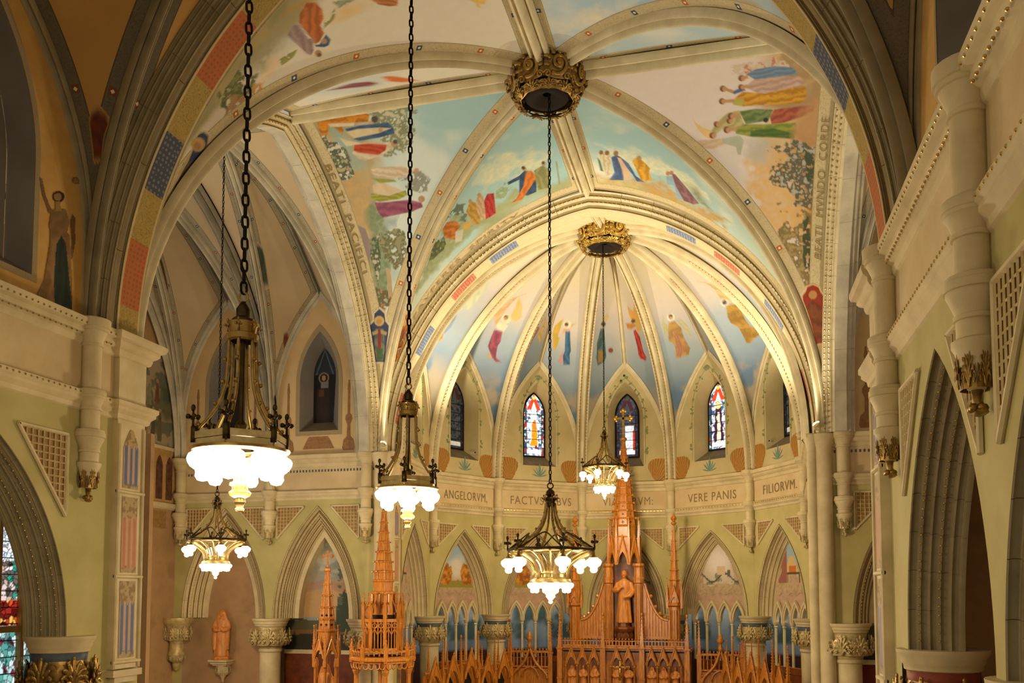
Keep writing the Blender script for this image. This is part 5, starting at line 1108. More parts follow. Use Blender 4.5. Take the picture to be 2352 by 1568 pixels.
    # aisle behind the arcade
    MB().box((s * 8.15, 7.3, 4.6), (.3, 10.6, 9.2)).build('aisle_wall', 'plaster_brown', W) if s > 0 else None
    MB().add([(s * 6.3, 2.5, 9.1), (s * 8.0, 2.5, 9.0), (s * 8.0, 12.6, 9.0), (s * 6.3, 12.6, 9.1)], [(0, 1, 2, 3)]).build('aisle_ceiling', 'plaster_brown', W)
for s in (-1, 1):
    for k, y in enumerate(COLY[:2]):
        who = ('left', 'right')[s > 0]
        column('arcade_column', s * (NX + (.17 if s < 0 else .36)), y - .03, 5.86, .33, ('gilded leaf capital column of the %s nave arcade beside the crossing pier' % who) if k == 0 else 'nearer gilded leaf capital column of the %s nave arcade' % who, 'nave arcade columns', leaf='gold_dark', neck='blue_neck' if s < 0 else 'red_paint', n=7, r2=.4)
FL = structure('floor', 'stone church floor'); MB().box((0, 16, -.1), (34, 40, .2)).build('floor_slab', 'floor_stone', FL)

# ================================================================== apse walls
WA = structure('wall_apse', 'polygonal apse wall with blind arcade, inscribed band and lancet windows')
TXT = {0: '', 1: 'ANGELORVM,', 2: 'FACTVS CIBVS', 3: 'VIATORVM:', 4: 'VERE PANIS', 5: 'FILIORVM.', 6: ''}
def apse_frame(i):
    a = np.array(APV[i]); b = np.array(APV[i + 1]); m = (a + b) / 2; ex = (b - a) / np.linalg.norm(b - a); n = np.array((-ex[1], ex[0]))
    if n @ (m - np.array(APX)) < 0: n = -n
    return frame((*m, 0), (*ex, 0), (*n, 0)), np.linalg.norm(b - a)
ZCA = 5.68
def tracery(M, c, hi, zs, za, parent, paint):
    """screen inside an arch: painted tympanum above four lancets on slender colonnettes"""
    f = fr(M); d = .42; nL = 4; w = 2 * hi / nL; top = arch_loop(c, hi, zs, za, 14); tri = []
    low = []
    for j in range(nL): low += [(x, z) for x, z in arch_loop(c - hi + w * (j + .5), w * .38, 5.5, 6.02, 7)]
    outline = [(c - hi, 5.5)] + top + [(c + hi, 5.5)] + list(reversed(low))
    zb = 6.62; f_ = lambda U, Z: paint(U - c, Z)
    mb = MB().flat([outline], lambda x, z: f(x, z, d)); mb.build('tympanum', 'plaster_rose', parent)
    paint_plane('tympanum_painting', M, c - hi, c + hi, 5.9, za, f_, parent, nx=70, nz=70, d=d - .012,
                mask=lambda U, Z: in_poly(U, Z, [(c + (x - c) * .985, z - .02) for x, z in top]) & (Z > 6.3 + .12 * np.abs(np.sin((U - c) * 4 * math.pi / (2 * hi) + math.pi / 2))))
    for j in range(nL):
        cc = c - hi + w * (j + .5); mb = MB()
        for t in (-1, 1):
            a = half_arc((cc + t * w * .38, 0), (cc, 0), 5.5, 6.02, 10); C = np.array([f(p[0], p[2], d) for p in a])
            mb.sweep(C, [(-.02, .11), (-.09, .1), (-.1, .05), (-.06, .02), (-.05, -.015), (.08, -.015)], M[:3, 1], inside=f(cc, 5.5), apex=-1)
        mb.build('lancet_moulding', 'stone_cream', parent, smooth=30)
    for j in range(nL + 1):
        x = c - hi + w * j; mb = MB(); o = f(x, 0, d)
        mb.lathe([(.045, 3.9), (.045, 5.32), (.065, 5.34), (.05, 5.38), (.095, 5.46), (.1, 5.52), (0, 5.52)], o, 10); mb.build('colonnette', 'stone_cream', parent, smooth=40)
    MB().box((c, d, 4.02), (2 * hi, .2, .2), M=M).box((c, d, 1.95), (2 * hi, .14, 3.95), M=M).build('screen_base', 'oak_dark', parent)
def tymp(kind):
    def fn(U, Z):
        n = len(U); P = np.stack([U, Z, U * 0], 1); q = vnoise(P, 3, kind, 4); c = mixc(np.repeat(L3('b89c78')[None], n, 0), np.repeat(L3('c8b090')[None], n, 0), q)
        c = mixc(c, np.repeat(L3('8d765a')[None], n, 0), sstep(.55, .62, vnoise(P, 14, kind + 9, 2)) * .35)
        def put(m, a, f=1.0):
            nonlocal c
            c = np.where(m[:, None], c * (1 - f) + L3(a)[None] * f, c)
        in_ = (np.abs(U) < .62 * np.clip((8.2 - Z) / 1.1, 0, 1) ** .7) & (Z > 6.72 + (q - .5) * .3)
        if kind in (1, 2):
            put(in_ & (Z > 7.25), '9db8c8'); g = sstep(.5, .12, np.hypot(U * .8, (Z - 7.3) * .9) + (q - .5) * .3); c = mixc(c, np.repeat(L3('dcd6c6')[None], n, 0), g); put((Z > 6.62) & (Z < 6.86 + (q - .5) * .25) & (np.abs(U) < .82), '98903c')
            q2 = vnoise(P, 9, kind + 3, 3)
            for s in (-1, 1): r = np.hypot((U - s * .5) / .31, (Z - 7.05) / .42) + (q2 - .5) * .5; put((r < 1) & (Z > 6.72), 'c07a24'); put((r < .95) & (Z > 6.72) & (q2 > .52), '9c5c18'); put((r < .9) & (q2 < .38) & (Z > 6.72), 'd29a3c')
        elif kind in (3, 4):
            put(in_, 'cfc0a8'); g = sstep(.75, .1, np.hypot(U * .9, Z - 7.5)); c = mixc(c, np.repeat(L3('ece4dc')[None], n, 0), g * .9)
            put((Z < 7.12) & (Z > 6.7) & (np.abs(U) < .85) & (q < .5), '8c8a76'); put((np.abs(Z - 6.95 - .15 * np.sin(U * 6)) < .035) & (np.abs(U) < .8), '5e5a4c')
            put((np.abs(U - .1) < .16) & (np.abs(Z - 7.2) < .14), 'd8c29a'); put((np.abs(U - .42) < .05) & (np.abs(Z - 7.1) < .12), '6c6454')
        else:
            put((np.abs(U) < .3) & (Z > 7.0) & (Z < 8.0), '9cb4c4'); put((np.abs(U) < .3 - .5 * (Z - 7.2)) & (Z > 7.0) & (Z < 7.6), 'd8b878'); put((U < -.25) & (U > -.62 + .1 * np.sin(Z * 9)) & (Z > 6.75) & (Z < 8.0), '9c6658')
            put((np.abs(U - .1) < .34) & (np.abs(Z - 7.05) < .03), '5a4a34'); put((np.abs(U - .05) < .18) & (Z > 7.08) & (Z < 7.3), 'c8743c'); put((np.abs(np.abs(U - .1) - .3) < .02) & (Z > 6.75) & (Z < 7.05), '5a4a34')
        return c
    return fn
def wheat(M, u, z0, w, h, parent, side):
    """painted sheaf of wheat: a fan of ears spreading from the foot, its outer edge along the shaft"""
    def fn(U, Z):
        n = len(U); x = (U - u) / (w / 2) + .35 * side * (1 - (Z - z0) / h); t = (Z - z0) / h; a = np.arctan2(x, .35 + 1.1 * t); k = np.abs((a * 5.5 + vnoise(np.stack([U, Z, U], 1), 7, 3, 2) * .5) % 1 - .5)
        return mixc(np.repeat(L3('b8873f')[None], n, 0), np.repeat(L3('8a5c26')[None], n, 0), sstep(.22, .46, k))
    return paint_plane('painted_wheat_sheaf', M, u - w / 2, u + w / 2, z0, z0 + h, fn, parent, nx=34, nz=30, d=-.008,
                       mask=lambda U, Z: (-side * (U - u) / (w / 2) < .15 + .85 * np.clip((Z - z0) / h * 1.3, 0, 1) ** .7 * np.sqrt(np.clip(1.02 - np.clip(((Z - z0) / h - .45) / .55, 0, 1) ** 2, 0, 1))))
def glass_colors(kind, seed):
    rs = np.random.RandomState(seed); sites = rs.rand(520, 2) * np.array((1, 3.2)) - np.array((.5, .3)); scol = rs.rand(520)
    def fn(U, Z, w, z0, z1):
        x = U / w; t = (Z - z0) / (z1 - z0); y = t * 2.6; q = np.stack([x, y], 1); best = np.full(len(U), 9.); bi = np.zeros(len(U), int)
        for i, p in enumerate(sites):
            dd = np.hypot(q[:, 0] - p[0], (q[:, 1] - p[1])); m = dd < best; best[m] = dd[m]; bi[m] = i
        r = scol[bi]; n = len(U); pal = [L3(c) for c in ('b9c6d6', 'e8ecf2', '8fa2b8', '6a7f9c', 'cfd8e2', '3e4c62')]
        c = np.array([pal[int(v * 6) % 6] for v in r]); edge = np.abs(x) > .36
        bord = np.array([[L3('244a44'), L3('8c2a26'), L3('aab8c4'), L3('2c3c58')][int(v * 4) % 4] for v in r]); c = np.where(edge[:, None], bord, c)
        def put(m, col): nonlocal c; c = np.where(m[:, None], L3(col)[None] * (.8 + .4 * r[:, None]), c)
        put((t > .74) & (np.abs(x) < (1.0 - t) * 1.3), 'c43c1c'); put((t > .72) & (t < .86) & (np.abs(x) < (.88 - t) * .95), 'b4cdd2'); put((np.hypot(x, (t - .93) * 2.6) < .08), 'f0c040')
        def body(cx, t0, t1, w0, w1, sway=0.0): k = np.clip((t - t0) / (t1 - t0), 0, 1); return (t > t0) & (t < t1) & (np.abs(x - cx - sway * np.sin(k * 3.1)) < (w0 + (w1 - w0) * k) * (1 + .12 * np.sin(t * 40)))
        if kind == 'orange': put(body(0, .14, .7, .2, .13), 'e8ecf0'); put(body(-.01, .16, .5, .17, .1, .04), 'd8841c'); put(body(.06, .42, .58, .14, .05, -.05), 'c8701c'); put(body(.1, .11, .17, .07, .05), '8c1c34'); put(np.hypot(x, (t - .68) * 2.6) < .13, 'f4f4f0'); put(np.hypot(x, (t - .68) * 2.6) < .06, 'e0c8b0')
        if kind == 'purple': put(body(0, .12, .62, .26, .14), '3a1c34'); put(body(.0, .1, .56, .11, .05, .02), 'd8cfae'); put(np.hypot(x, (t - .66) * 2.6) < .14, 'd8b850'); put(np.hypot(x, (t - .66) * 2.6) < .075, 'e6d0b0'); put(body(-.06, .44, .5, .05, .04), 'e0c0a0')
        if kind == 'dark': c = c * .05 + np.array((.012, .01, .016)); m = (t < .5) & (x > -.1) & (x < .3) & (t > .08); c = np.where(m[:, None], L3('dfe4ea')[None] * (.5 + .5 * r[:, None]), c); put((np.abs(x - .3) < .05) & (t > .1) & (t < .42), '9c2c20')  # shade outside put into the glass colour: nearly black, one bright patch
        if kind == 'slate': c = c * .09 + np.array((.012, .014, .02)); put(np.hypot(x, (t - .66) * 2.6) < .12, '4a4a46')
        put((t < .1) & (t > .04) & (np.abs(x) < .34), 'd6d8da')
        return c
    return fn
def lancet_window(nm, M, w, z0, z1, kind, seed, label, d=.55, ow=1.3, oz0=11.02, oz1=14.15, holder=None, nb=7):
    """stained-glass lancet in a splayed reveal: sill, splay, opaque backing slab, panes and lead bars"""
    Wd = structure(nm, label); f = fr(M); zt = z1 - w * .95
    outer = [(-ow / 2, oz0)] + arch_loop(0, ow / 2, oz1 - ow * 1.05, oz1, 12) + [(ow / 2, oz0)]; inner = [(-w / 2 - .05, z0 - .05)] + arch_loop(0, w / 2 + .05, zt, z1 + .06, 12) + [(w / 2 + .05, z0 - .05)]
    A = [f(x, z, 0) for x, z in outer]; B = [f(x, z, d) for x, z in inner]
    MB().grid([A, B]).build('splay', 'plaster_apse', Wd, smooth=30)
    MB().add([f(-ow / 2, oz0, 0), f(ow / 2, oz0, 0), f(w / 2 + .05, z0 - .05, d), f(-w / 2 - .05, z0 - .05, d)], [(0, 1, 2, 3)]).build('sill', 'sill_stone', Wd)
    lp = arch_loop(0, w / 2, zt, z1, 12); fn = glass_colors(kind, seed); mt = 'stained_glass' if kind in ('orange', 'purple', 'dark') else 'stained_dim'
    zz = [z0 + (zt - z0) * i / (nb - 2) for i in range(nb - 1)] + [zt + (z1 - zt) * .0]
    zz = sorted(set([round(z, 4) for z in zz])) + [z1]
    for a, b in zip(zz[:-1], zz[1:]):
        mk = (lambda U, Z: in_poly(U, Z, [(-w / 2 - .001, z0 - .1)] + [(x * 1.001, z + .001) for x, z in lp] + [(w / 2 + .001, z0 - .1)])) if b == z1 else None
        paint_plane('pane', M, -w / 2, w / 2, a, b, lambda U, Z: fn(U, Z, w, z0, z1), Wd, mat=mt, nx=44, nz=24 if b < z1 else 44, d=d - .01, mask=mk)
    MB().box((0, d + .05, (z0 + z1) / 2), (w + .5, .04, z1 - z0 + .6), M=M).build('backing_slab', 'lead', Wd)  # dark slab added behind the glass to block stray background light
    mb = MB()
    for z in zz[:-1]: mb.box((0, d - .02, z), (w, .03, .016), M=M)
    for t in (-1, 1): mb.tube([f(p[0] * 1.0, p[1], d - .02) for p in ([(t * w / 2, z0)] + [(t * abs(x), z) for x, z in lp[:12]])], .02, 5)
    for x in (-.36, .36): mb.box((x * w, d - .02, (z0 + zt) / 2), (.008, .02, zt - z0), M=M)
    mb.build('lead_bars', 'lead', Wd); return Wd
KIND = {0: 'slate', 1: 'slate', 2: 'orange', 3: 'dark', 4: 'purple', 5: 'slate', 6: 'slate'}
WLAB = {0: 'dim lancet window in the chancel bay left of the apse', 1: 'dark slate lancet window with a security camera beneath, left in the apse', 2: 'bright lancet window with an orange-robed saint', 3: 'mostly dark lancet window behind the altar cross',
        4: 'bright lancet window with a purple-cloaked haloed saint', 5: 'thin sliver of blue lancet window at the right apse edge', 6: 'lancet window hidden behind the right chancel pier'}
def teal_flower(M, u, z0, h, parent, c='5a8480'):
    f = fr(M); mb = MB()
    for a, l, w in ((0, 1, .16), (.7, .75, .1), (-.7, .75, .1), (1.25, .6, .08), (-1.25, .6, .08), (.35, .8, .07), (-.35, .8, .07)):
        dx, dz = math.sin(a), math.cos(a); t = np.linspace(0, 1, 7); L = l * h
        q = [(u + dx * L * k - dz * w * h * .5 * math.sin(k * math.pi) * 1, z0 + .1 * h + dz * L * .9 * k + dx * w * h * .5 * math.sin(k * math.pi)) for k in t] + [(u + dx * L * k + dz * w * h * .5 * math.sin(k * math.pi), z0 + .1 * h + dz * L * .9 * k - dx * w * h * .5 * math.sin(k * math.pi)) for k in t[::-1]][1:-1]
        mb.flat([q], lambda x, z: f(x, z, -.008 - .001 * abs(a)))
    mb.build('painted_flower', 'teal_paint', parent)
mat_mottled('teal_paint', '5c8078', '7d9684', 14, .8, bump=0); mat_mottled('leaf_paint', '7e8a5c', '949a6e', 14, .8, bump=0)
for i in range(7):
    M, L = apse_frame(i); f = fr(M); ho = min(1.4, L / 2 - .22); hi = ho - .36; h2 = L / 2
    wall_flat('wall_face', M, [[(-h2, 9.2), (h2, 9.2), (h2, ZCA), (ho, ZCA)] + list(reversed(arch_loop(0, ho, ZCA, 8.52)))[1:] + [(-h2, ZCA)]], 'plaster_green', WA)
    wall_flat('inscribed_band', M, [[(-h2, 9.2), (h2, 9.2), (h2, 10.42), (-h2, 10.42)]], 'plaster_tan', WA)
    arch_moulding('arch_stone', M, 0, ho, ZCA, 8.52, rolls((-.02, .04), (.12, -.1), 1, .8) + rolls((.13, -.1), (.42, -.36), 3, .75) + [(.5, -.36)], 'stone_cream', WA, 5)
    lattice(M, [(-h2 + .32, 8.74), (-h2 + 1.2, 8.74), (-h2 + .32, 8.0)], WA); lattice(M, [(h2 - 1.2, 8.74), (h2 - .32, 8.74), (h2 - .32, 8.0)], WA)
    tracery(M, 0, hi, ZCA, 8.2, WA, tymp(i if i < 6 else 5))
    if TXT[i]: inscription(M, TXT[i], .06, 9.6, .42, 'letter_brown', WA, width=min(L - .75, .185 * len(TXT[i]) + .15))
    # lunette wall with the window opening
    hole = [(-.65, 11.02)] + arch_loop(0, .65, 14.15 - .65 * 2.1, 14.15, 12) + [(.65, 11.02)]
    wall_flat('lunette_wall', M, [[(-h2, ZS)] + arch_loop(0, h2, ZS + .35, ZL, 20) + [(h2, ZS)], hole], 'plaster_apse', WA)
    lancet_window('window_%d' % (i + 1), M, .82, 11.46, 13.78, KIND[i], 50 + i, WLAB[i])
    # painted vine along the window opening, wheat and flowers below
    mb = MB(); vine = [(-.72, 11.1)] + arch_loop(0, .72, 14.15 - .65 * 2.1, 14.3, 12) + [(.72, 11.1)]
    for a, b in zip(vine[:-1], vine[1:]): mb.tube([f(*a, -.004), f(*b, -.004)], .008, 4)
    for j in range(14):
        q = vine[1 + j * (len(vine) - 3) // 13]; s2 = 1.6 if abs(q[0]) < .2 else 1
        for k in range(3): mb.ball(f(q[0] + random.uniform(-.06, .06), q[1] + random.uniform(-.08, .08), -.0), .035 * s2, 6, 4, (1, 1, 1))
    for t in (-1, 1):
        for z in (11.6, 12.3):
            for k in range(5): mb.ball(f(t * (.76 + random.uniform(-.05, .05)), z + random.uniform(-.14, .14), 0), .04, 6, 4)
    tag(mb.build('painted_vine', 'leaf_paint', WA), kind='stuff')
    for t in (-1, 1): wheat(M, t * (h2 - .52), 10.45, .74, .82, WA, t)
    teal_flower(M, 0, 10.56, .56, WA)
path = [APV[0]] + APV[1:-1] + [APV[-1]]
MB().hsweep(path, CORNICE, left=False).build('cornice', 'stone_cream', WA, smooth=30)
MB().hsweep(path, STRING, left=False).build('string_course', 'stone_cream', WA, smooth=30)
mb = MB()
for i in range(7):
    M, L = apse_frame(i)
    for u in np.arange(-L / 2 + .15, L / 2 - .1, .12): mb.box((u, -.135, 9.36), (.06, .02, .03), M=M)
tag(mb.build('gilt_flowers', 'gold', WA), kind='stuff')
VN = ['left chancel bay', 'left end of the apse', 'second arch left of the altar', 'first arch left of the altar', 'first arch right of the altar', 'second arch right of the altar', 'right end of the apse']
for i in range(1, 7):
    x, y = APV[i]; d = np.array(APX) - np.array((x, y)); d /= np.linalg.norm(d)
    wall_shaft(x + d[0] * .1, y + d[1] * .1, .14, WA, leaf='gilt_stone', zc=7.8)
    column('apse_column', x - d[0] * .02, y - d[1] * .02, ZCA, .31, ['', 'apse column with carved leaf capital nearest the left chancel pier', 'apse column left of the altar with teal-necked leaf capital', 'apse column just left of the tall altar',
           'apse column just right of the tall altar', 'apse column right of the altar beside the mural of the manger cloud', 'apse column next to the right chancel pier'][i], 'apse arcade columns', leaf='gilt_stone', n=8, r2=.44)
# ambulatory wall behind the arcade, painted with a dusky landscape
def amb(U, Z):
    P = np.stack([U, Z, U * 0], 1); n = len(U); q = vnoise(P, 1.2, 77, 4); c = mixc(np.repeat(L3('6a8090')[None], n, 0), np.repeat(L3('93a6b2')[None], n, 0), sstep(4.6, 6.5, Z + q))
    c = mixc(c, np.repeat(L3('40585c')[None], n, 0), sstep(.5, .62, q) * (Z > 4.7)); c = np.where((Z < 4.7)[:, None], L3('6f8296')[None], c); c = np.where((Z < 4.35)[:, None], L3('3c2018')[None], c); return c
prev = None; AMB = []
for x, y in APV:
    d = np.array((x, y)) - np.array(APX); k = np.linalg.norm(d); AMB.append(np.array(APX) + d / k * (k + 1.9))
AMB[0] = np.array((-8.0, 23.6)); AMB[-1] = np.array((8.0, 23.6))
for i in range(7):
    a, b = AMB[i], AMB[i + 1]; m = (a + b) / 2; L = np.linalg.norm(b - a); ex = (b - a) / L; n = np.array((-ex[1], ex[0])); n = n if n @ (m - np.array(APX)) > 0 else -n
    M = frame((*m, 0), (*ex, 0), (*n, 0)); paint_plane('ambulatory_wall', M, -L / 2, L / 2, 0, 8.0, amb, WA, nx=40, nz=70, d=0)
mb = MB()
for i in range(7): mb.add([(*APV[i], 8.9), (*APV[i + 1], 8.9), (*AMB[i + 1], 8.0), (*AMB[i], 8.0)], [(0, 1, 2, 3)])
mb.build('ambulatory_ceiling', 'plaster_brown', WA)

# ================================================================== crossing back piers and transept walls
for s, nm in ((-1, 'wall_transept_left'), (1, 'wall_transept_right')):
    W = structure(nm, ('left' if s < 0 else 'right') + ' transept east wall with pointed recesses and corbelled shafts'); Y = 22.7
    M = frame((0, Y, 0), (s, 0, 0), (0, 1, 0)); f = fr(M); ac = [7.93, 10.95]; ho = 1.36; zs = 5.7
    pts = [(5.72, ZS), (12.65, ZS), (12.65, 0), (12.3, 0), (12.3, zs), (ac[1] + ho, zs)]
    for c in reversed(ac): pts += list(reversed(arch_loop(c, ho, zs, 8.92))) + [(c - ho, zs)]
    pts += [(6.3, zs), (6.3, 0), (5.72, 0)]
    q = [];  [q.append(p) for p in pts if not q or math.dist(q[-1], p) > 1e-6]
    wall_flat('wall_face', M, [q], 'plaster_green', W); wall_flat('upper_band', M, [[(5.72, 9.4), (12.65, 9.4), (12.65, 10.12), (5.72, 10.12)]], 'plaster_tan', W, -.006)
    for c in ac: arch_moulding('arch_stone', M, c, ho, zs, 8.92, rolls((-.02, .02), (.1, -.14), 1, .8) + rolls((.12, -.15), (.4, -.42), 3, .8) + [(.44, -.44), (.46, -.56), (.8, -.56)], 'stone_cream', W, 7)
    for c in ac:
        for t in (-1, 1):
            a = half_arc((c + t * ho, 0), (c, 0), zs, 8.92, 40); C = np.array([f(p[0], p[2]) for p in a]); beads('gilt_beading', C, M[:3, 1], [(.11, -.17)], 'gold', W, .09, .014)
        lattice(M, [(c - 1.3, 8.95), (c - .42, 8.95), (c - 1.3, 8.0)], W); lattice(M, [(c + .42, 8.95), (c + 1.3, 8.95), (c + 1.3, 8.0)], W)
    ph = [(s * 5.72, 23.4), (s * 5.72, Y), (s * 12.6, Y)]
    MB().hsweep(ph, CORNICE, left=(s < 0)).build('cornice', 'stone_cream', W, smooth=30); MB().hsweep(ph, STRING, left=(s < 0)).build('string_course', 'stone_cream', W, smooth=30)
    mb = MB()
    for u in np.arange(6.2, 12.4, .1): mb.box((u, -.004, 9.98), (.045, .02, .07), M=M)
    tag(mb.build('painted_drops', 'blue_neck', W), kind='stuff')
    for x in (6.38, 9.42, 12.4): wall_shaft(s * x, Y - .1, .15, W, leaf='gilt_stone', zc=7.9)
    # chancel return of the pier
    M3 = frame((s * 5.72, 23.0, 0), (0, 1, 0), (s, 0, 0)); MB().box((s * 6.03, 23.08, 5.2), (.58, .7, 10.4)).build('pier_core', 'plaster_green', W)
    pilaster(frame((s * 5.72, 23.05, 0), (0, 1, 0), (s, 0, 0)), .46, 5.3, 9.0, W, ((5.48, 6.65, PANEL_BANDS[0]), (6.78, 7.95, PANEL_BANDS[1]), (8.08, 8.95, PANEL_BANDS[2])))
    for k, (dx, r) in enumerate(((-.02, .2), (-.3, .12))): MB().lathe([(r, 0), (r, 10.08), (r * 1.3, 10.2), (r * 1.5, 10.4), (0, 10.44)], (s * (5.95 + dx), Y - .06, 0), 18).build('pier_shaft', 'stone_cream', W, smooth=40)
    for dx in (-.02, .28, .5): MB().lathe([(.13, ZS), (.13, ZS + 1.2)], (s * (5.9 + dx), Y - .1, 0), 14).build('vault_shaft', 'stone_pale', W, smooth=40)
    # upper lunette walls with blind niche
    for b in range(2):
        x0, x1 = TBX[b], TBX[b + 1]; c = (x0 + x1) / 2; hb = (x1 - x0) / 2; hole = [(c - .62, 11.15)] + arch_loop(c, .62, 12.6, 14.1, 12) + [(c + .62, 11.15)]
        wall_flat('lunette_wall', M, [[(x0, ZS)] + arch_loop(c, hb, ZS + 1.2, 15.25) + [(x1, ZS)], hole], 'plaster_wheat', W)
        inner = [(c - .3 + .1, 11.5)] + arch_loop(c + .1, .36, 12.9, 13.75, 12) + [(c + .46, 11.5)]
        MB().grid([[f(x, z, 0) for x, z in hole], [f(x, z, .55) for x, z in inner]]).build('niche_splay', 'recess_grey', W, smooth=30)
        MB().add([f(c - .62, 11.15, 0), f(c + .62, 11.15, 0), f(c + .46, 11.5, .55), f(c - .26, 11.5, .55)], [(0, 1, 2, 3)]).build('niche_sill', 'sill_stone', W)
        MB().box((c + .1, .62, 12.6), (1.3, .04, 2.8), M=M).build('niche_back', 'recess_grey', W)
        bord = [(c - .74, 11.02)] + arch_loop(c, .74, 12.6, 14.32, 12) + [(c + .74, 11.02)]; MB().flat([bord, hole], lambda x, z: f(x, z, -.008)).build('painted_border', 'band_plain', W)
        def saint(U, Z, c=c):
            n = len(U); col = np.repeat(L3('1c1a1c')[None], n, 0); x = U - c - .1
            col = np.where((Z > 12.95)[:, None], L3('28323c')[None], col); col = np.where(((np.abs(x) < .3 - (Z - 12.95) * .38) & (Z > 12.95) & (np.abs(np.abs(x) - (.28 - (Z - 12.95) * .36)) < .03))[:, None], L3('5a6468')[None], col)
            r = np.hypot(x - .03, Z - 12.85); col = np.where((np.abs(r - .15) < .02)[:, None], L3('8a7a58')[None], col); col = np.where((np.hypot((x - .03) / .8, Z - 12.85) < .085)[:, None], L3('a08468')[None], col)
            col = np.where(((np.abs(x - .0) < .12) & (Z > 12.5) & (Z < 12.74))[:, None], L3('7c7870')[None], col); col = np.where(((np.abs(x - .05) < .2) & (Z > 11.5) & (Z < 12.55))[:, None], L3('2a2018')[None] * (1 + .5 * vnoise(np.stack([U, Z, U], 1), 5, 2)[:, None]), col)
            col = np.where(((np.abs(x - .1) < .08) & (Z > 12.3) & (Z < 12.5))[:, None], L3('5c3828')[None], col); return col
        paint_plane('painted_nun', M, c - .28, c + .48, 11.5, 13.8, saint, W, nx=50, nz=110, d=.545, mask=lambda U, Z, inner=inner: in_poly(U, Z, inner))
        mb = MB()
        for t in (-.95, .98):
            prof = [(.16, 10.55), (.2, 10.62), (.16, 10.85), (.06, 10.95), (.045, 11.3), (.11, 11.45), (.1, 11.55), (.04, 11.62), (.035, 12.3), (.05, 12.32), (.02, 12.6)]
            mb.flat([[(c + t - r, z) for r, z in prof] + [(c + t + r, z) for r, z in reversed(prof)]], lambda x, z: f(x, z, -.007))
        mb.build('painted_candlesticks', 'red_ochre', W) if 'red_ochre' in MATS else mb.build('painted_candlesticks', mat_mottled('red_ochre', '8a6240', '9c754c', 12, .8, bump=0), W)
        mb = MB().flat([[(c - .5, 10.62), (c + .5, 10.62), (c + .38, 10.86), (c + .3, 10.98), (c - .3, 10.98), (c - .38, 10.86)]], lambda x, z: f(x, z, -.007)); mb.build('painted_urn_panel', 'red_ochre', W)
    # recess paintings: a sunset landscape in the first bay, plain brown plaster in the second
    c = ac[0]; ri = [(c - .85, 5.6)] + arch_loop(c, .8, zs, 8.3, 14) + [(c + .85, 5.6)]
    def land(U, Z, c=c, s=s):
        n = len(U); P = np.stack([U, Z, U * 0], 1); q = vnoise(P * np.array((1, 2.5, 1)), 1.6, 5, 4); col = mixc(np.repeat(L3('c09a68')[None], n, 0), np.repeat(L3('8f948c')[None], n, 0), sstep(6.2, 7.2, Z + (q - .5)))
        col = mixc(col, np.repeat(L3('c4bca8')[None], n, 0), sstep(.52, .66, q) * (Z > 6.9) * .8); col = mixc(col, np.repeat(L3('a87a68')[None], n, 0), (np.abs(Z - 6.65 - (q - .5) * .3) < .12) * .6)
        if s > 0: col = mixc(np.repeat(L3('c8a47c')[None], n, 0), np.repeat(L3('4c7488')[None], n, 0), sstep(6.2, 7.6, Z))
        col = np.where((Z < 5.72)[:, None], L3('8c98a0')[None], col); col = np.where((Z < 5.62 + .1 * (q - .5))[:, None], L3('5a5638')[None], col); col = np.where((Z < 5.35)[:, None], L3('7a5c3a')[None], col); col = np.where((Z < 5.2 + .2 * (q - .5))[:, None], L3('35352a')[None], col)
        x = (U - c) * -s; k = (np.abs(x + .5) < .26 * np.clip((6.4 + .5 * q - Z) / .6, 0, 1)) & (Z > 5.3); col = np.where(k[:, None], L3('3a4634')[None], col)
        k = (np.abs(x + .38) < .03 + .07 * ((Z * 6) % 1)) & (Z > 5.8) & (Z < 7.6) & (q > .4); col = np.where(k[:, None], L3('5c6650')[None], col); return col
    paint_plane('landscape_painting', M, c - 1.4, c + 1.4, 4.75, 8.4, land, W, nx=70, nz=120, d=.78)
    MB().box((c, .76, 4.7), (2.8, .08, .12), M=M).build('painting_ledge', 'stone_cream', W)
    MB().box((c, .8, 2.3), (2.8, .06, 4.7), M=M).build('recess_door', 'door_wood' if s < 0 else 'drape_red', W)
    MB().box((ac[1] + .3, .5, 4.4), (3.8, .06, 9), M=M).build('recess_plaster', 'plaster_brown', W)
    MB().box((9.5, .95, 4.5), (7.6, .06, 9.0), M=M).build('outer_wall', 'plaster_brown', W)
    # end wall with a mural, a painted arcade and a lettered band
    Mx = frame((s * 12.62, 0, 0), (0, 1, 0), (s, 0, 0))
    wall_flat('end_wall', Mx, [[(11, 0), (22.75, 0), (22.75, 17), (11, 17)]], 'plaster_brown', W)
    if s < 0:
        def mur(U, Z):
            n = len(U); P = np.stack([U, Z, U * 0], 1); q = vnoise(P, 1.5, 91, 4); q2 = vnoise(P, 5, 92, 3); col = mixc(np.repeat(L3('6c6a50')[None], n, 0), np.repeat(L3('a89a7c')[None], n, 0), sstep(.35, .6, q)); col = mixc(col, np.repeat(L3('4a5a4c')[None], n, 0), sstep(.52, .6, q2) * .7)
            for u0, z0, h, cc in ((20.9, 10.9, .8, '7a3c2c'), (21.15, 11.0, .75, '8c7a50'), (21.5, 10.95, .8, '5c5048'), (21.8, 10.9, .85, '6a5a40'), (21.3, 11.9, .6, '8a8468'), (21.65, 12.0, .6, '7c4a3c')):
                k = (np.abs(U - u0) < .11 - .06 * (Z - z0) / h) & (Z > z0) & (Z < z0 + h); col = np.where(k[:, None], L3(cc)[None] * (.7 + .6 * q2[:, None]), col); col = np.where((np.hypot(U - u0, Z - z0 - h - .05) < .06)[:, None], L3('b08c68')[None], col)
            return col
        paint_plane('crowd_mural', Mx, 20.2, 22.7, 10.75, 13.6, mur, W, nx=90, nz=90, d=-.02)
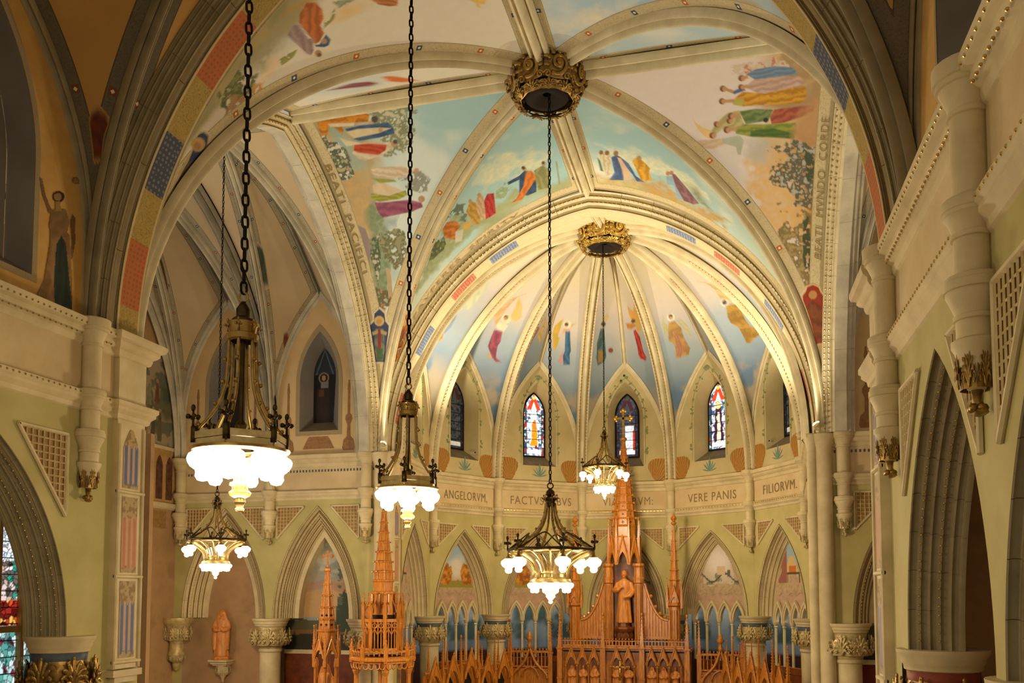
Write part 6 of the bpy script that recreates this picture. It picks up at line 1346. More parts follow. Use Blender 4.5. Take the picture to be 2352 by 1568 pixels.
        MB().box((21.45, -.04, 10.72), (2.5, .1, .1), M=Mx).box((21.45, -.05, 9.02), (2.5, .14, .14), M=Mx).build('mural_ledge', 'stone_cream', W)
        wall_flat('arcade_ground', Mx, [[(20.2, 9.1), (22.7, 9.1), (22.7, 10.68), (20.2, 10.68)]], 'frame_tan', W, -.02)
        for k in range(5):
            c2 = 20.45 + k * .46; MB().flat([[(c2 - .15, 9.2), (c2 + .15, 9.2)] + list(reversed(arch_loop(c2, .15, 10.15, 10.5, 8)))], lambda x, z: fr(Mx)(x, z, -.03)).build('painted_arch', 'red_ochre_dark' if 'red_ochre_dark' in MATS else mat_mottled('red_ochre_dark', '4a2c20', '6a4630', 8, .8), W)
        wall_flat('lettered_panel', Mx, [[(20.2, 8.35), (22.2, 8.35), (22.2, 8.85), (20.2, 8.85)]], 'lattice_back', W, -.015)
        MB().hsweep([(-12.62, 20.0), (-12.62, 22.7)], [(0, 8.9), (.06, 8.92), (.1, 9.0), (.1, 9.06), (0, 9.08)], left=False).build('string_course', 'stone_cream', W)
for s, who in ((-1, 'left'), (1, 'right')):
    column('transept_column', s * 9.42, 22.78, 5.7, .3, 'pale column with carved leaf capital between the arches of the %s transept' % who, 'transept columns', leaf='gilt_stone', neck='gilt_stone', n=8, r2=.46)
    column('crossing_column', s * 6.42, 22.78, 5.7, .32, 'pale column with carved leaf capital at the %s crossing pier' % who, 'transept columns', leaf='gilt_stone', neck='gilt_stone', n=8, r2=.48)
# corbel capital under the outer arch of the left transept
cc = empty('corbel_capital', (-12.42, 22.6, 0), label='carved leaf corbel under the outer arch of the left transept', cat='corbel')
MB().lathe([(.1, 4.35), (.22, 4.5), (.26, 4.6), (.22, 4.7), (.2, 4.95), (.34, 5.2), (.36, 5.45), (.42, 5.52), (.46, 5.62), (.46, 5.7), (0, 5.7)], n=20).build('corbel_core', 'gilt_stone', cc, smooth=40)
ring_of_leaves(cc, (0, 0), .33, 5.02, .46, 8, 'gilt_stone'); ring_of_leaves(cc, (0, 0), .18, 4.4, .3, 6, 'gilt_stone')
MB().lathe([(0, 4.1), (.1, 4.2), (.12, 4.35)], n=10).build('pendant', 'gilt_stone', cc, smooth=True)

# ================================================================== aisle window seen through the left arcade
Wn = structure('window_8', 'tall aisle window with tan mullions, white tracery glass and red figures behind the left arcade'); M = frame((-7.95, 0, 0), (0, 1, 0), (-1, 0, 0)); f = fr(M)
wall_flat('aisle_wall', M, [[(2, 0), (13.0, 0), (13.0, 9.2), (2, 9.2)], [(10.62, 1.6), (12.62, 1.6)] + list(reversed(arch_loop(11.62, 1.0, 7.2, 8.6)))], 'plaster_brown', Wn)
rs = np.random.RandomState(5); sites = rs.rand(2600, 2) * np.array((2.2, 7.2)) + np.array((10.5, 1.5)); sr = rs.rand(2600)
def aisle_glass(U, Z):
    n = len(U); best = np.full(n, 9.); sec = np.full(n, 9.); bi = np.zeros(n, int)
    near = np.where((sites[:, 0] > U.min() - .2) & (sites[:, 0] < U.max() + .2) & (sites[:, 1] > Z.min() - .2) & (sites[:, 1] < Z.max() + .2))[0]
    for i in near:
        p = sites[i]; d = np.hypot(U - p[0], Z - p[1]); m = d < best; sec = np.where(m, best, np.minimum(sec, d)); best[m] = d[m]; bi[m] = i
    r = sr[bi]; pal = [L3(c) for c in ('e6eaf2', 'ccd6e2', 'aebccc', 'f0f2f6', 'dfe6ee')]; c = np.array([pal[int(v * 5) % 5] for v in r])
    low = Z < 7.0; pal2 = [L3(c) for c in ('d8d2d6', '5c5650', 'b09a8c', '3c342e', 'c8b8b4', '2c8a74')]; c = np.where(low[:, None], np.array([pal2[int(v * 6) % 6] for v in r]), c)
    red = (Z < 6.35) & (Z > 5.92); pal3 = [L3(c) for c in ('8c241c', 'c8441c', 'd8a04c', '5c1814', 'a0342c')]; c = np.where(red[:, None], np.array([pal3[int(v * 5) % 5] for v in r]), c)
    gl = Z < 5.82; pal4 = [L3(c) for c in ('7ab4b0', '3c6a6a', 'b8ccd0', '6c2c40', '4c8c84', 'a8c0c4')]; c = np.where(gl[:, None], np.array([pal4[int(v * 6) % 6] for v in r]), c); return c * np.where(sec - best < .012, .25, 1.0)[:, None]
colx = [10.62, 11.12, 11.62, 12.12, 12.62]; rows = [4.2, 5.0, 5.82, 6.35, 6.9, 7.45, 8.0, 8.6]
out = [(10.62, 1.6)] + arch_loop(11.62, 1.0, 7.2, 8.6) + [(12.62, 1.6)]
for a, b in zip(colx[:-1], colx[1:]):
    for z0, z1 in zip(rows[:-1], rows[1:]):
        paint_plane('pane', M, a + .03, b - .03, z0, z1, aisle_glass, Wn, mat='stained_glass', nx=36, nz=40, d=.12, mask=(lambda U, Z: in_poly(U, Z, out)) if z1 > 7.2 else None)
mb = MB()
for x in colx[1:-1]: mb.box((x, .08, 5.1), (.07, .12, 7.0), M=M)
mb.box((11.62, .08, 5.86), (2.0, .1, .1), M=M); mb.build('mullions', 'frame_tan', Wn)
mb = MB()
for z in np.arange(4.3, 8.5, .275): mb.box((11.62, .1, z), (2.0, .02, .014), M=M)
mb.build('lead_bars', 'lead', Wn)
MB().box((-7.0, 12.75, 4.6), (2.0, .1, 9.2)).build('aisle_end_wall', 'plaster_brown', Wn)
MB().box((7.2, 12.1, 4.6), (2.2, .1, 9.2)).build('aisle_end_wall', 'plaster_brown', bpy.data.objects['wall_right'])

# ================================================================== large daylight window high in the left transept's end wall, out of the photograph to the left
Wt = structure('window_9', 'large pale window in the left transept end wall'); M = frame((-12.58, 0, 0), (0, 1, 0), (-1, 0, 0)); f = fr(M)
for k in range(4):
    c = 13.6 + k * 1.25; MB().flat([[(c - .52, 5.0), (c + .52, 5.0)] + list(reversed(arch_loop(c, .52, 11.6, 12.7, 8)))], lambda x, z: f(x, z, 0)).build('pane', 'daylight_glass', Wt)
    MB().tube([f(c - .6, 5.0, 0), f(c - .6, 12.0, 0)], .07, 6).build('mullion', 'stone_cream', Wt)
# ================================================================== carved bosses
def boss(x, y, z, r, h, label, mat, n=8, a0=.2):
    o = empty('ceiling_boss', (x, y, z), label=label, cat='ceiling boss', group='gilded leaf bosses')
    MB().lathe([(r * .45, -.05), (r * .5, .02), (r * .74, .12), (r * .8, h * .6), (r * .74, h + .15), (0, h + .2)], n=24).build('core', 'bronze_dark', o, smooth=True)
    MB().lathe([(r * .1, .02), (r * .34, -.1), (r * .46, -.12), (r * .56, -.06), (r * .68, .06), (r * .6, .12)], n=24).build('shaded_hollow', 'void_shade', o, smooth=True)  # near-black dish stands for the shaded inside of the boss
    ring_of_leaves(o, (0, 0), r * .76, -.04, h * 1.1, n, mat, a0, a0 + 2 * math.pi, src=SCROLL, tilt=.2, fat=1.2)
    ring_of_leaves(o, (0, 0), r * .62, -.16, h * .42, n + 3, mat, a0, a0 + 2 * math.pi, tilt=.75, fat=1.3)
    return o
boss(0, CYC, 16.98, .84, .58, 'large gilded leaf boss at the crown of the painted crossing vault', 'gold_dark', 8, .12)
boss(0, 26.0, 17.22, .9, .6, 'gilded leaf boss where the apse ribs meet', 'gold', 8, .3)

# ================================================================== chandeliers
def link_mesh(L, W, r):
    a = np.linspace(0, 2 * math.pi, 14, endpoint=False); P = [(W / 2 * math.cos(t), 0, L / 2 * math.sin(t) + (L * .18 if math.sin(t) > 0 else -L * .18)) for t in a]
    return MB().tube(P, r, 5, closed=True)
def chain(parent, z0, z1, L, W, r, separate, mat='iron'):
    """hanging chain of links; fine chains are one mesh"""
    e = None; n = int((z1 - z0) / (L * 1.02)) + 1
    if separate:
        e = empty('chain'); e.parent = parent; src = None
        for i in range(n):
            z = z0 + (i + .5) * L * 1.02
            if src is None: src = link_mesh(L * .85, W, r).build('link', mat, e, smooth=True); o = src
            else: o = inst(src, e)
            o.location = (0, 0, z); o.rotation_euler = (0, 0, math.pi / 2 * (i % 2) + .5)
    else:
        mb = MB()
        for i in range(n):
            q = link_mesh(L * .85, W, r); k = .5 + math.pi / 2 * (i % 2); R = np.array(((math.cos(k), -math.sin(k), 0), (math.sin(k), math.cos(k), 0), (0, 0, 1)))
            mb.add(q.v[0] @ R.T + V3(0, 0, z0 + (i + .5) * L * 1.02), q.f)
        e = mb.build('chain', mat, parent, smooth=True)
    return e
def shade_mesh(r):
    """bell glass with a ruffled rim and the bulb below it"""
    mb = MB(); mb.lathe([(.25 * r, .95 * r), (.55 * r, .9 * r), (.95 * r, .62 * r), (1.05 * r, .4 * r), (1.0 * r, .15 * r), (.82 * r, -.15 * r), (.5 * r, -.38 * r), (.46 * r, -.55 * r), (.5 * r, -.8 * r), (.34 * r, -1.08 * r), (0, -1.18 * r)], n=16, star=lambda a: 1 + .05 * math.cos(8 * a))
    return mb
def fleur(mb, p, h):
    x, y, z = p; mb.tube([(x, y, z), (x, y, z + h)], [h * .07, h * .05], 6); mb.ball((x, y, z + h), h * .12, 6, 5, (1, 1, 1.5)); mb.ball((x, y, z + h * .55), h * .13, 6, 5)
    for a in range(4): mb.ball((x + h * .22 * math.cos(a * math.pi / 2 + .5), y + h * .22 * math.sin(a * math.pi / 2 + .5), z + h * .58), h * .13, 6, 5)
def chandelier_tall(x, y, z0, label, group):
    """nave chandelier, z0 = bottom tip"""
    o = empty('chandelier', (x, y, z0), rz=.25, label=label, cat='chandelier', group=group); ang = [math.pi / 3 * k - math.pi / 2 for k in range(6)]
    MB().lathe([(0, 1.5), (.06, 1.5), (.085, 1.48), (.09, 1.44), (.05, 1.42), (.055, 1.56), (.02, 1.62), (0, 1.63)], n=14).build('canopy', 'bronze_dark', o, smooth=40)
    MB().tube([(.035 * math.cos(a), 0, 1.66 + .035 * math.sin(a)) for a in np.linspace(0, 2 * math.pi, 12, endpoint=False)], .009, 6, closed=True).build('hanging_ring', 'brass', o, smooth=True)
    MB().lathe([(.09, 1.31), (.115, 1.32), (.12, 1.36), (.1, 1.37), (.105, 1.4), (.12, 1.45), (.09, 1.46), (.06, 1.47)], n=18).build('collar', 'brass', o, smooth=40)
    mb = MB(); [fleur(mb, (.115 * math.cos(a), .115 * math.sin(a), 1.37), .09) for a in ang]; mb.build('crown', 'brass', o, smooth=True)
    MB().lathe([(.02, 1.32), (.02, .7), (.05, .66), (.03, .6), (.02, .5)], n=10).build('stem', 'bronze_dark', o, smooth=40)
    for a in ang:
        t = np.linspace(0, 1, 14); R = .1 + .03 * t + .21 * np.clip((t - .35) / .65, 0, 1) ** 2.2; Z = 1.33 - .75 * t
        mb = MB().tube([(r * math.cos(a), r * math.sin(a), z) for r, z in zip(R, Z)], .014, 6)
        for k in (3, 6, 9, 12): mb.ball(((R[k] + .025) * math.cos(a), (R[k] + .025) * math.sin(a), Z[k]), .018, 6, 5)
        mb.build('strap', 'brass', o, smooth=True)
    mb = MB(); P = [(.34 * math.cos(a), .34 * math.sin(a)) for a in ang]
    for i in range(6):
        a, b = P[i], P[(i + 1) % 6]; m = ((a[0] + b[0]) / 2, (a[1] + b[1]) / 2); L = math.dist(a, b); mb.box((*m, .555), (L, .03, .05), rot=math.atan2(b[1] - a[1], b[0] - a[0])); mb.box((*m, .50), (L * .98, .02, .05), rot=math.atan2(b[1] - a[1], b[0] - a[0]))
    mb.build('hexagonal_ring', 'brass_pale', o)
    for a in ang:
        mb = MB(); mb.tube([(.34 * math.cos(a), .34 * math.sin(a), .5), (.34 * math.cos(a), .34 * math.sin(a), .62)], .028, 6); fleur(mb, (.35 * math.cos(a), .35 * math.sin(a), .6), .16); mb.build('corner_finial', 'bronze_dark', o, smooth=True)
        t = np.linspace(0, 1, 8); MB().tube([((.33 - .24 * k) * math.cos(a), (.33 - .24 * k) * math.sin(a), .5 - .14 * math.sin(k * 1.6)) for k in t], .022, 6).build('bracket', 'brass_pale', o, smooth=True)
    MB().lathe([(.31, .44), (.36, .45), (.37, .47), (.3, .48), (.1, .47)], n=24).build('shade_plate', 'brass', o, smooth=40)
    sh = None
    for k in range(6):
        a = ang[k]
        sh = shade_mesh(.112).build('glass_shade', 'bulb', o, smooth=True) if sh is None else inst(sh, o)
        sh.location = (.275 * math.cos(a), .275 * math.sin(a), .345)
    c = inst(sh, o, (0, 0, .30)); c.scale = (.9, .9, .9)
    MB().lathe([(0, 0), (.03, .005), (.035, .02), (.025, .03), (.03, .05), (.045, .07), (.04, .1), (.075, .12), (.085, .145), (.06, .165), (.06, .19), (.08, .2), (.075, .22), (.05, .23), (.05, .3), (0, .3)], n=16).build('pendant_finial', 'brass_pale', o, smooth=40)
    chain(o, 1.69, 17.6 - z0, .085, .044, .0105, True)
    lamp('chandelier_light', 'POINT', (0, 0, .1), 110, (1, .8, .52), .3, parent=o)
    return o
def chandelier_tent(x, y, z0, sx, sz, label, group, ztop, power, rz=.2):
    """wide chandelier with a concave tent of straps, hanging corner lights and a lower ring of bulbs"""
    o = empty('chandelier', (x, y, z0), rz=rz, label=label, cat='chandelier', group=group); o.scale = (sx, sx, sz); ang = [math.pi / 3 * k - .25 for k in range(6)]
    MB().tube([(.06 * math.cos(a), 0, 2.42 + .06 * math.sin(a)) for a in np.linspace(0, 2 * math.pi, 12, endpoint=False)], .014, 6, closed=True).build('hanging_ring', 'bronze_dark', o, smooth=True)
    MB().lathe([(.04, 2.35), (.09, 2.3), (.1, 2.24), (.06, 2.2), (.12, 2.17), (.14, 2.14), (.1, 2.1), (.1, 2.0)], n=14).build('canopy', 'bronze_dark', o, smooth=40)
    mb = MB(); [fleur(mb, (.14 * math.cos(a), .14 * math.sin(a), 2.08), .14) for a in ang]; mb.build('crown', 'brass', o, smooth=True)
    for a in ang:
        t = np.linspace(0, 1, 18); R = .1 + .08 * t + .7 * t ** 2.3; Z = 2.06 - .96 * t ** .82
        mb = MB().tube([(r * math.cos(a), r * math.sin(a), z) for r, z in zip(R, Z)], .026, 6)
        for k in (3, 6, 9, 12, 15): mb.ball((R[k] * math.cos(a), R[k] * math.sin(a), Z[k] + .05), .028, 6, 5)
        mb.build('strap', 'brass', o, smooth=True)
    P = [(.9 * math.cos(a), .9 * math.sin(a)) for a in ang]
    for i in range(6):
        a, b = np.array(P[i]), np.array(P[(i + 1) % 6]); mb = MB(); t = np.linspace(0, 1, 13)
        mb.tube([(*(a + (b - a) * k) * (1 - 0 * k), 1.10) for k in (0, 1)], .035, 6)
        # tracery arc rising between the straps
        mb.tube([(*((a + (b - a) * k) * (1 - .42 * math.sin(k * math.pi))), 1.12 + .32 * math.sin(k * math.pi)) for k in t], .016, 5)
        mb.build('ring_bar', 'bronze_dark', o, smooth=True)
    sh = None; inner = []
    for a in ang:
        c, s = math.cos(a), math.sin(a); mb = MB(); fleur(mb, (.92 * c, .92 * s, 1.1), .26); mb.build('corner_finial', 'bronze_dark', o, smooth=True)
        t = np.linspace(0, 1, 12); R = .34 + .54 * t ** 2.2; Z = .5 + .55 * t ** .7
        MB().tube([(r * c, r * s, z) for r, z in zip(R, Z)], .05, 6).build('bracket', 'brass_pale', o, smooth=True)
        for da in (-.28, .28): MB().tube([(r * .93 * math.cos(a + da), r * .93 * math.sin(a + da), z + .02) for r, z in zip(R, Z)], .022, 5).build('bracket', 'brass_pale', o, smooth=True)
        MB().lathe([(.02, 1.08), (.03, .98), (.06, .95), (.1, .93), (.02, .9)], (.9 * c, .9 * s, 0), 10).build('lamp_holder', 'brass', o, smooth=40)
        sh = shade_mesh(.145).build('glass_shade', 'bulb', o, smooth=True) if sh is None else inst(sh, o)
        sh.location = (.9 * c, .9 * s, .79)
    MB().lathe([(.34, .46), (.37, .48), (.37, .52), (.33, .54), (.32, .6), (.34, .62), (.335, .66), (.3, .66), (.29, .5)], n=24).build('inner_drum', 'brass_pale', o, smooth=40)
    MB().lathe([(.6, 1.05), (.86, 1.06), (.88, 1.08), (.6, 1.09), (.6, 1.05)], n=6, a0=-.25, a1=-.25 + 2 * math.pi).build('ring_plate', 'brass_pale', o)
    MB().lathe([(.42, .42), (.43, .45), (.4, .5), (.3, .5), (.1, .46)], n=24).build('lower_ring', 'brass_pale', o, smooth=40)
    b2 = None
    for k in range(10):
        a = 2 * math.pi * k / 10
        b2 = shade_mesh(.105).build('glass_shade', 'bulb', o, smooth=True) if b2 is None else inst(b2, o)
        b2.location = (.36 * math.cos(a), .36 * math.sin(a), .34)
    inst(b2, o, (0, 0, .34), sc=1.3)
    MB().lathe([(0, 0), (.03, .01), (.05, .04), (.03, .06), (.06, .1), (.1, .14), (.09, .18), (.12, .2), (.12, .24), (.07, .26), (.07, .34), (0, .34)], n=16).build('pendant_finial', 'brass_pale', o, smooth=40)
    chain(o, 2.47, (ztop - z0) / sz, .09, .05, .012, False)
    lamp('chandelier_light', 'POINT', (0, 0, -.15), power * 2.2, (1, .8, .52), .45, parent=o)
    return o
chandelier_tall(0, 5.81, 7.10, 'nearest and largest brass chandelier on a heavy chain, left in the nave', 'nave chandeliers')
chandelier_tall(0, 9.33, 7.22, 'second nave chandelier, slender brass straps, hung below the chancel pier', 'nave chandeliers')
chandelier_tent(.05, CYC, 6.24, 1.0, 1.0, 'wide dark tent-shaped chandelier hanging from the crossing boss', 'tent chandeliers', 17.4, 240)
chandelier_tent(-.05, 26.0, 9.28, .74, .9, 'small glowing brass chandelier hanging from the apse boss', 'tent chandeliers', 17.7, 130, rz=.6)
chandelier_tent(-7.7, 17.3, 6.77, .75, .8, 'tent chandelier in the left transept above the wooden friar statue', 'tent chandeliers', 17.35, 110, rz=.45)

# ================================================================== carved wooden figures
def figure_mesh(h, seed=0, hood=False, arms='fold', voxel=.018):
    """robed standing figure fused into one surface, facing -y"""
    mb = MB(); k = h / 1.7; rs = np.random.RandomState(seed)
    G = []
    prof = [(.0, .27, .22), (.05, .27, .22), (.35, .24, .19), (.7, .22, .17), (.95, .205, .16), (1.12, .215, .165), (1.28, .235, .15), (1.38, .215, .13), (1.44, .12, .1), (1.48, .07, .075), (1.53, .06, .065)]
    for i in range(40):
        a = 2 * math.pi * i / 40; row = []
        for z, rx, ry in prof:
            fold = 1 + (.07 * math.sin(7 * a + 2.2 * z + seed) + .05 * math.sin(12 * a + seed * 2)) * max(0, 1 - z / 1.25); row.append((rx * fold * math.cos(a), ry * fold * math.sin(a), z))
        G.append(row)
    mb.grid(G, close_u=True); o = mb.n; mb.add([(0, 0, 0), (0, 0, 1.55)], []); n = len(prof)
    for i in range(40): mb.f.append((o, ((i + 1) % 40) * n, i * n)); mb.f.append((o + 1, i * n + n - 1, ((i + 1) % 40) * n + n - 1))
    mb.ball((0, -.01, 1.61), .105, 16, 12, (.86, .98, 1.15)); mb.ball((0, -.115, 1.6), .022, 8, 6, (.8, 1.2, 1.5))        # head, nose
    mb.ball((0, -.085, 1.53), .045, 8, 6); [mb.ball((s * .04, -.088, 1.63), .024, 8, 6, (1.2, .6, .8)) for s in (-1, 1)]
    [mb.ball((s * .095, .0, 1.6), .03, 8, 6, (.5, .8, 1.2)) for s in (-1, 1)]
    mb.ball((0, .02, 1.65), .112, 14, 10, (.9, .95, 1.05))
    if hood:
        mb.ball((0, .03, 1.63), .128, 16, 12, (.95, .95, 1.08)); mb.tube([(0, .06, 1.58), (0, .08, 1.45), (0, .09, 1.3), (0, .1, .9)], [.1, .14, .2, .22], 12); [mb.tube([(s * .09, -.02, 1.66), (s * .13, .0, 1.45), (s * .22, -.02, 1.2), (s * .25, -.05, .7), (s * .24, -.06, .25)], [.05, .07, .09, .09, .07], 10) for s in (-1, 1)]
    for s in (-1, 1):
        if arms == 'fold': P = [(s * .2, .0, 1.34), (s * .29, -.02, 1.08), (s * .16, -.2, .98), (s * .03, -.23, 1.04 + .06 * s)]
        else: P = [(s * .2, 0, 1.34), (s * .31, -.02, 1.05), (s * .2, -.17, .9 if s > 0 else 1.1), (s * .06, -.23, .86 if s > 0 else 1.2)]
        mb.tube(resample(P, 10), [.085, .088, .09, .09, .095, .095, .09, .085, .06, .045], 10)
        hx, hy, hz = P[-1]; mb.ball((hx, hy - .02, hz), .042, 8, 6, (1, .7, 1.1))
        for q in range(4): mb.tube([(hx - s * .02, hy - .03, hz + .03 - q * .02), (hx - s * .09, hy - .035, hz + .025 - q * .018)], .011, 6)
        mb.tube([(hx, hy - .03, hz + .03), (hx - s * .03, hy - .045, hz + .08)], .012, 6)
    me = bpy.data.meshes.new('f'); me.from_pydata((np.concatenate(mb.v) * k).tolist(), [], mb.f)
    ob = bpy.data.objects.new('f', me); COL.objects.link(ob); md = ob.modifiers.new('r', 'REMESH'); md.mode = 'VOXEL'; md.voxel_size = voxel; md.use_smooth_shade = True
    sm = ob.modifiers.new('s', 'SMOOTH'); sm.factor = .4; sm.iterations = 2
    bpy.context.view_layer.update(); out = bpy.data.meshes.new_from_object(ob.evaluated_get(bpy.context.evaluated_depsgraph_get())); bpy.data.objects.remove(ob)
    out.shade_smooth(); return out
def put_mesh(name, me, mat, parent=None, loc=(0, 0, 0), rz=0, sc=None):
    if not me.materials: me.materials.append(MATS[mat])
    o = bpy.data.objects.new(name, me); COL.objects.link(o); o.parent = parent; o.location = loc; o.rotation_euler = (0, 0, rz)
    if sc: o.scale = (sc,) * 3
    return o
# friar statue on its bracket
br = empty('statue_bracket', (-11.12, 22.95, 0), label='pale leaf-carved wall bracket carrying the wooden friar statue', cat='bracket')
MB().box((0, 0, 4.43), (.62, .5, .05)).box((0, .03, 4.37), (.54, .42, .08)).box((0, .05, 4.31), (.46, .36, .05)).build('shelf', 'stone_cream', br)
MB().lathe([(0, 3.75), (.04, 3.8), (.05, 3.9), (.12, 4.0), (.18, 4.2), (.22, 4.3)], (0, .08, 0), 14).build('stem', 'stone_cream', br, smooth=True)
ring_of_leaves(br, (0, .08), .15, 4.0, .3, 6, 'stone_cream')
st = empty('statue', (-11.12, 22.93, 4.455), rz=.15, label='reddish wooden hooded friar statue on a wall bracket', cat='statue')
put_mesh('figure', figure_mesh(1.36, 1, True, 'fold'), 'oak_figure', st, (0, 0, .09)); MB().lathe([(.26, 0), (.27, .05), (.24, .1), (0, .1)], n=8, a0=math.pi / 8, a1=math.pi / 8 + 2 * math.pi).build('plinth', 'oak_figure', st)

# ================================================================== carved oak furniture
def octa(mb, c, rings, a0=math.pi / 8, n=8):
    mb.lathe(rings, c, n, a0, a0 + 2 * math.pi); return mb
def crockets(mb, c, z0, r0, z1, r1, n=8, step=.16, s=.035, a0=math.pi / 8):
    for k in range(n):
        a = a0 + 2 * math.pi * k / n
        for z in np.arange(z0 + step / 2, z1, step):
            r = r0 + (r1 - r0) * (z - z0) / (z1 - z0) + s * .3; mb.ball((c[0] + r * math.cos(a), c[1] + r * math.sin(a), c[2] + z), s, 5, 4, (1, 1, .8))
def pinnacle(mb, x, y, z0, z1, w, cap=.55):
    """square buttress shaft with gablets, crocketed spirelet and finial"""
    zc = z0 + (z1 - z0) * (1 - cap); mb.box((x, y, (z0 + zc) / 2), (w, w, zc - z0)); mb.box((x, y, zc), (w * 1.35, w * 1.35, w * .25)); mb.box((x, y, z0 + (zc - z0) * .5), (w * 1.2, w * 1.2, w * .2))
    mb.lathe([(w * .62, zc), (w * .5, zc + (z1 - zc) * .15), (w * .1, z1 - w * .5), (0, z1 - w * .4)], (x, y, 0), 4, math.pi / 4, math.pi / 4 + 2 * math.pi); mb.ball((x, y, z1 - w * .3), w * .3, 6, 5, (1, 1, 1.3))
    for sx, sy in ((0, -1), (1, 0), (-1, 0)):
        mb.add([(x + sx * w * .6 - sy * w * .55, y + sy * w * .6 + sx * w * .55, zc), (x + sx * w * .6 + sy * w * .55, y + sy * w * .6 - sx * w * .55, zc), (x + sx * w * .6, y + sy * w * .6, zc + w * 1.3)], [(0, 1, 2)])
    crockets(mb, (x, y, 0), zc + (z1 - zc) * .2, w * .5, z1 - w * .6, w * .12, 4, max(.07, w * .8), w * .16, math.pi / 4)
def gable(mb, M, c, w, z0, zp, za, t=.06, d=.08, hole=True):
    """pointed opening under a crocketed triangular gable; z0 springing, zp point of the opening, za top of the gable"""
    f = fr(M); op = arch_loop(c, w * .36, z0, zp, 8)
    out = [(c - w / 2, z0 - .0), (c - w / 2, z0 + .04), (c, za), (c + w / 2, z0 + .04), (c + w / 2, z0)] + list(reversed(op))
    mb.prism(out, lambda x, y, dd: f(x, y, dd), 0, -d)
    for s in (-1, 1):
        mb.tube([f(c + s * w / 2, z0 + .03, -d), f(c, za + .02, -d)], t * .45, 5)
        for k in (.25, .5, .75): mb.ball(f(c + s * w / 2 * (1 - k), z0 + .06 + (za - z0) * k, -d), t * .4, 5, 4)
    mb.ball(f(c, za + .05, -d), t * .6, 6, 5); mb.tube([f(c, za, -d), f(c, za + .12, -d)], t * .25, 5)
def cross_botonee(mb, p, h, t=None):
    x, y, z = p; t = t or h * .07; mb.box((x, y, z + h * .5), (t, t, h)); mb.box((x, y, z + h * .68), (h * .62, t, t))
    for q in ((0, h), (-.31 * h, .68 * h), (.31 * h, .68 * h)):
        mb.ball((x + q[0], y, z + q[1]), t * 1.0, 6, 5)
        for s in (-1, 1): mb.ball((x + q[0] + (s * t if q[0] == 0 else -np.sign(q[0]) * t * .6), y, z + q[1] - (t * .6 if q[0] == 0 else s * t)), t * .75, 6, 5)
def spire(mb, c, z0, r0, z1, r1, tiers, a0=math.pi / 8):
    """eight-sided spire of stepped tiers with roll rings and crockets"""
    for i in range(tiers):
        a = z0 + (z1 - z0) * i / tiers; b = z0 + (z1 - z0) * (i + 1) / tiers; ra = r0 + (r1 - r0) * i / tiers; rb = r0 + (r1 - r0) * (i + 1) / tiers
        octa(mb, c, [(ra * 1.0, a), (rb * 1.04, b - .04), (rb * 1.22, b - .03), (rb * 1.26, b), (rb * 1.1, b + .02), (rb, b + .02)], a0)
        for k in range(8):
            q = a0 + math.pi / 4 * k; mb.tube([(c[0] + ra * 1.01 * math.cos(q), c[1] + ra * 1.01 * math.sin(q), c[2] + a), (c[0] + rb * 1.05 * math.cos(q), c[1] + rb * 1.05 * math.sin(q), c[2] + b - .03)], max(.008, ra * .06), 5)
            mb.ball((c[0] + rb * 1.3 * math.cos(q), c[1] + rb * 1.3 * math.sin(q), c[2] + b - .01), max(.012, rb * .14), 5, 4)
def pierced(mb, c, z, r, s, a0=0.0, n=8):
    """dark quatrefoil piercings on the faces of a spire"""
    for k in range(n):
        a = a0 + 2 * math.pi * k / n
        for dx, dz in ((s, 0), (-s, 0), (0, s), (0, -s), (0, 0)):
            x = c[0] + r * math.cos(a) - dx * math.sin(a); y = c[1] + r * math.sin(a) + dx * math.cos(a); mb.ball((x, y, c[2] + z + dz), s * .75, 6, 4, (1, 1, 1))

AY = 30.0; AX = .05
al = empty('high_altar', (AX, AY, 0), label='tall carved oak high altar with central spire and niche in the apse', cat='altar')
Mf = frame((0, -.62, 0), (1, 0, 0), (0, 1, 0))
MB().box((0, .1, 2.2), (4.5, .8, 4.4)).box((0, -.32, 4.62), (4.5, .1, .06)).box((0, .0, 4.5), (4.6, 1.0, .08)).build('reredos_base', 'oak', al)
mb = MB()
for x in np.arange(-2.2, 2.21, .11): mb.box((x, -.6, 4.72), (.035, .05, .16)); mb.ball((x, -.6, 4.86), .035, 5, 4)
mb.box((0, -.6, 4.64), (4.5, .07, .04)).box((0, -.6, 4.8), (4.5, .07, .03)).box((0, -.4, 4.58), (4.5, .5, .06)); mb.build('balustrade', 'oak', al)
for c in (-1.75, -1.36, -.97, -.2, .2, .97, 1.36, 1.75):
    mb = MB(); gable(mb, Mf, c, .36, 4.0, 4.25, 4.56); mb.build('niche_gable', 'oak', al)
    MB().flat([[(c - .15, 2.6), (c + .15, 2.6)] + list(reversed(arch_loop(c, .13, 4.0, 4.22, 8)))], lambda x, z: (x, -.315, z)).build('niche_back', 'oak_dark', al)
for c in (-1.95, -1.555, -1.165, -.4, 0, .4, 1.165, 1.555, 1.95):
    MB().lathe([(.03, 2.5), (.03, 3.9), (.05, 3.93), (.04, 3.96), (.06, 4.02), (0, 4.03)], (c, -.64, 0), 10).build('niche_shaft', 'oak', al, smooth=40)
for x in (-2.15, -.66, .66, 2.15):
    mb = MB(); pinnacle(mb, x, -.66, 2.5, 5.75 if abs(x) < 1 else 5.7, .17, .36); mb.build('buttress', 'oak', al)
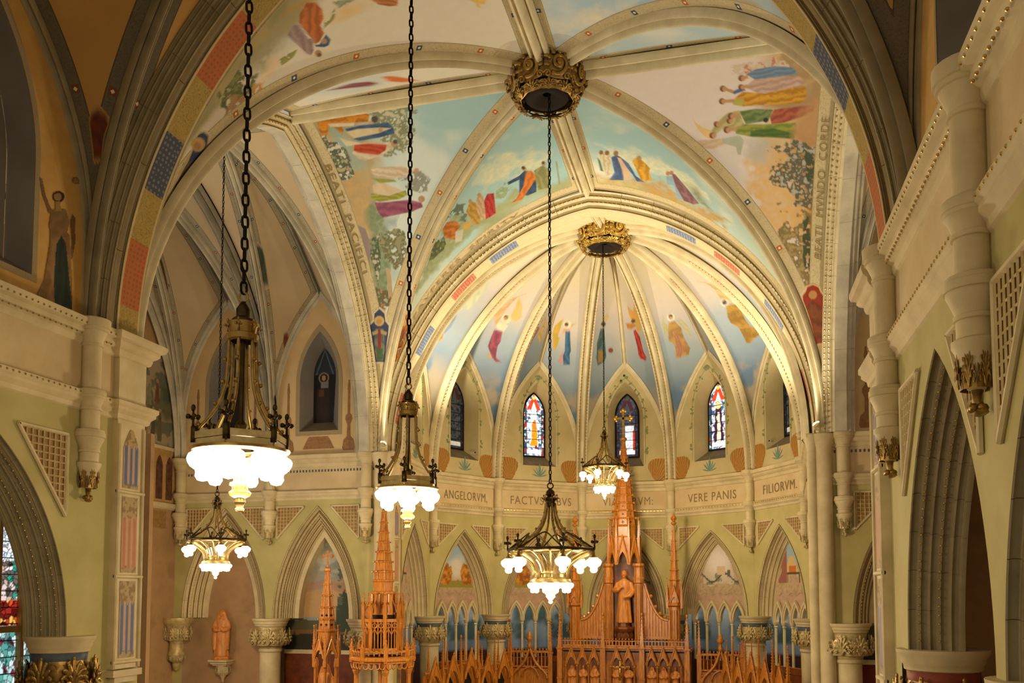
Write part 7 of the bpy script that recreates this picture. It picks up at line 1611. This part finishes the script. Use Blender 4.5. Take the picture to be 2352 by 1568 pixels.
for s in (-1, 1):
    f_ = lambda x, y, d: (s * x, d, y); t = np.linspace(0, 1, 16)
    crv = [(.72 + .78 * k, 6.75 - 1.25 * (1 - (1 - k) ** 2.3)) for k in t]; out = [(.6, 4.85), (1.6, 4.85), (1.6, 5.5)] + list(reversed(crv)) + [(.6, 6.8)]
    mb = MB().prism(out, f_, .05, -.1)
    mb.tube([(s * x, -.12, z) for x, z in crv], .045, 6)
    for k in (3, 6, 9, 12): mb.ball((s * (crv[k][0] + .05), -.08, crv[k][1] + .07), .07, 7, 5); 
    for x in np.arange(.78, 1.55, .1): zt = np.interp(x, [q[0] for q in crv], [q[1] for q in crv]); mb.tube([(s * x, -.11, 4.95), (s * x, -.11, zt - .08)], .014, 5)
    mb.build('wing', 'oak', al, smooth=30)
    mb = MB(); octa(mb, (s * .52, -.2, 0), [(.14, 4.7), (.14, 6.75), (.18, 6.78), (.17, 6.84), (.2, 6.92), (.2, 6.96), (.14, 6.98), (.15, 7.3), (.2, 7.36), (.2, 7.44), (0, 7.45)]); mb.box((s * .52, .1, 6.0), (.3, .5, 2.8))
    for k in range(5): mb.tube([(s * (.42 + .05 * k), -.345, 4.8), (s * (.42 + .05 * k), -.345, 6.7)], .012, 5)
    mb.build('niche_pier', 'oak', al, smooth=30)
    # side turret
    mb = MB(); x = s * 1.72; octa(mb, (x, 0, 0), [(.2, 4.6), (.2, 5.95), (.26, 6.0), (.27, 6.08), (.2, 6.1), (.2, 6.5), (.16, 6.6)])
    for k in range(5): mb.tube([(x - .14 + .07 * k, -.2, 4.75), (x - .14 + .07 * k, -.2, 5.85)], .014, 5)
    mb.build('turret_shaft', 'oak', al, smooth=30)
    mb = MB(); spire(mb, (x, 0, 0), 6.55, .17, 8.55, .05, 6); mb.lathe([(.03, 8.55), (.03, 8.75), (.09, 8.8), (.1, 8.84), (.03, 8.88), (.11, 8.98), (.08, 9.05), (.03, 9.12), (0, 9.18)], (x, 0, 0), 10); mb.build('turret_spire', 'oak', al, smooth=30)
    for k in range(4):
        a = math.pi / 2 * k; Mg = frame((x + .19 * math.cos(a), .19 * math.sin(a), 0), (-math.sin(a), math.cos(a), 0), (-math.cos(a), -math.sin(a), 0)); mb = MB(); gable(mb, Mg, 0, .3, 6.1, 6.3, 6.62, .05, .05); mb.build('turret_gable', 'oak', al)
    for dx in (-.24, .24): mb = MB(); pinnacle(mb, x + dx, -.12, 5.9, 6.95, .07, .6); mb.build('turret_pinnacle', 'oak', al)
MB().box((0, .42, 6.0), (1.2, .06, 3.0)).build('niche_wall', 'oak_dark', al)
mb = MB(); mb.lathe([(.3, 4.65), (.32, 4.75), (.22, 4.8), (.24, 5.0), (.34, 5.12), (.38, 5.2), (.38, 5.26), (.22, 5.28), (.22, 5.4), (0, 5.4)], (0, -.12, 0), 8, math.pi / 8, math.pi / 8 + 2 * math.pi); mb.build('pedestal', 'oak_dark', al)
ring_of_leaves(al, (0, -.12), .25, 4.82, .3, 8, 'oak_dark')
for k in range(8):
    a = math.pi / 4 * k - math.pi / 2; R = .5; Mg = frame((R * math.cos(a), R * math.sin(a) + .15, 0), (-math.sin(a), math.cos(a), 0), (-math.cos(a), -math.sin(a), 0)); mb = MB(); gable(mb, Mg, 0, .42, 7.42, 7.85, 8.32, .07, .06); mb.build('canopy_gable', 'oak', al)
    a += math.pi / 8; mb = MB(); pinnacle(mb, .56 * math.cos(a), .15 + .56 * math.sin(a), 7.4, 9.05, .09, .45); mb.build('canopy_pinnacle', 'oak', al)
mb = MB(); octa(mb, (0, .15, 0), [(.46, 7.9), (.46, 8.35), (.42, 8.4), (.42, 8.72), (.46, 8.76), (.4, 8.8)]); mb.build('lantern', 'oak', al)
mb = MB(); spire(mb, (0, .15, 0), 8.76, .40, 11.75, .06, 11); mb.build('spire', 'oak', al, smooth=30)
mb = MB(); [pierced(mb, (0, .15, 0), 8.76 + (i + .45) * 2.99 / 11, (.385 - (i + .45) * .31 / 10) * .93, .035 - .003 * i) for i in range(6)]; o = mb.build('dark_quatrefoils', 'void_shade', al); tag(o, kind='stuff')
mb = MB(); mb.lathe([(.05, 11.75), (.12, 11.8), (.13, 11.86), (.05, 11.92), (.05, 11.98)], (0, .15, 0), 10); cross_botonee(mb, (0, .15, 11.95), .92, .075); mb.build('cross', 'gold', al)
sm = empty('statue', (AX + .02, AY - .15, 5.405), label='carved wooden saint with a hand on his chest in the high altar niche', cat='statue')
put_mesh('figure', figure_mesh(1.75, 4, False, 'chest'), 'oak_figure', sm)
SMALL = [figure_mesh(.84, k, k % 2 == 0, 'fold', .014) for k in range(3)]
for k, c in enumerate((-1.75, -1.36, -.97, -.2, .2, .97, 1.36, 1.75)):
    w = ['outermost left', 'second from the left', 'third from the left, beside the left buttress', 'left of the two central niches', 'right of the two central niches', 'third from the right, beside the right buttress', 'second from the right', 'outermost right'][k]
    o = put_mesh('niche_figure', SMALL[k % 3], 'oak_figure', None, (AX + c, AY - .48, 3.1)); tag(o, 'small carved figure in the altar niche, ' + w, 'statue', 'figures in the high altar niches')
MB().box((0, -.7, 1.55), (4.5, .56, 2.98)).box((0, -.3, 1.5), (4.4, .4, 3.1)).build('figure_ledge', 'oak', al)
ac = empty('altar_cross', (AX, AY - 1.3, 0), label='small brass crucifix standing in front of the high altar', cat='crucifix')
mb = MB(); mb.box((0, 0, 3.72), (.05, .04, 1.0)).box((0, 0, 3.98), (.46, .04, .05)); [mb.ball((x, 0, z), .05, 7, 5) for x, z in ((-.23, 3.98), (.23, 3.98), (0, 4.22))]; mb.build('cross', 'gold', ac)
mb = MB(); mb.tube([(0, -.03, 3.55), (0, -.04, 3.8), (0, -.035, 3.95)], [.03, .04, .045], 7); mb.ball((0, -.04, 4.02), .04); [mb.tube([(0, -.035, 3.94), (s * .18, -.03, 4.0)], .018, 6) for s in (-1, 1)]; mb.build('corpus', 'gold', ac, smooth=True)
MB().lathe([(.16, 0), (.16, 1.2), (.1, 3.0), (.05, 3.1), (.07, 3.2), (.03, 3.25)], n=12).build('stand', 'gold', ac, smooth=40)

# canopied throne with the tall tiered spire, left of the chancel
th = empty('throne_canopy', (-4.95, 20.5, 0), rz=.1, label='tall tiered oak canopy spire with pierced gallery, left of the chancel', cat='canopy')
mb = MB(); spire(mb, (0, 0, 0), 6.75, .24, 8.5, .055, 7); octa(mb, (0, 0, 0), [(.24, 6.45), (.25, 6.72), (.29, 6.74), (.29, 6.78), (.2, 6.8)]); mb.lathe([(.05, 8.5), (.07, 8.55), (.03, 8.6), (.06, 8.68), (0, 8.75)], n=8); mb.build('spire', 'oak', th, smooth=30)
mb = MB(); octa(mb, (0, 0, 0), [(.3, 5.9), (.3, 6.4), (.33, 6.44), (.33, 6.48), (.2, 6.5)])
for k in range(8): a = math.pi / 4 * k; mb.tube([(.31 * math.cos(a), .31 * math.sin(a), 5.95), (.31 * math.cos(a), .31 * math.sin(a), 6.42)], .03, 5)
mb.build('lantern', 'oak', th, smooth=30)
for k in range(8):
    a = math.pi / 4 * k + math.pi / 8; mb = MB(); pinnacle(mb, .5 * math.cos(a), .5 * math.sin(a), 5.55, 6.45, .08, .35); mb.tube(resample([(.5 * math.cos(a), .5 * math.sin(a), 5.85), (.4 * math.cos(a), .4 * math.sin(a), 6.1), (.29 * math.cos(a), .29 * math.sin(a), 6.25)], 6), .022, 5); mb.build('flying_pinnacle', 'oak', th)
MB().lathe([(.3, 5.05), (.3, 5.9)], n=8, a0=math.pi / 8, a1=math.pi / 8 + 2 * math.pi).build('gallery_shade', 'void_shade', th)  # near-black cylinder stands for the shade behind the gallery bars
for k in range(8):
    a = math.pi / 4 * k - math.pi / 2; R = .43; Mg = frame((R * math.cos(a), R * math.sin(a), 0), (-math.sin(a), math.cos(a), 0), (-math.cos(a), -math.sin(a), 0)); f = fr(Mg); mb = MB()
    for x in (-.17, -.085, 0, .085, .17): mb.box((x, 0, 5.4), (.022 if abs(x) < .16 else .04, .04, .8), M=Mg)
    mb.box((0, 0, 5.76), (.36, .05, .08), M=Mg).box((0, 0, 5.04), (.36, .05, .06), M=Mg)
    for x in (-.085, .085):
        C = [f(x + .06 * math.cos(t), 5.63 + .06 * math.sin(t), -.01) for t in np.linspace(0, 2 * math.pi, 10, endpoint=False)]; mb.tube(C, .016, 5, closed=True)
        for s in (-1, 1): mb.tube([f(x + s * .075, 5.42, -.01), f(x, 5.56, -.01)], .014, 5)
    mb.build('gallery_panel', 'oak', th)
    a += math.pi / 8; mb = MB(); pinnacle(mb, .78 * math.cos(a), .78 * math.sin(a), 4.72, 5.3, .085, .35); pinnacle(mb, .47 * math.cos(a), .47 * math.sin(a), 4.95, 6.0, .07, .2); mb.build('parapet_pinnacle', 'oak', th)
mb = MB(); octa(mb, (0, 0, 0), [(.5, 4.86), (.78, 4.86), (.84, 4.82), (.84, 4.77), (.76, 4.74), (.76, 4.7), (.5, 4.7)]); mb.build('tester', 'oak', th)
for k in range(8):
    a = math.pi / 4 * k - math.pi / 2; Mg = frame((.73 * math.cos(a), .73 * math.sin(a), 0), (-math.sin(a), math.cos(a), 0), (-math.cos(a), -math.sin(a), 0)); f = fr(Mg); mb = MB()
    for x in (-.2, -.07, .07, .2):
        C = [f(x + .07 * math.cos(t), 4.9 + .12 * math.sin(t), 0) for t in np.linspace(0, math.pi, 8)]; mb.tube(C, .014, 5); C = [f(x * 1.05 + .08 * math.cos(t), 4.7 - .13 * math.sin(t), 0) for t in np.linspace(0, math.pi, 8)]; mb.tube(C, .016, 5)
    mb.box((0, 0, 4.99), (.58, .03, .025), M=Mg); mb.build('parapet_tracery', 'oak', th)
    if k % 2 == 0: a += math.pi / 8; MB().lathe([(.06, 0), (.06, 4.4), (.1, 4.5), (.1, 4.75)], (.66 * math.cos(a), .66 * math.sin(a), 0), 8).build('post', 'oak', th)

# side altar shrine with a slim spire and cross
sa = empty('side_altar', (-6.85, 21.2, 0), rz=.35, label='slim oak shrine with cross-topped spire before the sunset painting', cat='altar')
mb = MB(); spire(mb, (0, 0, 0), 5.45, .22, 7.0, .06, 5); mb.lathe([(.05, 7.0), (.1, 7.04), (.1, 7.1), (.03, 7.14), (.03, 7.2)], n=8); mb.build('spire', 'oak', sa, smooth=30)
mb = MB(); [pierced(mb, (0, 0, 0), z, r, .022) for z, r in ((5.6, .195), (5.85, .165))]; tag(mb.build('dark_quatrefoils', 'void_shade', sa), kind='stuff')
mb = MB(); cross_botonee(mb, (0, 0, 7.15), .42, .035); mb.build('cross', 'oak', sa)
mb = MB(); octa(mb, (0, 0, 0), [(.24, 5.0), (.24, 5.4), (.27, 5.43), (.27, 5.47), (.2, 5.5)]); mb.build('lantern', 'oak', sa)
for k in range(6):
    a = math.pi / 3 * k - math.pi / 2 + .5; Mg = frame((.29 * math.cos(a), .29 * math.sin(a), 0), (-math.sin(a), math.cos(a), 0), (-math.cos(a), -math.sin(a), 0)); mb = MB(); gable(mb, Mg, 0, .33, 4.72, 4.95, 5.22, .05, .05); mb.build('niche_gable', 'oak', sa)
    a += math.pi / 6; mb = MB(); pinnacle(mb, .36 * math.cos(a), .36 * math.sin(a), 4.5, 5.6, .07, .5); mb.build('pinnacle', 'oak', sa); MB().lathe([(.04, 3), (.04, 4.45), (.06, 4.5), (.06, 4.6), (.04, 4.72)], (.31 * math.cos(a), .31 * math.sin(a), 0), 8).build('shaft', 'oak', sa)
MB().box((0, .1, 1.5), (1.2, .7, 3.0)).box((0, .1, 3.03), (1.3, .8, .08)).build('body', 'oak', sa)
o = put_mesh('shrine_figure', figure_mesh(1.45, 6, True, 'fold', .016), 'oak_figure', None, (-6.85, 21.15, 3.07), .2); tag(o, 'veiled wooden figure standing in the slim cross-topped shrine', 'statue')

# ogee screens either side of the altar
def ogee_screen(x0, x1, y, label):
    o = empty('ogee_screen', ((x0 + x1) / 2, y, 0), label=label, cat='screen', group='screens beside the high altar'); w = x1 - x0; M = frame((0, 0, 0), (1, 0, 0), (0, 1, 0)); f = fr(M)
    for i, s in enumerate((-1, 1)): mb = MB(); pinnacle(mb, s * w / 2, 0, 2.0, 5.5, .15, .33); mb.build('post', 'oak', o)
    mb = MB().box((0, 0, 4.38), (w, .08, .07)).box((0, 0, 3.86), (w, .06, .05)).box((0, .03, 1.9), (w, .05, 3.8)); [mb.ball((x, 0, 4.46), .03, 5, 4, (1, 1, 1.6)) for x in np.arange(-w / 2 + .12, w / 2, .12)]; mb.build('rail', 'oak', o)
    for x in np.arange(-w / 2 + .15, w / 2 - .1, .125): MB().lathe([(.02, 3.86), (.022, 4.05), (.015, 4.2), (.03, 4.34)], (x, 0, 0), 7).build('baluster', 'oak', o, smooth=40)
    mb = MB()
    for s in (-1, 1):
        t = np.linspace(0, 1, 18); P = [(s * (w * .42) * (1 - k) ** 1.0 * (1 + .35 * math.sin(k * math.pi * 2) * .6), -.06, 3.45 + 1.05 * k ** 1.25) for k in t]; mb.tube(P, .05, 6)
        for k in (4, 7, 10, 13): mb.ball((P[k][0] + s * .05, -.06, P[k][2] + .05), .035, 6, 5)
        mb.tube([(s * .3 * math.cos(q), -.04, 3.5 + .34 * math.sin(q)) for q in np.linspace(0, math.pi / 2, 8)], .03, 5)
    mb.lathe([(.05, 4.5), (.1, 4.6), (.05, 4.66), (.06, 4.75), (.14, 4.85), (.07, 4.93), (.08, 5.0), (.02, 5.1)], (0, -.06, 0), 8); mb.build('ogee_arch', 'oak', o, smooth=True)
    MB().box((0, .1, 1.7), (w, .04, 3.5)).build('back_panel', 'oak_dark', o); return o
ogee_screen(-3.95, -2.48, 29.6, 'oak ogee-arched screen left of the high altar'); ogee_screen(2.58, 3.98, 29.6, 'oak ogee-arched screen right of the high altar')

# choir stalls along both sides of the chancel
def stall_mesh_parts():
    p = empty('choir_stall', (0, 0, 0)); M = frame((0, 0, 0), (1, 0, 0), (0, 1, 0)); w = .7
    MB().box((0, .12, 2.0), (w, .06, 4.0)).build('back_panel', 'oak', p)
    mb = MB(); gable(mb, M, 0, w * .9, 3.6, 4.0, 4.45, .07, .08); mb.build('canopy_gable', 'oak', p)
    MB().flat([[(-.1, 2.9), (.1, 2.9), (.17, 3.1), (.08, 3.3), (.17, 3.5), (0, 3.8), (-.17, 3.5), (-.08, 3.3), (-.17, 3.1)]], lambda x, z: (x, .085, z)).build('dark_trefoil', 'void_shade', p)  # flat near-black trefoil, shade of an opening put into its colour
    mb = MB(); pinnacle(mb, w / 2, -.02, 2.0, 5.05, .1, .34); mb.build('pinnacle', 'oak', p)
    mb = MB(); pinnacle(mb, -w / 4, .05, 3.9, 4.9, .06, .6); mb.build('spirelet', 'oak', p)
    mb = MB().box((0, .05, 4.08), (w, .1, .05)); [mb.ball((x, .0, 4.14), .028, 5, 4) for x in np.arange(-.27, .3, .09)]; mb.build('cresting', 'oak', p)
    return p
ORD = ['first', 'second', 'third', 'fourth', 'fifth', 'sixth', 'seventh', 'eighth', 'ninth', 'tenth']
proto = stall_mesh_parts(); first = True
for s, nm in ((-1, 'left'), (1, 'right')):
    for k in range(5):
        t = (k + .5) / 5; x, y = s * (5.1 - 1.75 * t), 24.0 + 3.4 * t; o = proto if first else copy_tree(proto); first = False
        o.location = (x, y, .1 * ((k * 7) % 3)); o.rotation_euler = (0, 0, math.atan2(3.4, -s * 1.75) if s < 0 else math.atan2(3.4, -1.75) + math.pi)
        tag(o, 'oak choir stall canopy, %s of the %s row counted from the crossing' % (ORD[k], nm), 'choir stall', 'choir stalls on the %s' % nm)

# ================================================================== small things
def security_camera(i, u, z, label):
    M, L = apse_frame(i); f = fr(M); o = empty('security_camera', f(u, z, .12), label=label, cat='camera', group='security cameras')
    n = M[:3, 1]; MB().tube([V3(0, 0, 0), -n * .16 + V3(.04, 0, -.01)], .045, 8).build('body', 'white_plastic', o, smooth=40); MB().ball(-n * .17 + V3(.04, 0, -.01), .03).build('lens', 'black_plastic', o); MB().tube([V3(0, 0, 0), n * .06 + V3(0, 0, .06)], .015, 6).build('mount', 'white_plastic', o)
security_camera(1, .38, 11.28, 'small white security camera on the sill of the left slate window'); security_camera(5, -.45, 11.28, 'small white security camera on the sill of the right apse window')
cx_ = empty('wall_cross', (-12.5, 21.2, 4.1), label='small dark carved cross low on the left transept end wall', cat='cross'); mb = MB(); mb.box((0, 0, .25), (.05, .05, .5)).box((0, 0, .36), (.05, .3, .05)); [mb.ball(p, .05, 6, 5) for p in ((0, -.15, .36), (0, .15, .36), (0, 0, .5))]; mb.build('cross_body', 'bronze_dark', cx_)
MB().box((-.05, 0, .02), (.1, .12, .08)).build('mount', 'bronze_dark', cx_)
sg = empty('notice_board', (4.55, 30.4, 4.0), rz=-.8, label='small white framed notice seen through the arcade right of the altar', cat='sign'); MB().box((0, 0, .25), (.6, .04, .5)).build('frame', 'white_plastic', sg); MB().box((0, -.025, .25), (.44, .01, .34)).build('sheet', 'stone_cool', sg); MB().box((0, .03, -2.0), (.06, .06, 4.1)).build('post', 'oak_dark', sg)

# ================================================================== arch inscriptions following the curves
def arch_text(txt, side, k, l0, l1, d0, h, mat, flip):
    """letters painted on the border of a crossing cell: l0..l1 length along the arch from its springing, d0 distance from the arch, h letter height"""
    G = crossing_half(side, k, 200, 60); v, fs = text_pts(txt, 1.0); A = G[:, 0]; L = np.concatenate([[0], np.cumsum(np.linalg.norm(np.diff(A, axis=0), axis=1))])
    W = np.concatenate([np.zeros((200, 1)), np.cumsum(np.linalg.norm(np.diff(G, axis=1), axis=2), axis=1)], 1); x = (v[:, 0] - v[:, 0].min()) / np.ptp(v[:, 0]); y = (v[:, 1] - v[:, 1].min()) / np.ptp(v[:, 1]); P = []
    for l, d in zip(l0 + (l1 - l0) * (x if flip > 0 else 1 - x), d0 + h * y):
        t = np.interp(l, L, np.arange(200)); i = min(198, int(t)); f = t - i; q = [np.array([np.interp(d, W[j], G[j, :, c]) for c in range(3)]) for j in (i, i + 1)]; P.append(q[0] * (1 - f) + q[1] * f - V3(0, 0, .012))
    P = np.array(P); ctr = np.array((0, CYC, 12.0)); d = ctr - P; P = P + d / np.linalg.norm(d, axis=1)[:, None] * .012
    MB().add(P, fs).build('inscription', mat, vault_x)
mat_mottled('letter_faint', '9a8660', 'a8946c', 10, .7)
arch_text('BEATI  PACIFICI', 3, 0, 4.9, 7.9, .1, .17, 'letter_brown', -1)
arch_text('BEATI  MVNDO  CORDE', 1, 1, 4.2, 7.5, .1, .17, 'letter_brown', 1)
arch_text('BEATI  PAVPERES  SPIRITV', 2, 1, 2.2, 8.0, .1, .14, 'letter_faint', 1)

# ================================================================== floodlights: chancel pair inferred from the bright apse vault, crossing pairs added to brighten
def flood(x, y, z, rot, e, spot=2.0, col=(1, .86, .62), lab=''):
    o = empty('floodlight', (x, y, z), label=lab, cat='floodlight', group='floodlights on the cornices'); d = Vector(rot).normalized(); q = d.to_track_quat('-Z', 'Y').to_euler()
    h = MB().lathe([(.0, .12), (.07, .12), (.08, .05), (.1, -.02), (.09, -.03), (.07, .04), (0, .05)], n=12).build('housing', 'stone_cream', o, smooth=40); h.rotation_euler = q; h.location = (0, 0, .14)
    MB().box((0, 0, .03), (.12, .12, .06)).build('foot', 'stone_cream', o)
    lamp('floodlight_lamp', 'SPOT', (0, 0, .14), e, col, .12, rot, spot, .9, parent=o)
for s, w in ((-1, 'left'), (1, 'right')):
    flood(s * 5.45, 23.6, 10.47, (-s * .5, .42, 1), 1500, 1.7, lab='small cream floodlight on the %s chancel cornice behind the arch' % w)
    flood(s * 5.75, 22.3, 10.47, (-s * .8, -.75, 1), 620, 2.4, lab='small cream floodlight added on the cornice of the %s crossing pier' % w)  # both crossing pairs are added to brighten the painted vault
    flood(s * 6.6, 12.4, 10.47, (-s * .55, .6, .9), 420, 2.4, lab='small cream floodlight added behind the %s front crossing pier' % w)

for k, i in enumerate((1, 2, 4, 5)):  # unseen lamps added to brighten the ambulatory wall behind the arcade
    a = (AMB[i] + AMB[i + 1]) / 2 * .55 + (np.array(APV[i]) + np.array(APV[i + 1])) / 2 * .45
    o = empty('ambulatory_fill_lamp', (a[0], a[1], 7.75), label='added globe lamp in the ambulatory behind the %s arch' % ('far left', 'near left', 'near right', 'far right')[k], cat='lamp', group='added ambulatory lamps')
    MB().ball((0, 0, 0), .12, 12, 8).build('globe', 'bulb', o, smooth=True); MB().tube([(0, 0, .1), (0, 0, .5)], .02, 6).build('rod', 'bronze_dark', o)
    lamp('ambulatory_fill_light', 'POINT', (0, 0, -.2), 90, (1, .92, .8), .15, parent=o)
